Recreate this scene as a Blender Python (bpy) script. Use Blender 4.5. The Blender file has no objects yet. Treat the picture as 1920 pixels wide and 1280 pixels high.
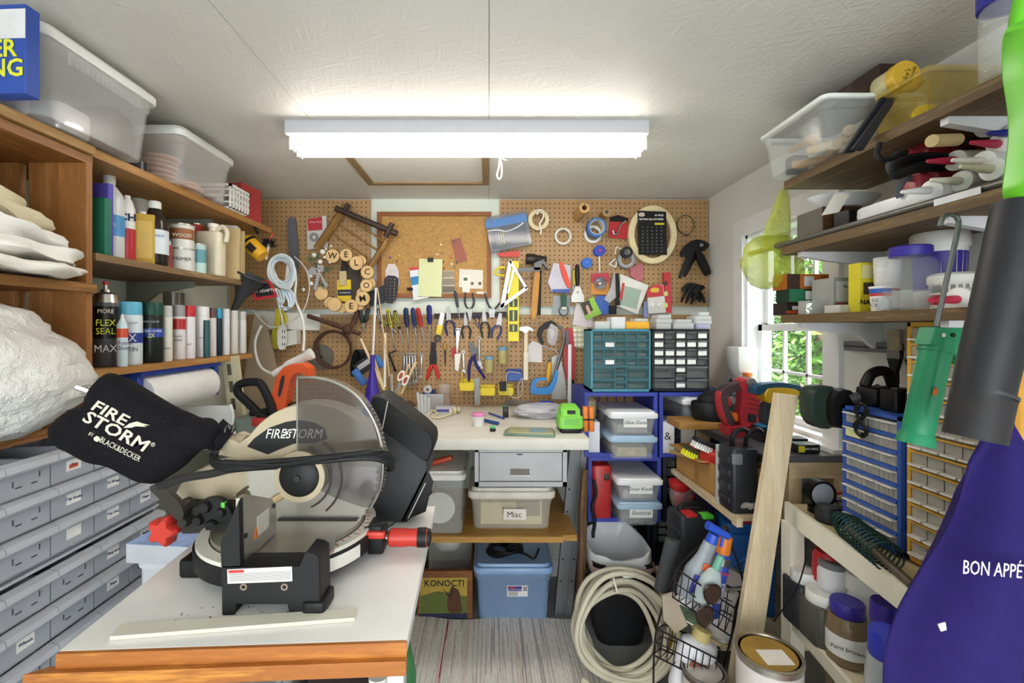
import bpy,math,random
from mathutils import Vector,Matrix,Euler
random.seed(7)
PI = math.pi
# ---------------------------------------------------------------- camera, world, light, exposure
CAM_Z = 1.35          # camera height; the room's +Y axis is the viewing direction
F = 853.0             # focal length in pixels of the 1920 x 1280 frame
VX,VY = 917.0,614.0 # vanishing point of +Y
sc = bpy.context.scene
COL = sc.collection
cd = bpy.data.cameras.new('camera'); cam = bpy.data.objects.new('camera',cd); COL.objects.link(cam)
cam.location = (0,0,CAM_Z); cam.rotation_euler = (PI/2,0,0)
cd.sensor_width = 36; cd.lens = F/1920*36; cd.clip_start = .02
cd.shift_x = (960-VX)/1920; cd.shift_y = -(640-VY)/1920
sc.camera = cam
wd = bpy.data.worlds.new('sky'); sc.world = wd; wd.use_nodes = True
bg = wd.node_tree.nodes['Background']; bg.inputs[0].default_value = (.93,.97,1,1); bg.inputs[1].default_value = 5.2
sl = bpy.data.lights.new('sun','SUN'); sl.energy = 9; sl.angle = .01; sl.color = (1,.95,.85)
so = bpy.data.objects.new('sun',sl); COL.objects.link(so)
so.rotation_euler = Vector((.55,-.35,-.76)).to_track_quat('-Z','Y').to_euler()
TUBE_W = 16.0         # emission of the fluorescent tubes
vs = sc.view_settings
vs.view_transform = 'Standard'; vs.look = 'None'; vs.gamma = 1; vs.use_curve_mapping = False; vs.exposure = 0.34
# room extents
XL,XR,YB,YF,ZC = -1.42,1.19,2.48,-1.5,2.05

# ---------------------------------------------------------------- helpers
def W(px,py,Y): return Vector(((px-VX)*Y/F,Y,CAM_Z-(py-VY)*Y/F))
def YX(px,X): return F*X/(px-VX)
def YZ(py,z): return F*(CAM_Z-z)/(py-VY)
def lin(h):
    if isinstance(h,tuple): return h
    h = h.lstrip('#'); o = []
    for i in (0,2,4):
        c = int(h[i:i+2],16)/255
        o.append(c/12.92 if c <= .04045 else ((c+.055)/1.055)**2.4)
    return tuple(o)
MC = {}
def _new(name):
    m = bpy.data.materials.new(name); m.use_nodes = True
    nt = m.node_tree; b = nt.nodes['Principled BSDF']; return m,nt,b
def ramp(nt,fac,stops,interp='LINEAR'):
    r = nt.nodes.new('ShaderNodeValToRGB'); r.color_ramp.interpolation = interp
    e = r.color_ramp.elements
    while len(e) < len(stops): e.new(.5)
    for el,(p,c) in zip(e,stops): el.position = p; el.color = (*lin(c),1)
    nt.links.new(fac,r.inputs[0]); return r.outputs[0]
def noise(nt,scale,detail=3,vec=None,rough=.55):
    n = nt.nodes.new('ShaderNodeTexNoise'); n.inputs['Scale'].default_value = scale
    n.inputs['Detail'].default_value = detail; n.inputs['Roughness'].default_value = rough
    if vec is not None: nt.links.new(vec,n.inputs['Vector'])
    return n.outputs['Fac']
def coords(nt,sc3=(1,1,1),kind='Object'):
    t = nt.nodes.new('ShaderNodeTexCoord'); mp = nt.nodes.new('ShaderNodeMapping')
    mp.inputs['Scale'].default_value = sc3
    nt.links.new(t.outputs[kind],mp.inputs['Vector']); return mp.outputs[0]
def bump(nt,b,h,s,d=.002):
    n = nt.nodes.new('ShaderNodeBump'); n.inputs['Strength'].default_value = s; n.inputs['Distance'].default_value = d
    nt.links.new(h,n.inputs['Height']); nt.links.new(n.outputs[0],b.inputs['Normal'])
def sh(c,k):
    c = lin(c); return tuple(min(1,max(0,x*k)) for x in c)
def M(c,r=.5,m=0.,v=.08,s=14,bm=0.,coat=0.):
    """plain procedural material: colour with a slight noise variation"""
    key = ('M',c,r,m,v,s,bm,coat)
    if key in MC: return MC[key]
    ma,nt,b = _new('plain')
    vec = coords(nt); n = noise(nt,s,3,vec)
    nt.links.new(ramp(nt,n,[(.3,sh(c,1-v)),(.7,sh(c,1+v))]),b.inputs['Base Color'])
    b.inputs['Roughness'].default_value = r; b.inputs['Metallic'].default_value = m
    b.inputs['Specular IOR Level'].default_value = .35 if sum(lin(c)) < .25 else .5
    if coat: b.inputs['Coat Weight'].default_value = coat
    if bm: bump(nt,b,noise(nt,s*8,3,vec),bm)
    MC[key] = ma; return ma
def wood(c1,c2,ax='x',s=9,r=.55,stretch=12,bm=.25):
    key = ('W',c1,c2,ax,s,r,stretch)
    if key in MC: return MC[key]
    ma,nt,b = _new('wood')
    k = {'x': (1,stretch,stretch),'y': (stretch,1,stretch),'z': (stretch,stretch,1)}[ax]
    vec = coords(nt,k); n = noise(nt,s*.35,5,vec,.62)
    n2 = noise(nt,s*3,3,vec)
    mx = nt.nodes.new('ShaderNodeMath'); mx.operation = 'MULTIPLY_ADD'; mx.inputs[1].default_value = .35
    nt.links.new(n2,mx.inputs[0]); nt.links.new(n,mx.inputs[2])
    nt.links.new(ramp(nt,mx.outputs[0],[(.42,c1),(.62,c2),(.75,sh(c2,.85)),(.9,c1)]),b.inputs['Base Color'])
    b.inputs['Roughness'].default_value = r; bump(nt,b,mx.outputs[0],bm)
    MC[key] = ma; return ma
def clear(c='ffffff',a=.2,r=.12,v=.04):
    """thin see-through plastic or glass"""
    key = ('C',c,a,r)
    if key in MC: return MC[key]
    ma,nt,b = _new('clear')
    n = noise(nt,9,3,coords(nt))
    nt.links.new(ramp(nt,n,[(.3,sh(c,1-v)),(.7,c)]),b.inputs['Base Color'])
    b.inputs['Roughness'].default_value = r; b.inputs['Alpha'].default_value = a
    MC[key] = ma; return ma
def film(c,a,r=.25):
    """crinkled plastic film"""
    ma = clear(c,a,r).copy(); nt = ma.node_tree; b = nt.nodes['Principled BSDF']
    bump(nt,b,noise(nt,22,5,coords(nt),.65),.9,.02); return ma
def emit(c,s):
    ma,nt,b = _new('tube_glow'); b.inputs['Base Color'].default_value = (.9,.9,.9,1)
    b.inputs['Emission Color'].default_value = (*lin(c),1); b.inputs['Emission Strength'].default_value = s
    return ma
METAL = lambda c='b8b8b4',r=.3: M(c,r,1.,.06,30)

class MB:
    """collects vertices and faces of one mesh; mi = current material slot"""
    def __init__(s): s.v = []; s.f = []; s.k = []; s.mi = 0; s.T = None
    def add(s,vs,fs):
        o = len(s.v)
        if s.T is not None: vs = [s.T @ Vector(p) for p in vs]
        s.v += [tuple(p) for p in vs]; s.f += [tuple(i+o for i in f) for f in fs]; s.k += [s.mi]*len(fs); return s
    def box(s,lo,hi):
        (a,b,c),(d,e,f) = lo,hi
        return s.add([(a,b,c),(d,b,c),(d,e,c),(a,e,c),(a,b,f),(d,b,f),(d,e,f),(a,e,f)],
                     [(0,3,2,1),(4,5,6,7),(0,1,5,4),(1,2,6,5),(2,3,7,6),(3,0,4,7)])
    def bc(s,c,d):
        return s.box([c[i]-d[i]/2 for i in range(3)],[c[i]+d[i]/2 for i in range(3)])
    def loft(s,rings,caps=True,close=False):
        n = len(rings[0]); vs = [p for r in rings for p in r]; fs = []
        R = len(rings)
        for j in range(R if close else R-1):
            a,b = j*n,((j+1) % R)*n
            for i in range(n):
                i2 = (i+1) % n; fs.append((a+i,a+i2,b+i2,b+i))
        if caps and not close:
            fs.append(tuple(range(n-1,-1,-1))); fs.append(tuple((R-1)*n+i for i in range(n)))
        return s.add(vs,fs)
    def lathe(s,prof,n=20,c=(0,0,0),ax='z',caps=True,close=False):
        rings = []
        for r,z in prof:
            ring = []
            for i in range(n):
                t = 2*PI*i/n; x,y = r*math.cos(t),r*math.sin(t)
                p = {'z': (x,y,z),'y': (y,z,x),'x': (z,x,y)}[ax]
                ring.append((p[0]+c[0],p[1]+c[1],p[2]+c[2]))
            rings.append(ring)
        return s.loft(rings,caps,close)
    def cyl(s,r,z0,z1,n=20,c=(0,0,0),ax='z'): return s.lathe([(r,z0),(r,z1)],n,c,ax)
    def ring(s,ri,ro,z0,z1,n=28,c=(0,0,0),ax='z'):
        return s.lathe([(ri,z0),(ro,z0),(ro,z1),(ri,z1)],n,c,ax,close=True)
    def ball(s,r,c=(0,0,0),n=14,m=8,sq=(1,1,1)):
        rings = []
        for j in range(m+1):
            t = PI*j/m; rr = max(1e-4,math.sin(t)); z = -math.cos(t)
            rings.append([(c[0]+r*sq[0]*rr*math.cos(2*PI*i/n),c[1]+r*sq[1]*rr*math.sin(2*PI*i/n),c[2]+r*sq[2]*z) for i in range(n)])
        return s.loft(rings)
    def tube(s,pts,r,n=8,close=False,flat=1.):
        P = [Vector(p) for p in pts]; N = len(P); rings = []
        up = None
        for i in range(N):
            a = P[(i-1) % N] if (close or i > 0) else P[0]
            b = P[(i+1) % N] if (close or i < N-1) else P[-1]
            d = (b-a)
            d = d.normalized() if d.length > 1e-9 else Vector((0,0,1))
            if up is None:
                up = Vector((0,1,0)) if abs(d.y) < .9 else Vector((1,0,0))
            u = (up - d*up.dot(d))
            u = u.normalized() if u.length > 1e-6 else d.orthogonal().normalized()
            up = u; w = d.cross(u); rr = r[i] if isinstance(r,(list,tuple)) else r
            rings.append([P[i]+u*(rr*flat*math.cos(2*PI*k/n))+w*(rr*math.sin(2*PI*k/n)) for k in range(n)])
        return s.loft(rings,True,close)
    def prism(s,poly,y0,y1,ax='y',bev=0.):
        """polygon in the plane across ax, extruded from y0 to y1 along ax"""
        def mk(a,b,t): return {'y': (a,t,b),'x': (t,a,b),'z': (a,b,t)}[ax]
        n = len(poly)
        if bev:
            cx = sum(p[0] for p in poly)/n; cy = sum(p[1] for p in poly)/n
            R = max(math.hypot(p[0]-cx,p[1]-cy) for p in poly); k = 1-bev/R
            inn = [(cx+(p[0]-cx)*k,cy+(p[1]-cy)*k) for p in poly]; q = bev if y1 > y0 else -bev
            return s.loft([[mk(*p,y0) for p in inn],[mk(*p,y0+q) for p in poly],[mk(*p,y1-q) for p in poly],[mk(*p,y1) for p in inn]])
        return s.loft([[mk(a,b,y0) for a,b in poly],[mk(a,b,y1) for a,b in poly]])
    def rbox(s,c,d,r=.01,ch=None,n=3):
        """box standing at base centre c with rounded vertical edges and softened top and bottom"""
        w,e,h = d; ch = min(r*.6,h*.3) if ch is None else ch
        def ring(ins,z): return [(c[0]+x,c[1]+y,c[2]+z) for x,y in rrect(w-2*ins,e-2*ins,max(r-ins,1e-4),n)]
        if ch <= 0: return s.loft([ring(0,0),ring(0,h)])
        return s.loft([ring(ch*.8,0),ring(ch*.25,ch*.25),ring(0,ch),ring(0,h-ch),ring(ch*.25,h-ch*.25),ring(ch*.8,h)])
    def pillow(s,poly,y,T,flat=6.,k=7,back=None):
        """inflated outline in the XZ plane: the outline shrinks to its centroid while it bulges both ways"""
        n = len(poly); cx = sum(p[0] for p in poly)/n; cz = sum(p[1] for p in poly)/n; rings = []
        back = T if back is None else back
        for sgn,TT in ((-1,T),(1,back)):
            rr = []
            for j in range(k+1):
                q = (j/k)**.7 if j else 0.02
                h = TT*max(0.,1-q**flat)**.5
                rr.append([(cx+(p[0]-cx)*q,y+sgn*h,cz+(p[1]-cz)*q) for p in poly])
            rings += rr if sgn < 0 else rr[::-1][1:]
        return s.loft(rings)
def rrect(w,d,r,n=3):
    r = min(r,w/2-1e-4,d/2-1e-4); o = []
    for cx,cy,a in ((w/2-r,d/2-r,0),(-w/2+r,d/2-r,PI/2),(-w/2+r,-d/2+r,PI),(w/2-r,-d/2+r,1.5*PI)):
        for i in range(n+1):
            t = a+PI/2*i/n; o.append((cx+r*math.cos(t),cy+r*math.sin(t)))
    return o
def smooth_poly(pts,it=2):
    for _ in range(it):
        o = []
        for i in range(len(pts)):
            a,b = pts[i],pts[(i+1) % len(pts)]
            o += [(a[0]*.75+b[0]*.25,a[1]*.75+b[1]*.25),(a[0]*.25+b[0]*.75,a[1]*.25+b[1]*.75)]
        pts = o
    return pts
def curve(pts,k=6,close=False):
    """Catmull-Rom through 3-D points"""
    P = [Vector(p) for p in pts]; N = len(P); o = []
    for i in range(N if close else N-1):
        g = lambda j: P[j % N] if close else P[max(0,min(N-1,j))]
        a,b,c,d = g(i-1),g(i),g(i+1),g(i+2)
        for q in range(k):
            t = q/k
            o.append(.5*((2*b)+(c-a)*t+(2*a-5*b+4*c-d)*t*t+(3*b-a-3*c+d)*t**3))
    if not close: o.append(P[-1])
    return o
def pp(pts,Y):
    """pixel outline at depth Y -> (x, z) world outline"""
    return [((x-VX)*Y/F,CAM_Z-(y-VY)*Y/F) for x,y in pts]
LOCALS = set()
def mesh(name,mb,mats,off=None,smooth=True,ang=38):
    me = bpy.data.meshes.new(name)
    vs = mb.v if off is None else [(x-off[0],y-off[1],z-off[2]) for x,y,z in mb.v]
    me.from_pydata(vs,[],mb.f)
    for m in (mats if isinstance(mats,(list,tuple)) else [mats]): me.materials.append(m)
    if any(mb.k): me.polygons.foreach_set('material_index',mb.k)
    me.validate()
    import bmesh
    b = bmesh.new(); b.from_mesh(me); bmesh.ops.recalc_face_normals(b,faces=b.faces); b.to_mesh(me); b.free()
    if smooth: me.shade_smooth(); me.set_sharp_from_angle(angle=math.radians(ang))
    return me
def tag(o,label=None,cat=None,group=None,kind=None):
    for k,v in (('label',label),('category',cat),('group',group),('kind',kind)):
        if v: o[k] = v
    return o
def thing(name,label,cat,loc=(0,0,0),rot=None,group=None):
    o = bpy.data.objects.new(name,None); COL.objects.link(o); o.empty_display_size = .02
    o.location = loc
    if rot is not None: o.rotation_euler = rot if not isinstance(rot,(int,float)) else (0,0,rot)
    return tag(o,label,cat,group)
def part(name,mb,mats,par,local=None,smooth=True,ang=38,label=None):
    """a part; its mesh is given in world coordinates unless the thing has a frame of its own"""
    loc = par.name in LOCALS if local is None else local
    top = par; off = Vector(par.location)
    if par.parent is not None: off = off + Vector(par.parent.location)
    if par.parent is not None and par.parent.name in LOCALS: loc = True
    o = bpy.data.objects.new(name,mesh(name,mb,mats,None if loc else off,smooth,ang)); COL.objects.link(o); o.parent = par
    if label: o['label'] = label
    return o
def pf(*a,**k): return part(*a,smooth=False,**k)
def solo(name,mb,mats,label,cat,loc=None,group=None,smooth=True,ang=38,kind=None):
    """a thing that is one mesh, given in world coordinates; origin at loc (its base)"""
    if loc is None:
        n = len(mb.v); loc = (sum(p[0] for p in mb.v)/n,sum(p[1] for p in mb.v)/n,min(p[2] for p in mb.v))
    o = bpy.data.objects.new(name,mesh(name,mb,mats,loc,smooth,ang)); COL.objects.link(o); o.location = loc
    return tag(o,label,cat,group,kind)
def struct(name,mb,mats,par=None,smooth=False,loc=(0,0,0)):
    if par is not None: return part(name,mb,mats,par,smooth=smooth)
    o = bpy.data.objects.new(name,mesh(name,mb,mats,loc,smooth)); COL.objects.link(o); o.location = loc
    o['kind'] = 'structure'; return o
def frame(name,label,cat,A,B,group=None,up=(0,1,0)):
    """an Empty at A whose local z runs to B and whose local y points away from the viewer; returns it and the length"""
    A = Vector(A); B = Vector(B); z = (B-A); L = z.length; z.normalize(); y = Vector(up); y = (y-z*y.dot(z)).normalized(); x = y.cross(z)
    o = thing(name,label,cat,A,None,group)
    o.rotation_euler = Matrix((x,y,z)).transposed().to_euler(); LOCALS.add(o.name); return o,L
def lthing(name,label,cat,loc,rot=None,group=None):
    """a thing whose parts are modelled in its own frame"""
    o = thing(name,label,cat,loc,rot,group); LOCALS.add(o.name); return o
TEXTS = []
FRONT = (PI/2,0,0)
TOX = (PI/2,0,PI/2)     # readable when looking along -X (faces +X)
TONX = (PI/2,0,-PI/2)   # faces -X
def text(par,s,loc,size,c='ffffff',rot=FRONT,al='CENTER',ital=0.,sx=1.,bold=0.,local=None,name='lettering'):
    cu = bpy.data.curves.new(name,'FONT'); cu.body = s; cu.size = size; cu.align_x = al; cu.align_y = 'CENTER'
    cu.shear = ital; cu.extrude = .0003; cu.offset = bold; cu.resolution_u = 2
    loc = Vector(loc); is_l = par.name in LOCALS if local is None else local
    if not is_l:
        loc = loc-Vector(par.location)
        if par.parent is not None and par.parent.name not in LOCALS: loc = loc-Vector(par.parent.location)
    TEXTS.append((cu,par,loc,rot,sx,c,name))
def flush_texts():
    tmp = []
    for cu,par,loc,rot,sx,c,name in TEXTS:
        o = bpy.data.objects.new('tmp_text',cu); COL.objects.link(o); tmp.append(o)
    dg = bpy.context.evaluated_depsgraph_get(); dg.update()
    for o,(cu,par,loc,rot,sx,c,name) in zip(tmp,TEXTS):
        me = bpy.data.meshes.new_from_object(o.evaluated_get(dg)); me.materials.clear(); me.materials.append(M(c,.55,v=.03))
        n = bpy.data.objects.new(name,me); COL.objects.link(n); n.parent = par; n.location = loc; n.rotation_euler = rot; n.scale = (sx,1,1)
    for o in tmp: bpy.data.objects.remove(o)
# stock materials
WHITE = lambda r=.45: M('ebebe6',r,v=.03)
BLACK = lambda r=.5: M('101012',r,v=.15)

# ---------------------------------------------------------------- the room
def wall_paint(c,bm=.12):
    return M(c,.6,v=.04,s=3,bm=bm)
GREENWALL = wall_paint('dfe6da'); GREYWALL = wall_paint('e6e6e2'); TRIMW = M('f1f2f3',.4,v=.02)
def osb():
    ma,nt,b = _new('painted_strand_board')
    hs = []
    for k in range(3):
        mp = coords(nt); mp.node.inputs['Rotation'].default_value = (0,0,.3+1.05*k); m2 = nt.nodes.new('ShaderNodeMapping'); m2.inputs['Scale'].default_value = (1,7,1); nt.links.new(mp,m2.inputs['Vector']); hs.append(noise(nt,12,3,m2.outputs[0],.5))
    a = nt.nodes.new('ShaderNodeMath'); a.operation = 'MAXIMUM'; nt.links.new(hs[0],a.inputs[0]); nt.links.new(hs[1],a.inputs[1])
    a2 = nt.nodes.new('ShaderNodeMath'); a2.operation = 'MAXIMUM'; nt.links.new(a.outputs[0],a2.inputs[0]); nt.links.new(hs[2],a2.inputs[1])
    bump(nt,b,a2.outputs[0],.5,.006)
    big = noise(nt,1.6,3,coords(nt))
    c1 = ramp(nt,big,[(.35,'dddad3'),(.65,'e6e4de')])
    sp = noise(nt,26,6,coords(nt,(1,2.5,1)),.75)
    mk = ramp(nt,sp,[(.0,'000000'),(.70,'000000'),(.74,'ffffff')])
    mx = nt.nodes.new('ShaderNodeMix'); mx.data_type = 'RGBA'
    nt.links.new(mk,mx.inputs[0]); nt.links.new(c1,mx.inputs[6]); mx.inputs[7].default_value = (*lin('a79e90'),1)
    nt.links.new(mx.outputs[2],b.inputs['Base Color']); b.inputs['Roughness'].default_value = .55
    return ma
OSB = osb()
m = MB().box((XL-.1,YF-.1,-.1),(XR+.1,YB+.1,0)); struct('floor',m,M('8d8e8c',.6,v=.12,s=5,bm=.2))
ce = struct('ceiling',MB().box((XL-.1,YF-.1,ZC+.012),(XR+.1,YB+.1,ZC+.12)),M('8c877c',.8))
for x0,x1,y0,y1 in ((XL,-.6008,YF,YB),(-.5992,-.0008,YF,1.60),(-.5992,-.0008,1.6016,YB),(.0008,XR,YF,YB)):
    pf('panel',MB().box((x0,y0,ZC),(x1,y1,ZC+.011)),OSB,ce)
m = MB().box((XL-.1,YB,0),(XR+.1,YB+.1,ZC)); struct('wall_back',m,GREENWALL)
m = MB().box((XL-.1,YF-.1,0),(XL,YB,ZC)); struct('wall_left',m,GREENWALL)
# right wall with the window opening
WY0,WY1,WZ0,WZ1 = 1.60,2.11,.945,1.775
m = MB(); T = .11
m.box((XR,YF-.1,0),(XR+T,WY0,ZC)); m.box((XR,WY1,0),(XR+T,YB,ZC))
m.box((XR,WY0,0),(XR+T,WY1,WZ0)); m.box((XR,WY0,WZ1),(XR+T,WY1,ZC)); struct('wall_right',m,GREYWALL)
# wall behind the camera with the open double doorway that lets the daylight in
m = MB(); DX0,DX1 = -.95,.95
m.box((XL,YF-.1,0),(DX0,YF,ZC)); m.box((DX1,YF-.1,0),(XR,YF,ZC)); m.box((DX0,YF-.1,1.98),(DX1,YF,ZC)); struct('wall_front',m,GREYWALL)
# window: casing, jambs, two sashes with muntins and panes
m = MB(); cw = .075
for lo,hi in (((WY0-cw,WZ0-.03),(WY0,WZ1+cw)),((WY1,WZ0-.03),(WY1+cw,WZ1+cw)),((WY0,WZ1),(WY1,WZ1+cw))):
    m.box((XR-.018,*lo),(XR,*hi))
win = struct('window_1',m,TRIMW)
m = MB().box((XR-.05,WY0-cw-.02,WZ0-.03),(XR+.02,WY1+cw+.02,WZ0)); pf('window_sill',m,TRIMW,win)
m = MB()
for lo,hi in (((WY0,WZ0),(WY0+.015,WZ1)),((WY1-.015,WZ0),(WY1,WZ1)),((WY0,WZ1-.015),(WY1,WZ1)),((WY0,WZ0),(WY1,WZ0+.015))):
    m.box((XR,*lo),(XR+T,*hi))
pf('jamb',m,TRIMW,win)
zm = 1.352
for k,(z0,z1,xs) in enumerate(((WZ0+.015,zm+.012,XR+.05),(zm-.012,WZ1-.015,XR+.078))):
    a,b2 = WY0+.015,WY1-.015; f = .028; m = MB()
    m.box((xs,a,z0),(xs+.026,a+f,z1)); m.box((xs,b2-f,z0),(xs+.026,b2,z1))
    m.box((xs,a,z0),(xs+.026,b2,z0+f)); m.box((xs,a,z1-f),(xs+.026,b2,z1)); fr = pf('sash',m,TRIMW,win)
    ys = [a+f+(b2-a-2*f)*i/3 for i in range(4)]; zs = [z0+f+(z1-z0-2*f)*i/2 for i in range(3)]
    m = MB()
    for y in ys[1:3]: m.box((xs+.006,y-.006,z0+f),(xs+.02,y+.006,z1-f))
    m.box((xs+.006,a+f,zs[1]-.006),(xs+.02,b2-f,zs[1]+.006)); pf('muntin',m,TRIMW,fr)
    for i in range(3):
        for j in range(2):
            pf('pane',MB().box((xs+.011,ys[i]+.006,zs[j]+.006),(xs+.014,ys[i+1]-.006,zs[j+1]-.006)),clear('e8f4f0',.06,.02),fr)
m = MB().box((XL,YB-.012,0),(.4,YB,.09)); struct('baseboard_back',m,TRIMW)

# pegboards with real holes, one inch apart
def pegboard(name,label,x0,x1,z0,z1,par=None):
    P = .0254; nx = int((x1-x0)/P); nz = int((z1-z0)/P); ox = (x1-x0-nx*P)/2; oz = (z1-z0-nz*P)/2
    yf,yb = YB-.022,YB-.017; R = .0037; v = []; f = []
    for i in range(nx):
        for j in range(nz):
            cx,cz = x0+ox+(i+.5)*P,z0+oz+(j+.5)*P; h = P/2; b = len(v)
            for k in range(8):
                t = PI/4*k; c,s = math.cos(t),math.sin(t); q = h/max(abs(c),abs(s))
                v += [(cx+c*q,yf,cz+s*q),(cx+c*R,yf,cz+s*R),(cx+c*R,yb,cz+s*R)]
            for k in range(8):
                a,e = b+3*k,b+3*((k+1) % 8); f += [(a,e,e+1,a+1),(a+1,e+1,e+2,a+2)]
    mb = MB(); mb.add(v,f)
    # rim strips round the hole field, then the edges
    X0,X1,Z0,Z1 = x0+ox,x1-ox,z0+oz,z1-oz
    for a,b2,c,d in ((x0,x1,z0,Z0),(x0,x1,Z1,z1),(x0,X0,Z0,Z1),(X1,x1,Z0,Z1)):
        mb.add([(a,yf,c),(b2,yf,c),(b2,yf,d),(a,yf,d)],[(0,1,2,3)])
    for a,b2,c,d in ((x0,x1,z0,z0),(x0,x1,z1,z1)): mb.add([(a,yf,c),(b2,yf,c),(b2,yb,d),(a,yb,d)],[(0,1,2,3)])
    for a in (x0,x1): mb.add([(a,yf,z0),(a,yb,z0),(a,yb,z1),(a,yf,z1)],[(0,1,2,3)])
    me = bpy.data.meshes.new(name); me.from_pydata(mb.v,[],mb.f); me.materials.append(M('ad8a5e',.55,v=.10,s=5))
    o = bpy.data.objects.new(name,me); COL.objects.link(o); tag(o,label,'pegboard','hardboard pegboards on the back wall')
    pf('hole_shade',MB().box((x0+.004,YB-.0168,z0+.004),(x1-.004,YB-.0002,z1-.004)),M('33241a',.9),o)  # added dark sheet; its colour stands in for the unlit gap behind the holes
    return o
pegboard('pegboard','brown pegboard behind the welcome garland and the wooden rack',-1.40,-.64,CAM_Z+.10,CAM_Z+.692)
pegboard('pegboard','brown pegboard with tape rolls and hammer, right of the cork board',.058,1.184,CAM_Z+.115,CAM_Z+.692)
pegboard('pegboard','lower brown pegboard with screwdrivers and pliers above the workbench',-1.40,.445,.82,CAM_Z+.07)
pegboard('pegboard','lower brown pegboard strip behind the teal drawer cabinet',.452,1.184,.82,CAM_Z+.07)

# ceiling hatch and fluorescent fixture
h = thing('ceiling_hatch','white ceiling hatch framed with bare wooden strips','hatch',(-.29,1.97,ZC-.014))
y0,y1,x0,x1 = 1.74,2.19,-.58,.0
pf('panel',MB().box((x0+.03,y0+.03,ZC-.006),(x1-.03,y1-.03,ZC)),M('e4e4de',.6,v=.03),h)
wd_ = wood('b39a78','8f7655','x')
for lo,hi in (((x0,y0),(x1,y0+.03)),((x0,y1-.03),(x1,y1)),((x0,y0+.03),(x0+.03,y1-.03)),((x1-.03,y0+.03),(x1,y1-.03))):
    pf('frame_strip',MB().box((*lo,ZC-.016),(*hi,ZC)),wd_,h)
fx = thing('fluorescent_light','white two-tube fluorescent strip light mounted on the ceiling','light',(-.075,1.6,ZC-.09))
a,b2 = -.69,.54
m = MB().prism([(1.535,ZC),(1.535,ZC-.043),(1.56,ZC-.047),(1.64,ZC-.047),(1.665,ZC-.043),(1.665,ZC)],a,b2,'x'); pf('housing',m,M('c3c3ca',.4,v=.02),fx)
glow = emit('fff6ea',TUBE_W)
for y in (1.568,1.632):
    tb = part('tube',MB().cyl(.0165,a+.02,b2-.02,18,(0,y,ZC-.072),'x'),glow,fx)
    for x in (a+.006,b2-.012):
        e = pf('lamp_holder',MB().box((x,y-.012,ZC-.092),(x+.012,y+.012,ZC-.046)),WHITE(),tb)
cdp = W(934,283,1.6); m = MB()
m.tube(curve([cdp+Vector(v) for v in ((0,0,0),(.006,0,-.02),(.02,0,-.03),(.03,.0,-.033))]),.0018,6)
m.tube(curve([cdp+Vector(v) for v in ((.006,0,-.01),(.004,0,-.05),(-.004,0,-.085),(.004,0,-.10),(.012,0,-.085),(.012,0,-.05),(.006,0,-.03))]),.0032,6)
part('pull_cord',m,WHITE(),fx)

# outside the window: lawn and trees
m = MB().add([(XR+.1,-6,-.35),(30,-6,-.35),(30,40,-.35),(XR+.1,40,-.35)],[(0,1,2,3)])
g = struct('ground',m,M('4f6a2c',.9,v=.3,s=1.5))
LEAF = []
for c in ('4f7a2c','648f36','365a24'):
    ma,nt,b = _new('leaf'); n = noise(nt,3,2,coords(nt))
    nt.links.new(ramp(nt,n,[(.3,sh(c,.75)),(.7,sh(c,1.25))]),b.inputs['Base Color']); b.inputs['Roughness'].default_value = .5
    b.inputs['Transmission Weight'].default_value = .0
    LEAF.append(ma)
def tree(x,y,h,R,label,li,nl=2600,low=.1,group='trees outside the window'):
    t = thing('leafy_tree',label,'tree',(x,y,-.35),None,group); rnd = random.Random(int(x*100+y*10))
    m = MB().tube([(x,y,-.35),(x+.1,y,h*.4),(x,y+.1,h*.9)],[.12,.09,.03],8)
    for k in range(9):
        a = k*2.4; z = h*(.2+.07*k); m.tube([(x,y,z),(x+R*.7*math.cos(a),y+R*.7*math.sin(a),z+.35)],[.03,.008],5)
    part('trunk',m,M('6b5844',.9,v=.3,s=6),t)
    m = MB(); cl = [(x+R*.75*rnd.gauss(0,.5),y+R*.75*rnd.gauss(0,.5),h*(low+(1-low)*rnd.random()),R*rnd.uniform(.22,.45)) for _ in range(34)]
    for k in range(nl):
        cx,cy,cz,r = cl[k % 34]; d = Vector((rnd.gauss(0,1),rnd.gauss(0,1),rnd.gauss(0,1))).normalized()*r*rnd.random()**.4
        p = Vector((cx,cy,cz))+d; q = Euler((rnd.uniform(-.9,.9),rnd.uniform(-.9,.9),rnd.uniform(0,6.3))).to_matrix(); s = rnd.uniform(.05,.1)
        m.mi = rnd.choice((0,0,1)); m.add([p+q @ Vector(v)*s for v in ((-1,0,0),(0,-.5,.1),(1,0,0),(0,.5,.1))],[(0,1,2,3)])
    me = bpy.data.meshes.new('foliage'); me.from_pydata([tuple(Vector(v)-Vector((x,y,-.35))) for v in m.v],[],m.f)
    me.materials.append(LEAF[li]); me.materials.append(LEAF[(li+1) % 3]); me.polygons.foreach_set('material_index',m.k)
    o = bpy.data.objects.new('foliage',me); COL.objects.link(o); o.parent = t; o['kind'] = 'stuff'
tree(5.0,6.9,4.6,.95,'bright leafy tree seen through the right-hand window panes',1,4500,.05)
tree(6.0,10.2,5.6,1.15,'dark leafy tree seen through the left-hand window panes',2,5000,.02)
tree(8.6,11.6,6.2,1.3,'tall tree filling the middle of the window view',0,5000,.02)
tree(8.2,15.5,7,1.5,'tall tree farther back in the woods outside',2,5000,.02)
tree(12.0,18.5,8,1.9,'largest tree deepest in the woods outside',2,5000,.02)
tree(3.6,4.75,.6,.55,'low bright bush below the lower window panes',1,3000,0)

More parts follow.
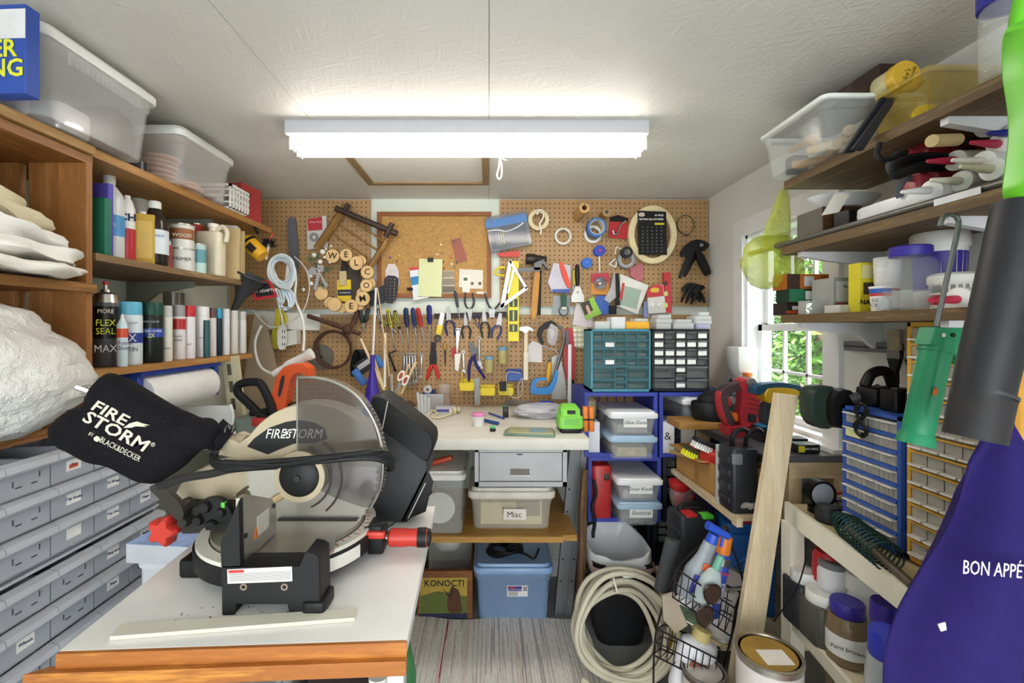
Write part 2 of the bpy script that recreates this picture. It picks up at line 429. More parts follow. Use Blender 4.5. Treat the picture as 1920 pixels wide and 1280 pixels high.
# ---------------------------------------------------------------- shared builders
def fit(pl,pr,yt,zs,X):
    """position, radius and height of a thing standing on a shelf at height zs in the plane X, from its pixel extent"""
    Y = YX((pl+pr)/2,X); return Vector((X,Y,zs)),(pr-pl)*Y/F/2,CAM_Z-(yt-VY)*Y/F-zs
def facing(p):
    d = Vector((-p[0],-p[1],0)).normalized(); return (PI/2,0,math.atan2(d.x,-d.y)),d
def ftext(par,s,p,r,z,size,c='ffffff',sx=1.,ital=0.,bold=0.,side=0.):
    rot,d = facing(p); q = Vector((-d.y,d.x,0)); rot = (rot[0],rot[1],rot[2]+side)
    d2 = (d*math.cos(side)+q*math.sin(side)); text(par,s,Vector((p[0],p[1],z))+d2*(r+.0008),size,c,rot,sx=sx,ital=ital,bold=bold)
def at(mb,p): mb.T = Matrix.Translation(Vector(p)); return mb
def lt(name,label,cat,p,parts,group=None,n=22):
    """a turned thing: parts = [(part name, [(r, z), ...], material)]"""
    t = thing(name,label,cat,p,None,group)
    for nm,prof,ma in parts: part(nm,at(MB(),p).lathe(prof,n),ma,t)
    return t
def spray_can(p,r,h,body,cap,label,lines=(),band=None,bandz=(.5,.8),metal=False):
    hb = h*.77
    ps = [('can',[(r*.93,0),(r,.004),(r,hb),(r*.96,hb+.004)],M(body,.3,v=.03)),
          ('cap',[(r*.97,hb+.004),(r*.98,hb+.008),(r*.96,h-.004),(r*.9,h)],M(cap,.4,v=.03))]
    if metal: ps[1] = ('cap',[(r,hb),(r*.85,hb+h*.1),(r*.4,hb+h*.13),(r*.35,hb+h*.16),(r*.16,hb+h*.16),(r*.16,h),(.001,h)],METAL('c9c5bf'))
    t = lt('spray_can',label,'spray can',p,ps,'spray cans on the lower left shelf')
    if band: part('label_band',at(MB(),p).ring(r*.98,r+.0005,hb*bandz[0],hb*bandz[1],22),M(band,.35,v=.03),t)
    for s,z,sz,c in lines: ftext(t,s,p,r+.0006,p[2]+hb*z,sz,c,.8)
    return t
def tote(name,label,p,d,taper=.9,body=None,lid=None,rz=0,cat='storage bin',group=None,lidh=.022,wall=.003,rib=True):
    """lidded plastic bin; p base centre, d = width (x), depth (y), height (without lid); hollow see-through walls"""
    body = body or clear('eef0f0',.2,.2); lid = lid or M('f0f0ee',.35,v=.02)
    t = lthing(name,label,cat,p,rz,group); w,e,h = d; r = min(w,e)*.09
    R = lambda k,z,ins=0,rr=r: [(x,y,z) for x,y in rrect(w*k-2*ins,e*k-2*ins,rr,4)]
    m = MB(); kk = lambda z: taper+(1-taper)*z/h
    out = [R(kk(z),z) for z in (0,h*.08,h*.78)]+[R(kk(h*.78)+.02,h*.80),R(kk(h)+.02,h)]
    inn = [R(kk(h)+.02,h,wall),R(kk(h*.80)+.02,h*.80,wall),R(kk(h*.78),h*.78,wall),R(kk(0),.004,wall)]
    m.loft(out+inn,True); part('tub',m,body,t)
    if lid != 'none':
        m = MB(); a = 1.055
        m.loft([R(a,h-.012),R(a+.012,h-.006),R(a+.012,h+lidh*.35),R(a-.01,h+lidh*.55),R(a-.07,h+lidh*.5),R(a-.085,h+lidh),R(.3,h+lidh)]); part('lid',m,lid,t)
    return t
def cardbox(name,label,p,d,c,rz=0,cat='box',group=None,local=True,r=.002):
    t = lthing(name,label,cat,p,rz,group); w,e,h = d
    part('carton',MB().rbox((0,0,0),d,r,r*.5,1),M(c,.6,v=.05) if not isinstance(c,bpy.types.Material) else c,t); return t

# ---------------------------------------------------------------- left side: shelves
PLANK = wood('cc9f62','b07f45','y',8)
PLANK2 = wood('b39a72','85694a','y',8)
XS = -1.05
def shelf(name,label,y0,y1,z,th,ma,x0=XL,x1=XS):
    t = thing(name,label,'shelf',((x0+x1)/2,(y0+y1)/2,z-th))
    pf('plank',MB().box((x0,y0,z-th),(x1,y1,z)),ma,t); return t
ZT,ZM,ZL = CAM_Z+.478,CAM_Z+.20,CAM_Z-.114
s = shelf('wall_shelf','long light brown top shelf on the left under the clear storage bins',.25,2.2,ZT,.024,PLANK)
pf('edge_strip',MB().box((XS,.25,ZT-.024),(XS+.012,1.2,ZT-.002)),wood('c9a469','a87e44','y',8),s)
s = shelf('wall_shelf','weathered middle shelf on the left carrying bottles and small cans',1.215,1.96,ZM,.02,PLANK2)
s = shelf('wall_shelf','lower left shelf carrying the row of spray cans',1.215,2.02,ZL,.02,PLANK)
for z,y in ((ZT-.024,1.9),(ZM-.02,1.78),(ZL-.02,1.82)):
    m = MB().prism([(XL,z),(XL+.26,z),(XL+.26,z-.02),(XL+.12,z-.045),(XL+.03,z-.12),(XL,z-.13)],y,y+.016,'y')
    solo('shelf_bracket',m,M('8f9488',.5),'grey bracket under the %s left shelf' % {ZT-.024: 'top',ZM-.02: 'middle',ZL-.02: 'lower'}[z],'bracket',None,'brackets of the left shelves',smooth=False)
# near bookcase of old boards
BK = wood('ba8450','9a6633','z',7); BKY = wood('ba8450','915f30','y',7)
bk = thing('bookcase','brown wooden bookcase with cloths and a plastic bag at the left edge','bookcase',(-1.23,.8,1.09))
for z,nm in ((1.78,'top_board'),(1.445,'shelf_board'),(1.088,'bottom_board')):
    pf(nm,MB().box((XL+.005,.4,z),(XS,1.205,z+.022)),BKY,bk)
for x0,x1 in ((XL+.005,-1.225),(-1.2,XS)):
    pf('end_board',MB().box((x0,1.186,1.11),(x1,1.204,1.445)),BK,bk)
    pf('end_board',MB().box((x0,1.186,1.467),(x1,1.204,1.78)),BK,bk)
pf('front_cleat',MB().box((XS,.4,1.442),(XS+.012,1.205,1.463)),wood('b98a4e','8a5c2a','y',9),bk)
# folded cloths
def cloth_layer(label,y0,y1,x0,x1,z0f,z1f,c,seed,ov=0):
    rnd = random.Random(seed); rings = []; N = 22; K = 30
    ph = [rnd.uniform(0,6) for _ in range(8)]
    for j in range(N+1):
        t = j/N; y = y0+(y1-y0)*t; ring = []
        zb,zt = z0f(t),z1f(t); th = zt-zb
        for k in range(K):
            a = 2*PI*k/K; ca,sa = math.cos(a),math.sin(a)
            u = math.copysign(abs(ca)**.35,ca); w = math.copysign(abs(sa)**.55,sa)
            x1r = x1-.10*(1-math.sqrt(max(0,1-max(0,(t-.78)/.22)**2)))
            xx = (x0+x1r)/2+u*(x1r-x0)/2*(1 if u < 0 else 1+.05*math.sin(9*t+ph[0])+.04*math.sin(23*t+ph[1]))
            end = min(1,.8+min(t,1-t)*9)
            fold = .05*math.sin(3*a+5*t+ph[2])*abs(ca)**3
            zz = (zb+zt)/2+w*th*.41*end+th*fold+.004*math.sin(14*t+4*a+ph[3])+.003*math.sin(31*t+ph[4]+2*a)
            ring.append((xx+.008*math.sin(5*a+11*t+ph[5]),y+.012*math.sin(3*a+ph[6]),max(zz,zb)))
        rings.append(ring)
    solo('folded_cloth',MB().loft(rings),M(c,.95,v=.05,s=9,bm=.3),label,'cloth',None,'folded drop cloths in the bookcase',ang=80)
Zc = 1.469
cols = [('ece7dc','bottom white cloth of the folded stack in the bookcase',0,.04,.026),('efece4','second folded white cloth from the bottom of the bookcase stack',.04,.10,.06),
        ('f1eeea','thick bright white folded cloth in the middle of the stack',.10,.18,.10),('ded2b4','cream folded canvas cloth with rolled edge, second from top',.18,.235,.135),('eadfc2','cream cloth with green print on top of the folded stack',.235,.30,.165)]
prev = (0,0)
for i,(c,lb,a,n_,f_) in enumerate(cols):
    a0,a1 = prev; b0,b1 = n_,f_
    cloth_layer(lb,.62,1.172-.010*i-(.03 if i > 2 else 0),-1.34,-.975-.016*i+(.012 if i == 1 else 0)-(.03 if i == 4 else 0),lambda t,a0=a0,a1=a1: Zc+a0*(1-t)+a1*t+.001,lambda t,b0=b0,b1=b1: Zc+b0*(1-t)+b1*t,c,i+3)
    prev = (b0,b1)
# plastic bag
def blob(name,label,cat,c,rad,ma,seed,amp=.09,n=40,m_=24,zmin=None,group=None):
    rnd = random.Random(seed); w = [(Vector((rnd.gauss(0,1),rnd.gauss(0,1),rnd.gauss(0,1)))*k,rnd.uniform(0,6),1/k**.8) for k in (1.5,2,3,4,5,7,9,12)]
    rings = []
    for j in range(m_+1):
        t = PI*j/m_; ring = []
        for i in range(n):
            a = 2*PI*i/n; d = Vector((max(1e-3,math.sin(t))*math.cos(a),max(1e-3,math.sin(t))*math.sin(a),-math.cos(t)))
            q = 1+amp*sum(g*(abs(math.sin(d.dot(v)+p))-.5) for v,p,g in w)
            z = c[2]+d.z*rad[2]*q
            ring.append((c[0]+d.x*rad[0]*q,c[1]+d.y*rad[1]*q,z if zmin is None else max(z,zmin)))
        rings.append(ring)
    return solo(name,MB().loft(rings),ma,label,cat,None,group,ang=60)
blob('plastic_bag','large white translucent plastic bag stuffed in the bookcase','plastic bag',(-1.13,.93,1.245),(.215,.235,.145),film('f1efea',.9,.28),5,.15,72,44,1.112)
cardbox('game_box','blue box with yellow lettering at the top left corner',(-1.085,.95,ZT+.0005),(.28,.03,.182),'2f50a8',rz=-.05)
gb = COL.objects['game_box']
pf('cover_band',MB().box((-.1402,-.0157,.112),(.1402,-.0151,.172)),M('e8e9ea',.5),gb)
text(gb,'ER',(.095,-.0166,.090),.05,'e3e63a',bold=.001); text(gb,'NG',(.100,-.0166,.05),.05,'e3e63a',bold=.001)
# bins on the top shelf
def bin_at(label,x0,x1,y0,y1,z,h,**k):
    return tote('storage_bin',label,((x0+x1)/2,(y0+y1)/2,z),(x1-x0,y1-y0,h),**k)
BINC = clear('f4f4f4',.2,.18)
b1 = bin_at('large clear lidded bin on the top left shelf nearest the camera',-1.30,-.985,1.0,1.34,ZT+.001,.182,body=BINC,group='clear bins on the top left shelf')
m = MB()
for k in range(15): m.bc((.158,-.1+.0145*k,.155),(.006,.008,.034))
part('grip_ribs',m,BINC,b1)
b2_ = bin_at('smaller clear lidded bin full of round wooden discs, top left shelf',-1.30,-1.01,1.49,1.79,ZT+.001,.165,body=clear('f4efec',.2,.2),group='clear bins on the top left shelf')
for k in range(9):
    z = ZT+.012+.0165*(k % 6); y = 1.565 if k < 6 else 1.70
    solo('wooden_disc',MB().lathe([(.048,0),(.056,.004),(.056,.011),(.048,.015)],20,(-1.135+.008*math.sin(k*3),y+.006*math.cos(k*5),z)),M('dcae96',.6),
         'pale wooden disc stacked inside the smaller clear bin','disc',None,'discs in the clear bin')
solo('white_bottle_inside_bin',MB().ball(.055,(-1.17,1.12,ZT+.062),sq=(1.2,1,1)),M('e2ddd6',.5),'round white object lying inside the large clear bin','jar')
solo('dark_package',MB().rbox((-1.10,1.26,ZT+.006),(.16,.09,.11),.01),M('5a4a44',.5),'dark printed package inside the large clear bin','package')
solo('cellophane_pack',MB().rbox((-1.1,1.15,ZT+.006),(.12,.1,.07),.02),M('cfcdd0',.15,.3),'silvery cellophane pack inside the large clear bin','package')
solo('dark_tin',MB().cyl(.034,0,.034,20,(-1.10,1.41,ZT+.001)),[M('24252c',.3)],'small dark tin on the top left shelf between the two bins','tin')
# white basket and red box
t = lthing('plastic_basket','white slotted plastic basket on the top left shelf','basket',(-1.13,1.885,ZT+.001))
m = MB()
for k in range(7): m.box((-.1,-.072+.022*k,.0),(.1,-.066+.022*k,.004)); m.box((.094,-.072+.022*k,0),(.1,-.066+.022*k,.085)); m.box((-.1,-.072+.022*k,0),(-.094,-.066+.022*k,.085))
for z in (.02,.045,.07): m.box((.093,-.072,z),(.101,.07,z+.006)); m.box((-.101,-.072,z),(-.093,.07,z+.006)); m.box((-.1,-.074,z),(.1,-.068,z+.006))
m.box((-.105,-.078,.085),(.105,-.068,.094)); m.box((-.105,.062,.085),(.105,.072,.094)); m.box((-.105,-.078,.085),(-.095,.072,.094)); m.box((.095,-.078,.085),(.105,.072,.094))
pf('lattice',m,WHITE(),t)
t = cardbox('red_carton','red and white carton at the far end of the top left shelf',(-1.165,2.05,ZT+.001),(.21,.13,.15),'b23a3c',rz=-.15)
pf('white_panel',MB().prism([(-.115,.01),(.08,.01),(.095,.09),(.08,.14),(.02,.14),(-.02,.08)],-.0665,-.0655,'y'),M('e9e3df',.5),t)
text(t,'vasor',(.045,-.0672,.075),.03,'8b8080',(PI/2,1.1,0)); pf('top_flap',MB().box((-.09,-.04,.150),(.09,.06,.153)),M('c9b48f',.7),t)

# middle shelf bottles
zs = ZM+.001
p,r,h = fit(170,181,345,zs,-1.12); t = cardbox('thin_box','thin purple box at the near end of the middle left shelf',p,(.1,.018,h),'5a50b4')
p,r,h = fit(180,197,372,zs,-1.075); t = cardbox('thin_box','dark green and white box beside the white jug on the left shelf',p,(.045,.022,h),'1f6e58')
p,r,h = fit(182,228,328,zs,-1.14)
t = lt('white_jug','tall translucent white bottle with white cap on the middle left shelf','bottle',p,[('body',[(r*.9,0),(r,.01),(r,h*.66),(r*.9,h*.77),(r*.5,h*.86),(r*.36,h*.88),(r*.36,h*.9)],M('dfe4e6',.3,v=.03)),('cap',[(r*.42,h*.885),(r*.42,h*.985),(r*.38,h)],WHITE())])
part('label_band',at(MB(),p).ring(r*.99,r+.0006,h*.28,h*.52,22),M('4f9bd8',.4),t); ftext(t,'70%',p,r+.001,p[2]+h*.4,.02,'ffffff')
p,r,h = fit(227,251,367,zs,-1.12)
t = lt('sprayer_bottle','white and red bottle beside the tall white jug','bottle',p,[('body',[(r*.9,0),(r,.008),(r,h*.5)],M('c22a35',.35)),('upper',[(r,h*.5),(r,h*.8),(r*.6,h*.93),(r*.4,h*.95)],WHITE(.35)),('cap',[(r*.4,h*.95),(r*.4,h)],WHITE())])
ftext(t,'CH',p,r,p[2]+h*.66,.03,'22304f',bold=.001)
p,r,h = fit(251,285,398,zs,-1.12); t = cardbox('solvent_tin','yellow rectangular solvent tin on the middle left shelf',p,(.07,.075,h*.93),'c9a23c',rz=.5)
part('cap',MB().cyl(.014,h*.93,h,16),WHITE(),t); pf('label_panel',MB().box((-.03,-.0382,.02),(.03,-.0376,h*.8)),M('d8b558',.5),t)
p,r,h = fit(268,312,378,zs,-1.10)
t = lt('brown_bottle','dark brown bottle with white cap and pale label on the left shelf','bottle',p,[('body',[(r*.92,0),(r,.008),(r,h*.62),(r*.85,h*.76),(r*.42,h*.86),(r*.4,h*.9)],M('2c211d',.18,v=.1)),('cap',[(r*.48,h*.885),(r*.48,h*.985),(r*.42,h)],WHITE())])
rot,d = facing(p); part('label',at(MB(),p).ring(r*.99,r+.0006,h*.18,h*.55,22),M('dbe4ea',.45),t); ftext(t,'PEROXIDE',p,r+.001,p[2]+h*.45,.011,'3a78b8')
p,r,h = fit(250,272,374,zs,-1.24); lt('white_tub','white lidded tub behind the yellow tin','tub',p,[('body',[(r,0),(r*1.05,h*.8)],WHITE()),('lid',[(r*1.15,h*.8),(r*1.15,h)],WHITE())])
p,r,h = fit(313,322,452,zs,-1.1); lt('small_red_can','tiny red can between the brown bottle and the stain cans','can',p,[('body',[(r,0),(r,h*.85)],M('b23334',.4)),('cap',[(r*.6,h*.85),(r*.5,h)],WHITE())])
def paint_tin(p,r,h,label,c,txt=None,tc='333333',group=None,band=None):
    t = lt('paint_tin',label,'paint can',p,[('can',[(r*.97,0),(r*.97,.003),(r*.94,.006),(r*.94,h-.006),(r,h-.004)],M(c,.4,v=.05)),('lid',[(r,h-.004),(r,h),(r*.9,h),(r*.88,h-.003),(.001,h-.003)],METAL('c4c0b8'))],group)
    if band: part('label_band',at(MB(),p).ring(r*.93,r*.945,h*.35,h*.8,22),M(band,.45),t)
    if txt: ftext(t,txt,p,r*.95,p[2]+h*.5,r*.42,tc)
    return t
p,r,h = fit(320,363,467,zs,-1.10); h1 = h; paint_tin(p,r,h,'white paint tin under the wood stain tin on the left shelf','d8d8d4','PRIMER',group='small tins on the left shelf')
p2 = p+Vector((0,.0,h+.0005)); paint_tin(p2,r*.97,fit(320,363,422,zs,-1.10)[2]-h,'wood stain tin with brown label stacked on the white tin','dcdad4','WOOD','f0e6d8','small tins on the left shelf',band='9a6238')
p,r,h = fit(362,386,458,zs,-1.075); paint_tin(p,r,h,'pale teal paint tin in front of the red topped tin','bcd9d4',group='small tins on the left shelf',band='5f97a2')
p,r,h = fit(356,378,420,zs,-1.17); paint_tin(p,r,h,'red and white tin behind the pale teal tin','b8383a',group='small tins on the left shelf',band='e8e6e2')
p,r,h = fit(378,412,420,zs,-1.10)
t = thing('beige_jug','beige plastic jug with moulded handle on the middle left shelf','jug',p)
part('body',at(MB(),p).rbox((0,0,0),(.1,.062,h*.85),.018,.012),M('e0d6bd',.4),t); part('neck',at(MB(),p).cyl(.016,h*.84,h*.93,16,(.01,0,0)),M('e0d6bd',.4),t); part('cap',at(MB(),p).cyl(.02,h*.93,h,16,(.01,0,0)),M('f0ece0',.4),t)
part('handle',at(MB(),p).tube(curve([(.015,0,h*.84),(.045,0,h*.95),(.065,0,h*.84),(.06,0,h*.66)]),.009,8),M('e0d6bd',.4),t)
p,r,h = fit(408,420,428,zs,-1.10); lt('amber_bottle','amber glass bottle between the beige jug and the tan carton','bottle',p,[('body',[(r,0),(r,h*.7),(r*.4,h*.85),(r*.4,h)],clear('a98a80',.6,.1))])
p,r,h = fit(416,446,430,zs,-1.10); t = lthing('tan_carton','open tan carton at the far end of the middle left shelf','box',p,.2)
pf('carton',MB().box((-.05,-.03,0),(.05,-.027,h)).box((-.05,.027,0),(.05,.03,h)).box((-.05,-.03,0),(-.047,.03,h*.9)).box((.047,-.03,0),(.05,.03,h*.75)).box((-.05,-.03,0),(.05,.03,.003)),M('cdb583',.8),t)
part('insert',MB().rbox((0,0,.004),(.07,.045,h*1.05),.01),clear('e8e8ea',.5,.1),t)

# lower shelf spray cans
zs = ZL+.001; X = -1.10
p,r,h = fit(177,219,532,zs,-1.12); t = spray_can(p,r,h,'55565a','c9c5bf','tall grey and black rubber sealant spray can with red nozzle',[('MORE',.86,.017,'e9dfc4'),('FLEX',.68,.026,'d9e022'),('SEAL',.55,.026,'d9e022'),('MAX',.28,.03,'f2f2f2')],band='17181d',bandz=(.44,.94),metal=True)
part('nozzle',at(MB(),p).cyl(r*.2,h*.985,h*1.03,12),M('c03a36',.4),t)
p,r,h = fit(167,190,560,zs,-1.24); spray_can(p,r,h,'dcdce0','e9e9e6','white and blue can half hidden behind the sealant can',band='2f3f92')
p,r,h = fit(221,238,588,zs,-1.065); t = lt('glue_bottle','white and pale blue wood glue bottle with red square','bottle',p,[('body',[(r*.9,0),(r,.006),(r,h*.78),(r*.45,h*.9)],M('cfe0ea',.35)),('tip',[(r*.4,h*.9),(r*.15,h)],WHITE())])
rot,d = facing(p); part('label',at(MB(),p).ring(r*.99,r+.0005,h*.55,h*.72,20),M('dc4f2c',.4),t); ftext(t,'Wood',p,r,p[2]+h*.45,.016,'5a2c22'); ftext(t,'Glue',p,r,p[2]+h*.35,.016,'5a2c22')
CANS = [(223,263,566,'d9e4ea','5fb2cf','spray can with sky blue cap and big 2X label','263c92',(.45,.66),[('2X',.55,.034,'ffffff'),('SATIN',.32,.018,'26303a'),('RUST-OLEUM',.86,.008,'444a55')],-1.10),
        (264,303,567,'1e2422','1f4b40','spray can with dark green cap','3047a4',(.55,.74),[('ULTRA COVER',.68,.0105,'ffffff'),('2X',.58,.02,'e6ee3a'),('RUST-OLEUM',.88,.0085,'c8cfcc')],-1.10),
        (303,322,573,'e3e2d2','c8c8c2','short pale spray can without a cap beside the green one',None,None,[('OLEUM',.3,.008,'444444')],-1.09),
        (322,346,572,'e8e4e4','9d9ba0','spray can with grey cap and red label','c02b30',(.72,.97),[('PLASTIC',.55,.009,'222222'),('PRIMER',.46,.009,'222222')],-1.11),
        (345,365,573,'e9e6e8','c8262e','spray can with bright red cap',None,None,[('AC',.35,.012,'666666')],-1.10),
        (364,391,575,'eeecee','eeeeee','white spray can with white cap beside the red capped one',None,None,[('WHITE',.5,.009,'666666')],-1.11),
        (382,393,600,'2d5a5c','2d5a5c','narrow dark teal can in front of the white one',None,None,[],-1.06),
        (391,405,577,'e6e2e2','6b4844','spray can with brown cap',None,None,[],-1.10),
        (404,416,578,'1d2b3e','39a4cd','narrow black spray can with bright blue cap',None,None,[],-1.10),
        (416,430,579,'e8eaec','e2e6ea','narrow white spray can beside the blue capped one',None,None,[],-1.10),
        (430,446,582,'d5d3c8','cfcdc4','silvery spray can second from the far end',None,None,[],-1.10),
        (446,461,584,'dadada','c6c6c6','white and silver spray can at the far end of the shelf',None,None,[],-1.10)]
for pl,pr,yt,bc_,cc,lb,bd,bz,ln,X in CANS:
    p,r,h = fit(pl,pr,yt,zs,X); spray_can(p,r,h,bc_,cc,lb,ln,bd,bz or (.5,.8))
p,r,h = fit(309,343,549,zs,-1.24); lt('smoked_jar','smoky brown jar behind the spray cans','jar',p,[('glass',[(r,0),(r,h)],M('6a625a',.2))])

# paper towel, beige bar, wall tray
t = thing('paper_towel_holder','blue paper towel holder mounted under the lower left shelf','holder',(-1.08,1.55,ZL-.02))
BL = M('25409a',.4)
pf('bar',MB().box((-1.14,1.385,ZL-.036),(-1.06,1.80,ZL-.0205)),BL,t)
for y in (1.385,1.775): part('arm',MB().rbox((-1.10,y+.012,ZL-.15),(.065,.022,.128),.006),BL,t)
solo('paper_towel_roll',MB().ring(.012,.062,1.415,1.757,32,(-1.10,0,ZL-.10),'y'),M('f0efec',.9,v=.03,s=40,bm=.4),'white roll of paper towels on the blue holder','paper towels')
solo('jar_with_gold_lid',MB().lathe([(.032,0),(.032,.06),(.026,.07),(.034,.072),(.034,.085),(.001,.085)],20,(-1.16,1.32,1.086)),M('b5a25c',.3,.6),'small jar with gold lid under the lower left shelf','jar')
t,L = frame('beige_track','beige slotted metal bar leaning below the lower left shelf','metal bar',W(432,668,1.86),W(452,830,1.86))
pf('channel',MB().box((-.03,-.012,0),(.03,.012,L)),M('cfc7a6',.5),t)
for z in (.03,.1,.17): pf('slot',MB().box((-.004,-.0135,z),(.012,-.0115,z+.045)),M('5a5646',.7),t)
t = thing('wall_tray','white rounded plastic tray standing beside the beige bar','tray',W(405,830,1.75))
pf('back',MB().prism(pp([(352,762),(432,760),(436,835),(352,838)],1.75),1.75,1.76),WHITE(),t)
part('rim',MB().tube(curve([W(x,y,1.74) for x,y in ((432,758),(437,780),(434,800),(440,815),(436,838))]),.006,8),WHITE(),t)

# ---------------------------------------------------------------- grey parts bins
GREY = M('a3a7ae',.45,v=.04); GREYL = M('b1b4bb',.4,v=.03)
XF = -.95; PW = .1085; Y0 = .552
rows = [1.076,1.000,.922,.823,.744,.664,.565,.486]     # top of each row of bins
rack = thing('bin_rack','grey plastic rack holding the parts bins along the left wall','rack',(-1.18,.95,0))
for z in rows:
    pf('rail',MB().box((XF-.25,Y0-.11,z-.078),(XF-.012,Y0+7*PW,z-.072)),GREYL,rack)
pf('back_panel',MB().box((XF-.27,Y0-.11,.005),(XF-.25,Y0+7*PW,1.07)),GREY,rack)
pf('end_panel',MB().box((XF-.25,Y0+7*PW+.001,.005),(XF-.02,Y0+7*PW+.015,1.07)),GREY,rack)
for zc in (.840,.581): pf('divider',MB().box((XF-.24,Y0-.11,zc-.003),(XF-.002,Y0+7*PW,zc+.003)),GREYL,rack)
def binmeshes():
    w,h = PW-.004,.070
    b = MB().box((-.23,-w/2,-h),(-.226,w/2,-.012)).box((-.23,-w/2,-h),(0,w/2,-h+.003)).box((-.23,-w/2,-h),(-.004,-w/2+.003,-.012)).box((-.23,w/2-.003,-h),(-.004,w/2,-.012)).box((-.004,-w/2,-h),(0,w/2,-.008))
    l = MB().prism([(-.006,-.012),(.016,-.017),(.02,-.012),(.016,.0),(-.004,.004)],-w/2-.0012,w/2+.0012,'y')
    s = MB()
    for y in (-.02,.012): s.box((.0002,y,-.05),(.0012,y+.012,-.0475))
    for y,a,c in ((-.026,-.046,-.034),(.028,-.040,-.028)): s.box((.0002,y,a),(.0012,y+.002,c))
    c = MB().box((.0003,-.018,-.05),(.0009,.018,-.026))
    return [mesh('front_tray',b,GREY,smooth=False),mesh('lip',l,GREYL,smooth=False),mesh('label_slots',s,M('45474e',.6),smooth=False),mesh('paper_label',c,M('eceae6',.7),smooth=False)]
bm_ = binmeshes()
words_ = {(1,4): 'Cup hooks',(1,5): 'Tie Wraps',(2,5): 'Pop rivet',(2,6): 'Hinges',(3,5): 'Hang wire',(3,6): 'Staples',(4,3): 'Wheels',(4,5): 'Rope',(5,4): '',(5,5): 'Door stop',(5,6): '',(0,4): 'Bits',(0,5): '',(2,4): ''}
for i,z in enumerate(rows):
    for j in range(2,7):
        y = Y0+(j+.5)*PW
        wrd = words_.get((i,j))
        lab = 'grey plastic parts bin %s, %s column and %s row' % ('with a paper label reading '+wrd if wrd else ('with a blank white label' if wrd == '' else 'with bare slots'),['nearest','second','third','fourth','farthest'][j-2],['first','second','third','fourth','fifth','sixth','seventh','eighth'][i])
        o = thing('parts_bin',lab,'parts bin',(XF,y,z),None,'grey parts bins on the left')
        for k,nm in ((0,'tray'),(1,'lip'),(2,'label_slots') if wrd is None else (3,'paper_label')):
            c = bpy.data.objects.new(nm,bm_[k]); COL.objects.link(c); c.parent = o
            if k == 2: c['kind'] = 'stuff'
        if wrd: text(o,wrd,(.0014,0,-.038),.0095,'2c3a66',(PI/2,.1,PI/2),local=True,name='handwriting')
        if i == 0 and j == 4: pf('orange_scrap',MB().box((.001,-.012,-.045),(.0016,.01,-.036)),M('c8552c',.7),o,local=True)

# ---------------------------------------------------------------- back wall: builders for hanging tools
YH = 2.445
STEEL = METAL('8d8c8a',.4); DSTEEL = METAL('5c5c5e',.45); CHROME = METAL('9d9ea0',.25)
def V(pts,Y=YH): return [W(x,y,Y) for x,y in pts]
def crop(ox,oy,s):
    return lambda x,y: (ox+x/s,oy+y/s)
c6 = crop(660,540,5.333); c7 = crop(900,360,4.364); c4 = crop(400,340,3.5556); c8 = crop(920,560,4.571); c5 = crop(660,360,5.333)
def sub(f,pts): return [f(*p) for p in pts]
def flat(name,label,cat,pts,Y,th,ma,group=None,bev=0.,par=None,sm=0):
    """a flat thing with its own outline and thickness"""
    q = pp(pts,Y)
    if sm: q = smooth_poly(q,sm)
    mb = MB().prism(q,Y-th,Y,'y',bev)
    if par is not None: return pf(name,mb,ma,par)
    return solo(name,mb,ma,label,cat,None,group,smooth=False)
def screwdriver(a,b,c1,c2,label,hl=.105,R=.0135,Y=YH,tip=.0032):
    t,L = frame('screwdriver',label,'screwdriver',W(*a,Y),W(*b,Y),'screwdrivers on the lower pegboard'); hl = min(hl,L*.6)
    part('handle',MB().lathe([(R*.35,0),(R*.85,hl*.06),(R,hl*.2),(R*.82,hl*.5),(R*.98,hl*.72),(R*.6,hl*.97),(R*.4,hl)],14),M(c1,.35,v=.04),t)
    m = MB()
    for k in range(3):
        q = -PI/2+(k-1)*.9; m.tube([(R*1.0*math.cos(q)*s2,R*1.0*math.sin(q)*s2,hl*z) for z,s2 in ((.1,.8),(.25,.96),(.45,.8),(.65,.88),(.85,.7))],R*.2,6)
    part('grip_stripe',m,M(c2,.4,v=.04),t)
    part('shaft',MB().lathe([(tip,hl),(tip,L-.006),(tip*.7,L),(.0005,L)],10),CHROME,t)
def pliers(tip,piv,h1,h2,c,label,jw=.010,Y=YH,hr=.0055,mat=None,bulge=.02,name='pliers',nose=.35):
    P,A = W(*piv,Y),W(*tip,Y); t = thing(name,label,'pliers',(P.x,Y,min(P.z,W(*h1,Y).z)),None,'pliers on the lower pegboard')
    mat = mat or STEEL; d = (A-P); L = d.length; d.normalize(); s = Vector((-d.z,0,d.x))
    for sg in (-1,1):
        q = [P-d*.012-s*sg*jw*.3,P-d*.012+s*sg*jw,P+d*L*.25+s*sg*jw*1.15,P+d*L*.6+s*sg*jw*.8,A+s*sg*jw*nose,A+s*sg*.0004,P+s*sg*.0004]
        pf('jaw',MB().prism([(v.x,v.z) for v in q],Y-.006,Y+.004),mat,t)
    part('pivot',MB().cyl(jw*.6,Y-.009,Y+.006,14,(P.x,0,P.z),'y'),mat,t)
    ends = [W(*h1,Y),W(*h2,Y)]
    for e in ends:
        o = (e-P); mid = P+o*.5; side = s if o.dot(s) > 0 else -s
        pts = curve([P-d*.008,P+o*.22+side*bulge*.6,mid+side*bulge*.75,P+o*.8+side*bulge*.25,e]); n = len(pts)
        part('handle',MB().tube(pts,[hr*(.75+.35*math.sin(PI*min(1,i/n*1.1))) for i in range(n)],8),M(c,.45,v=.05),t)
    return t
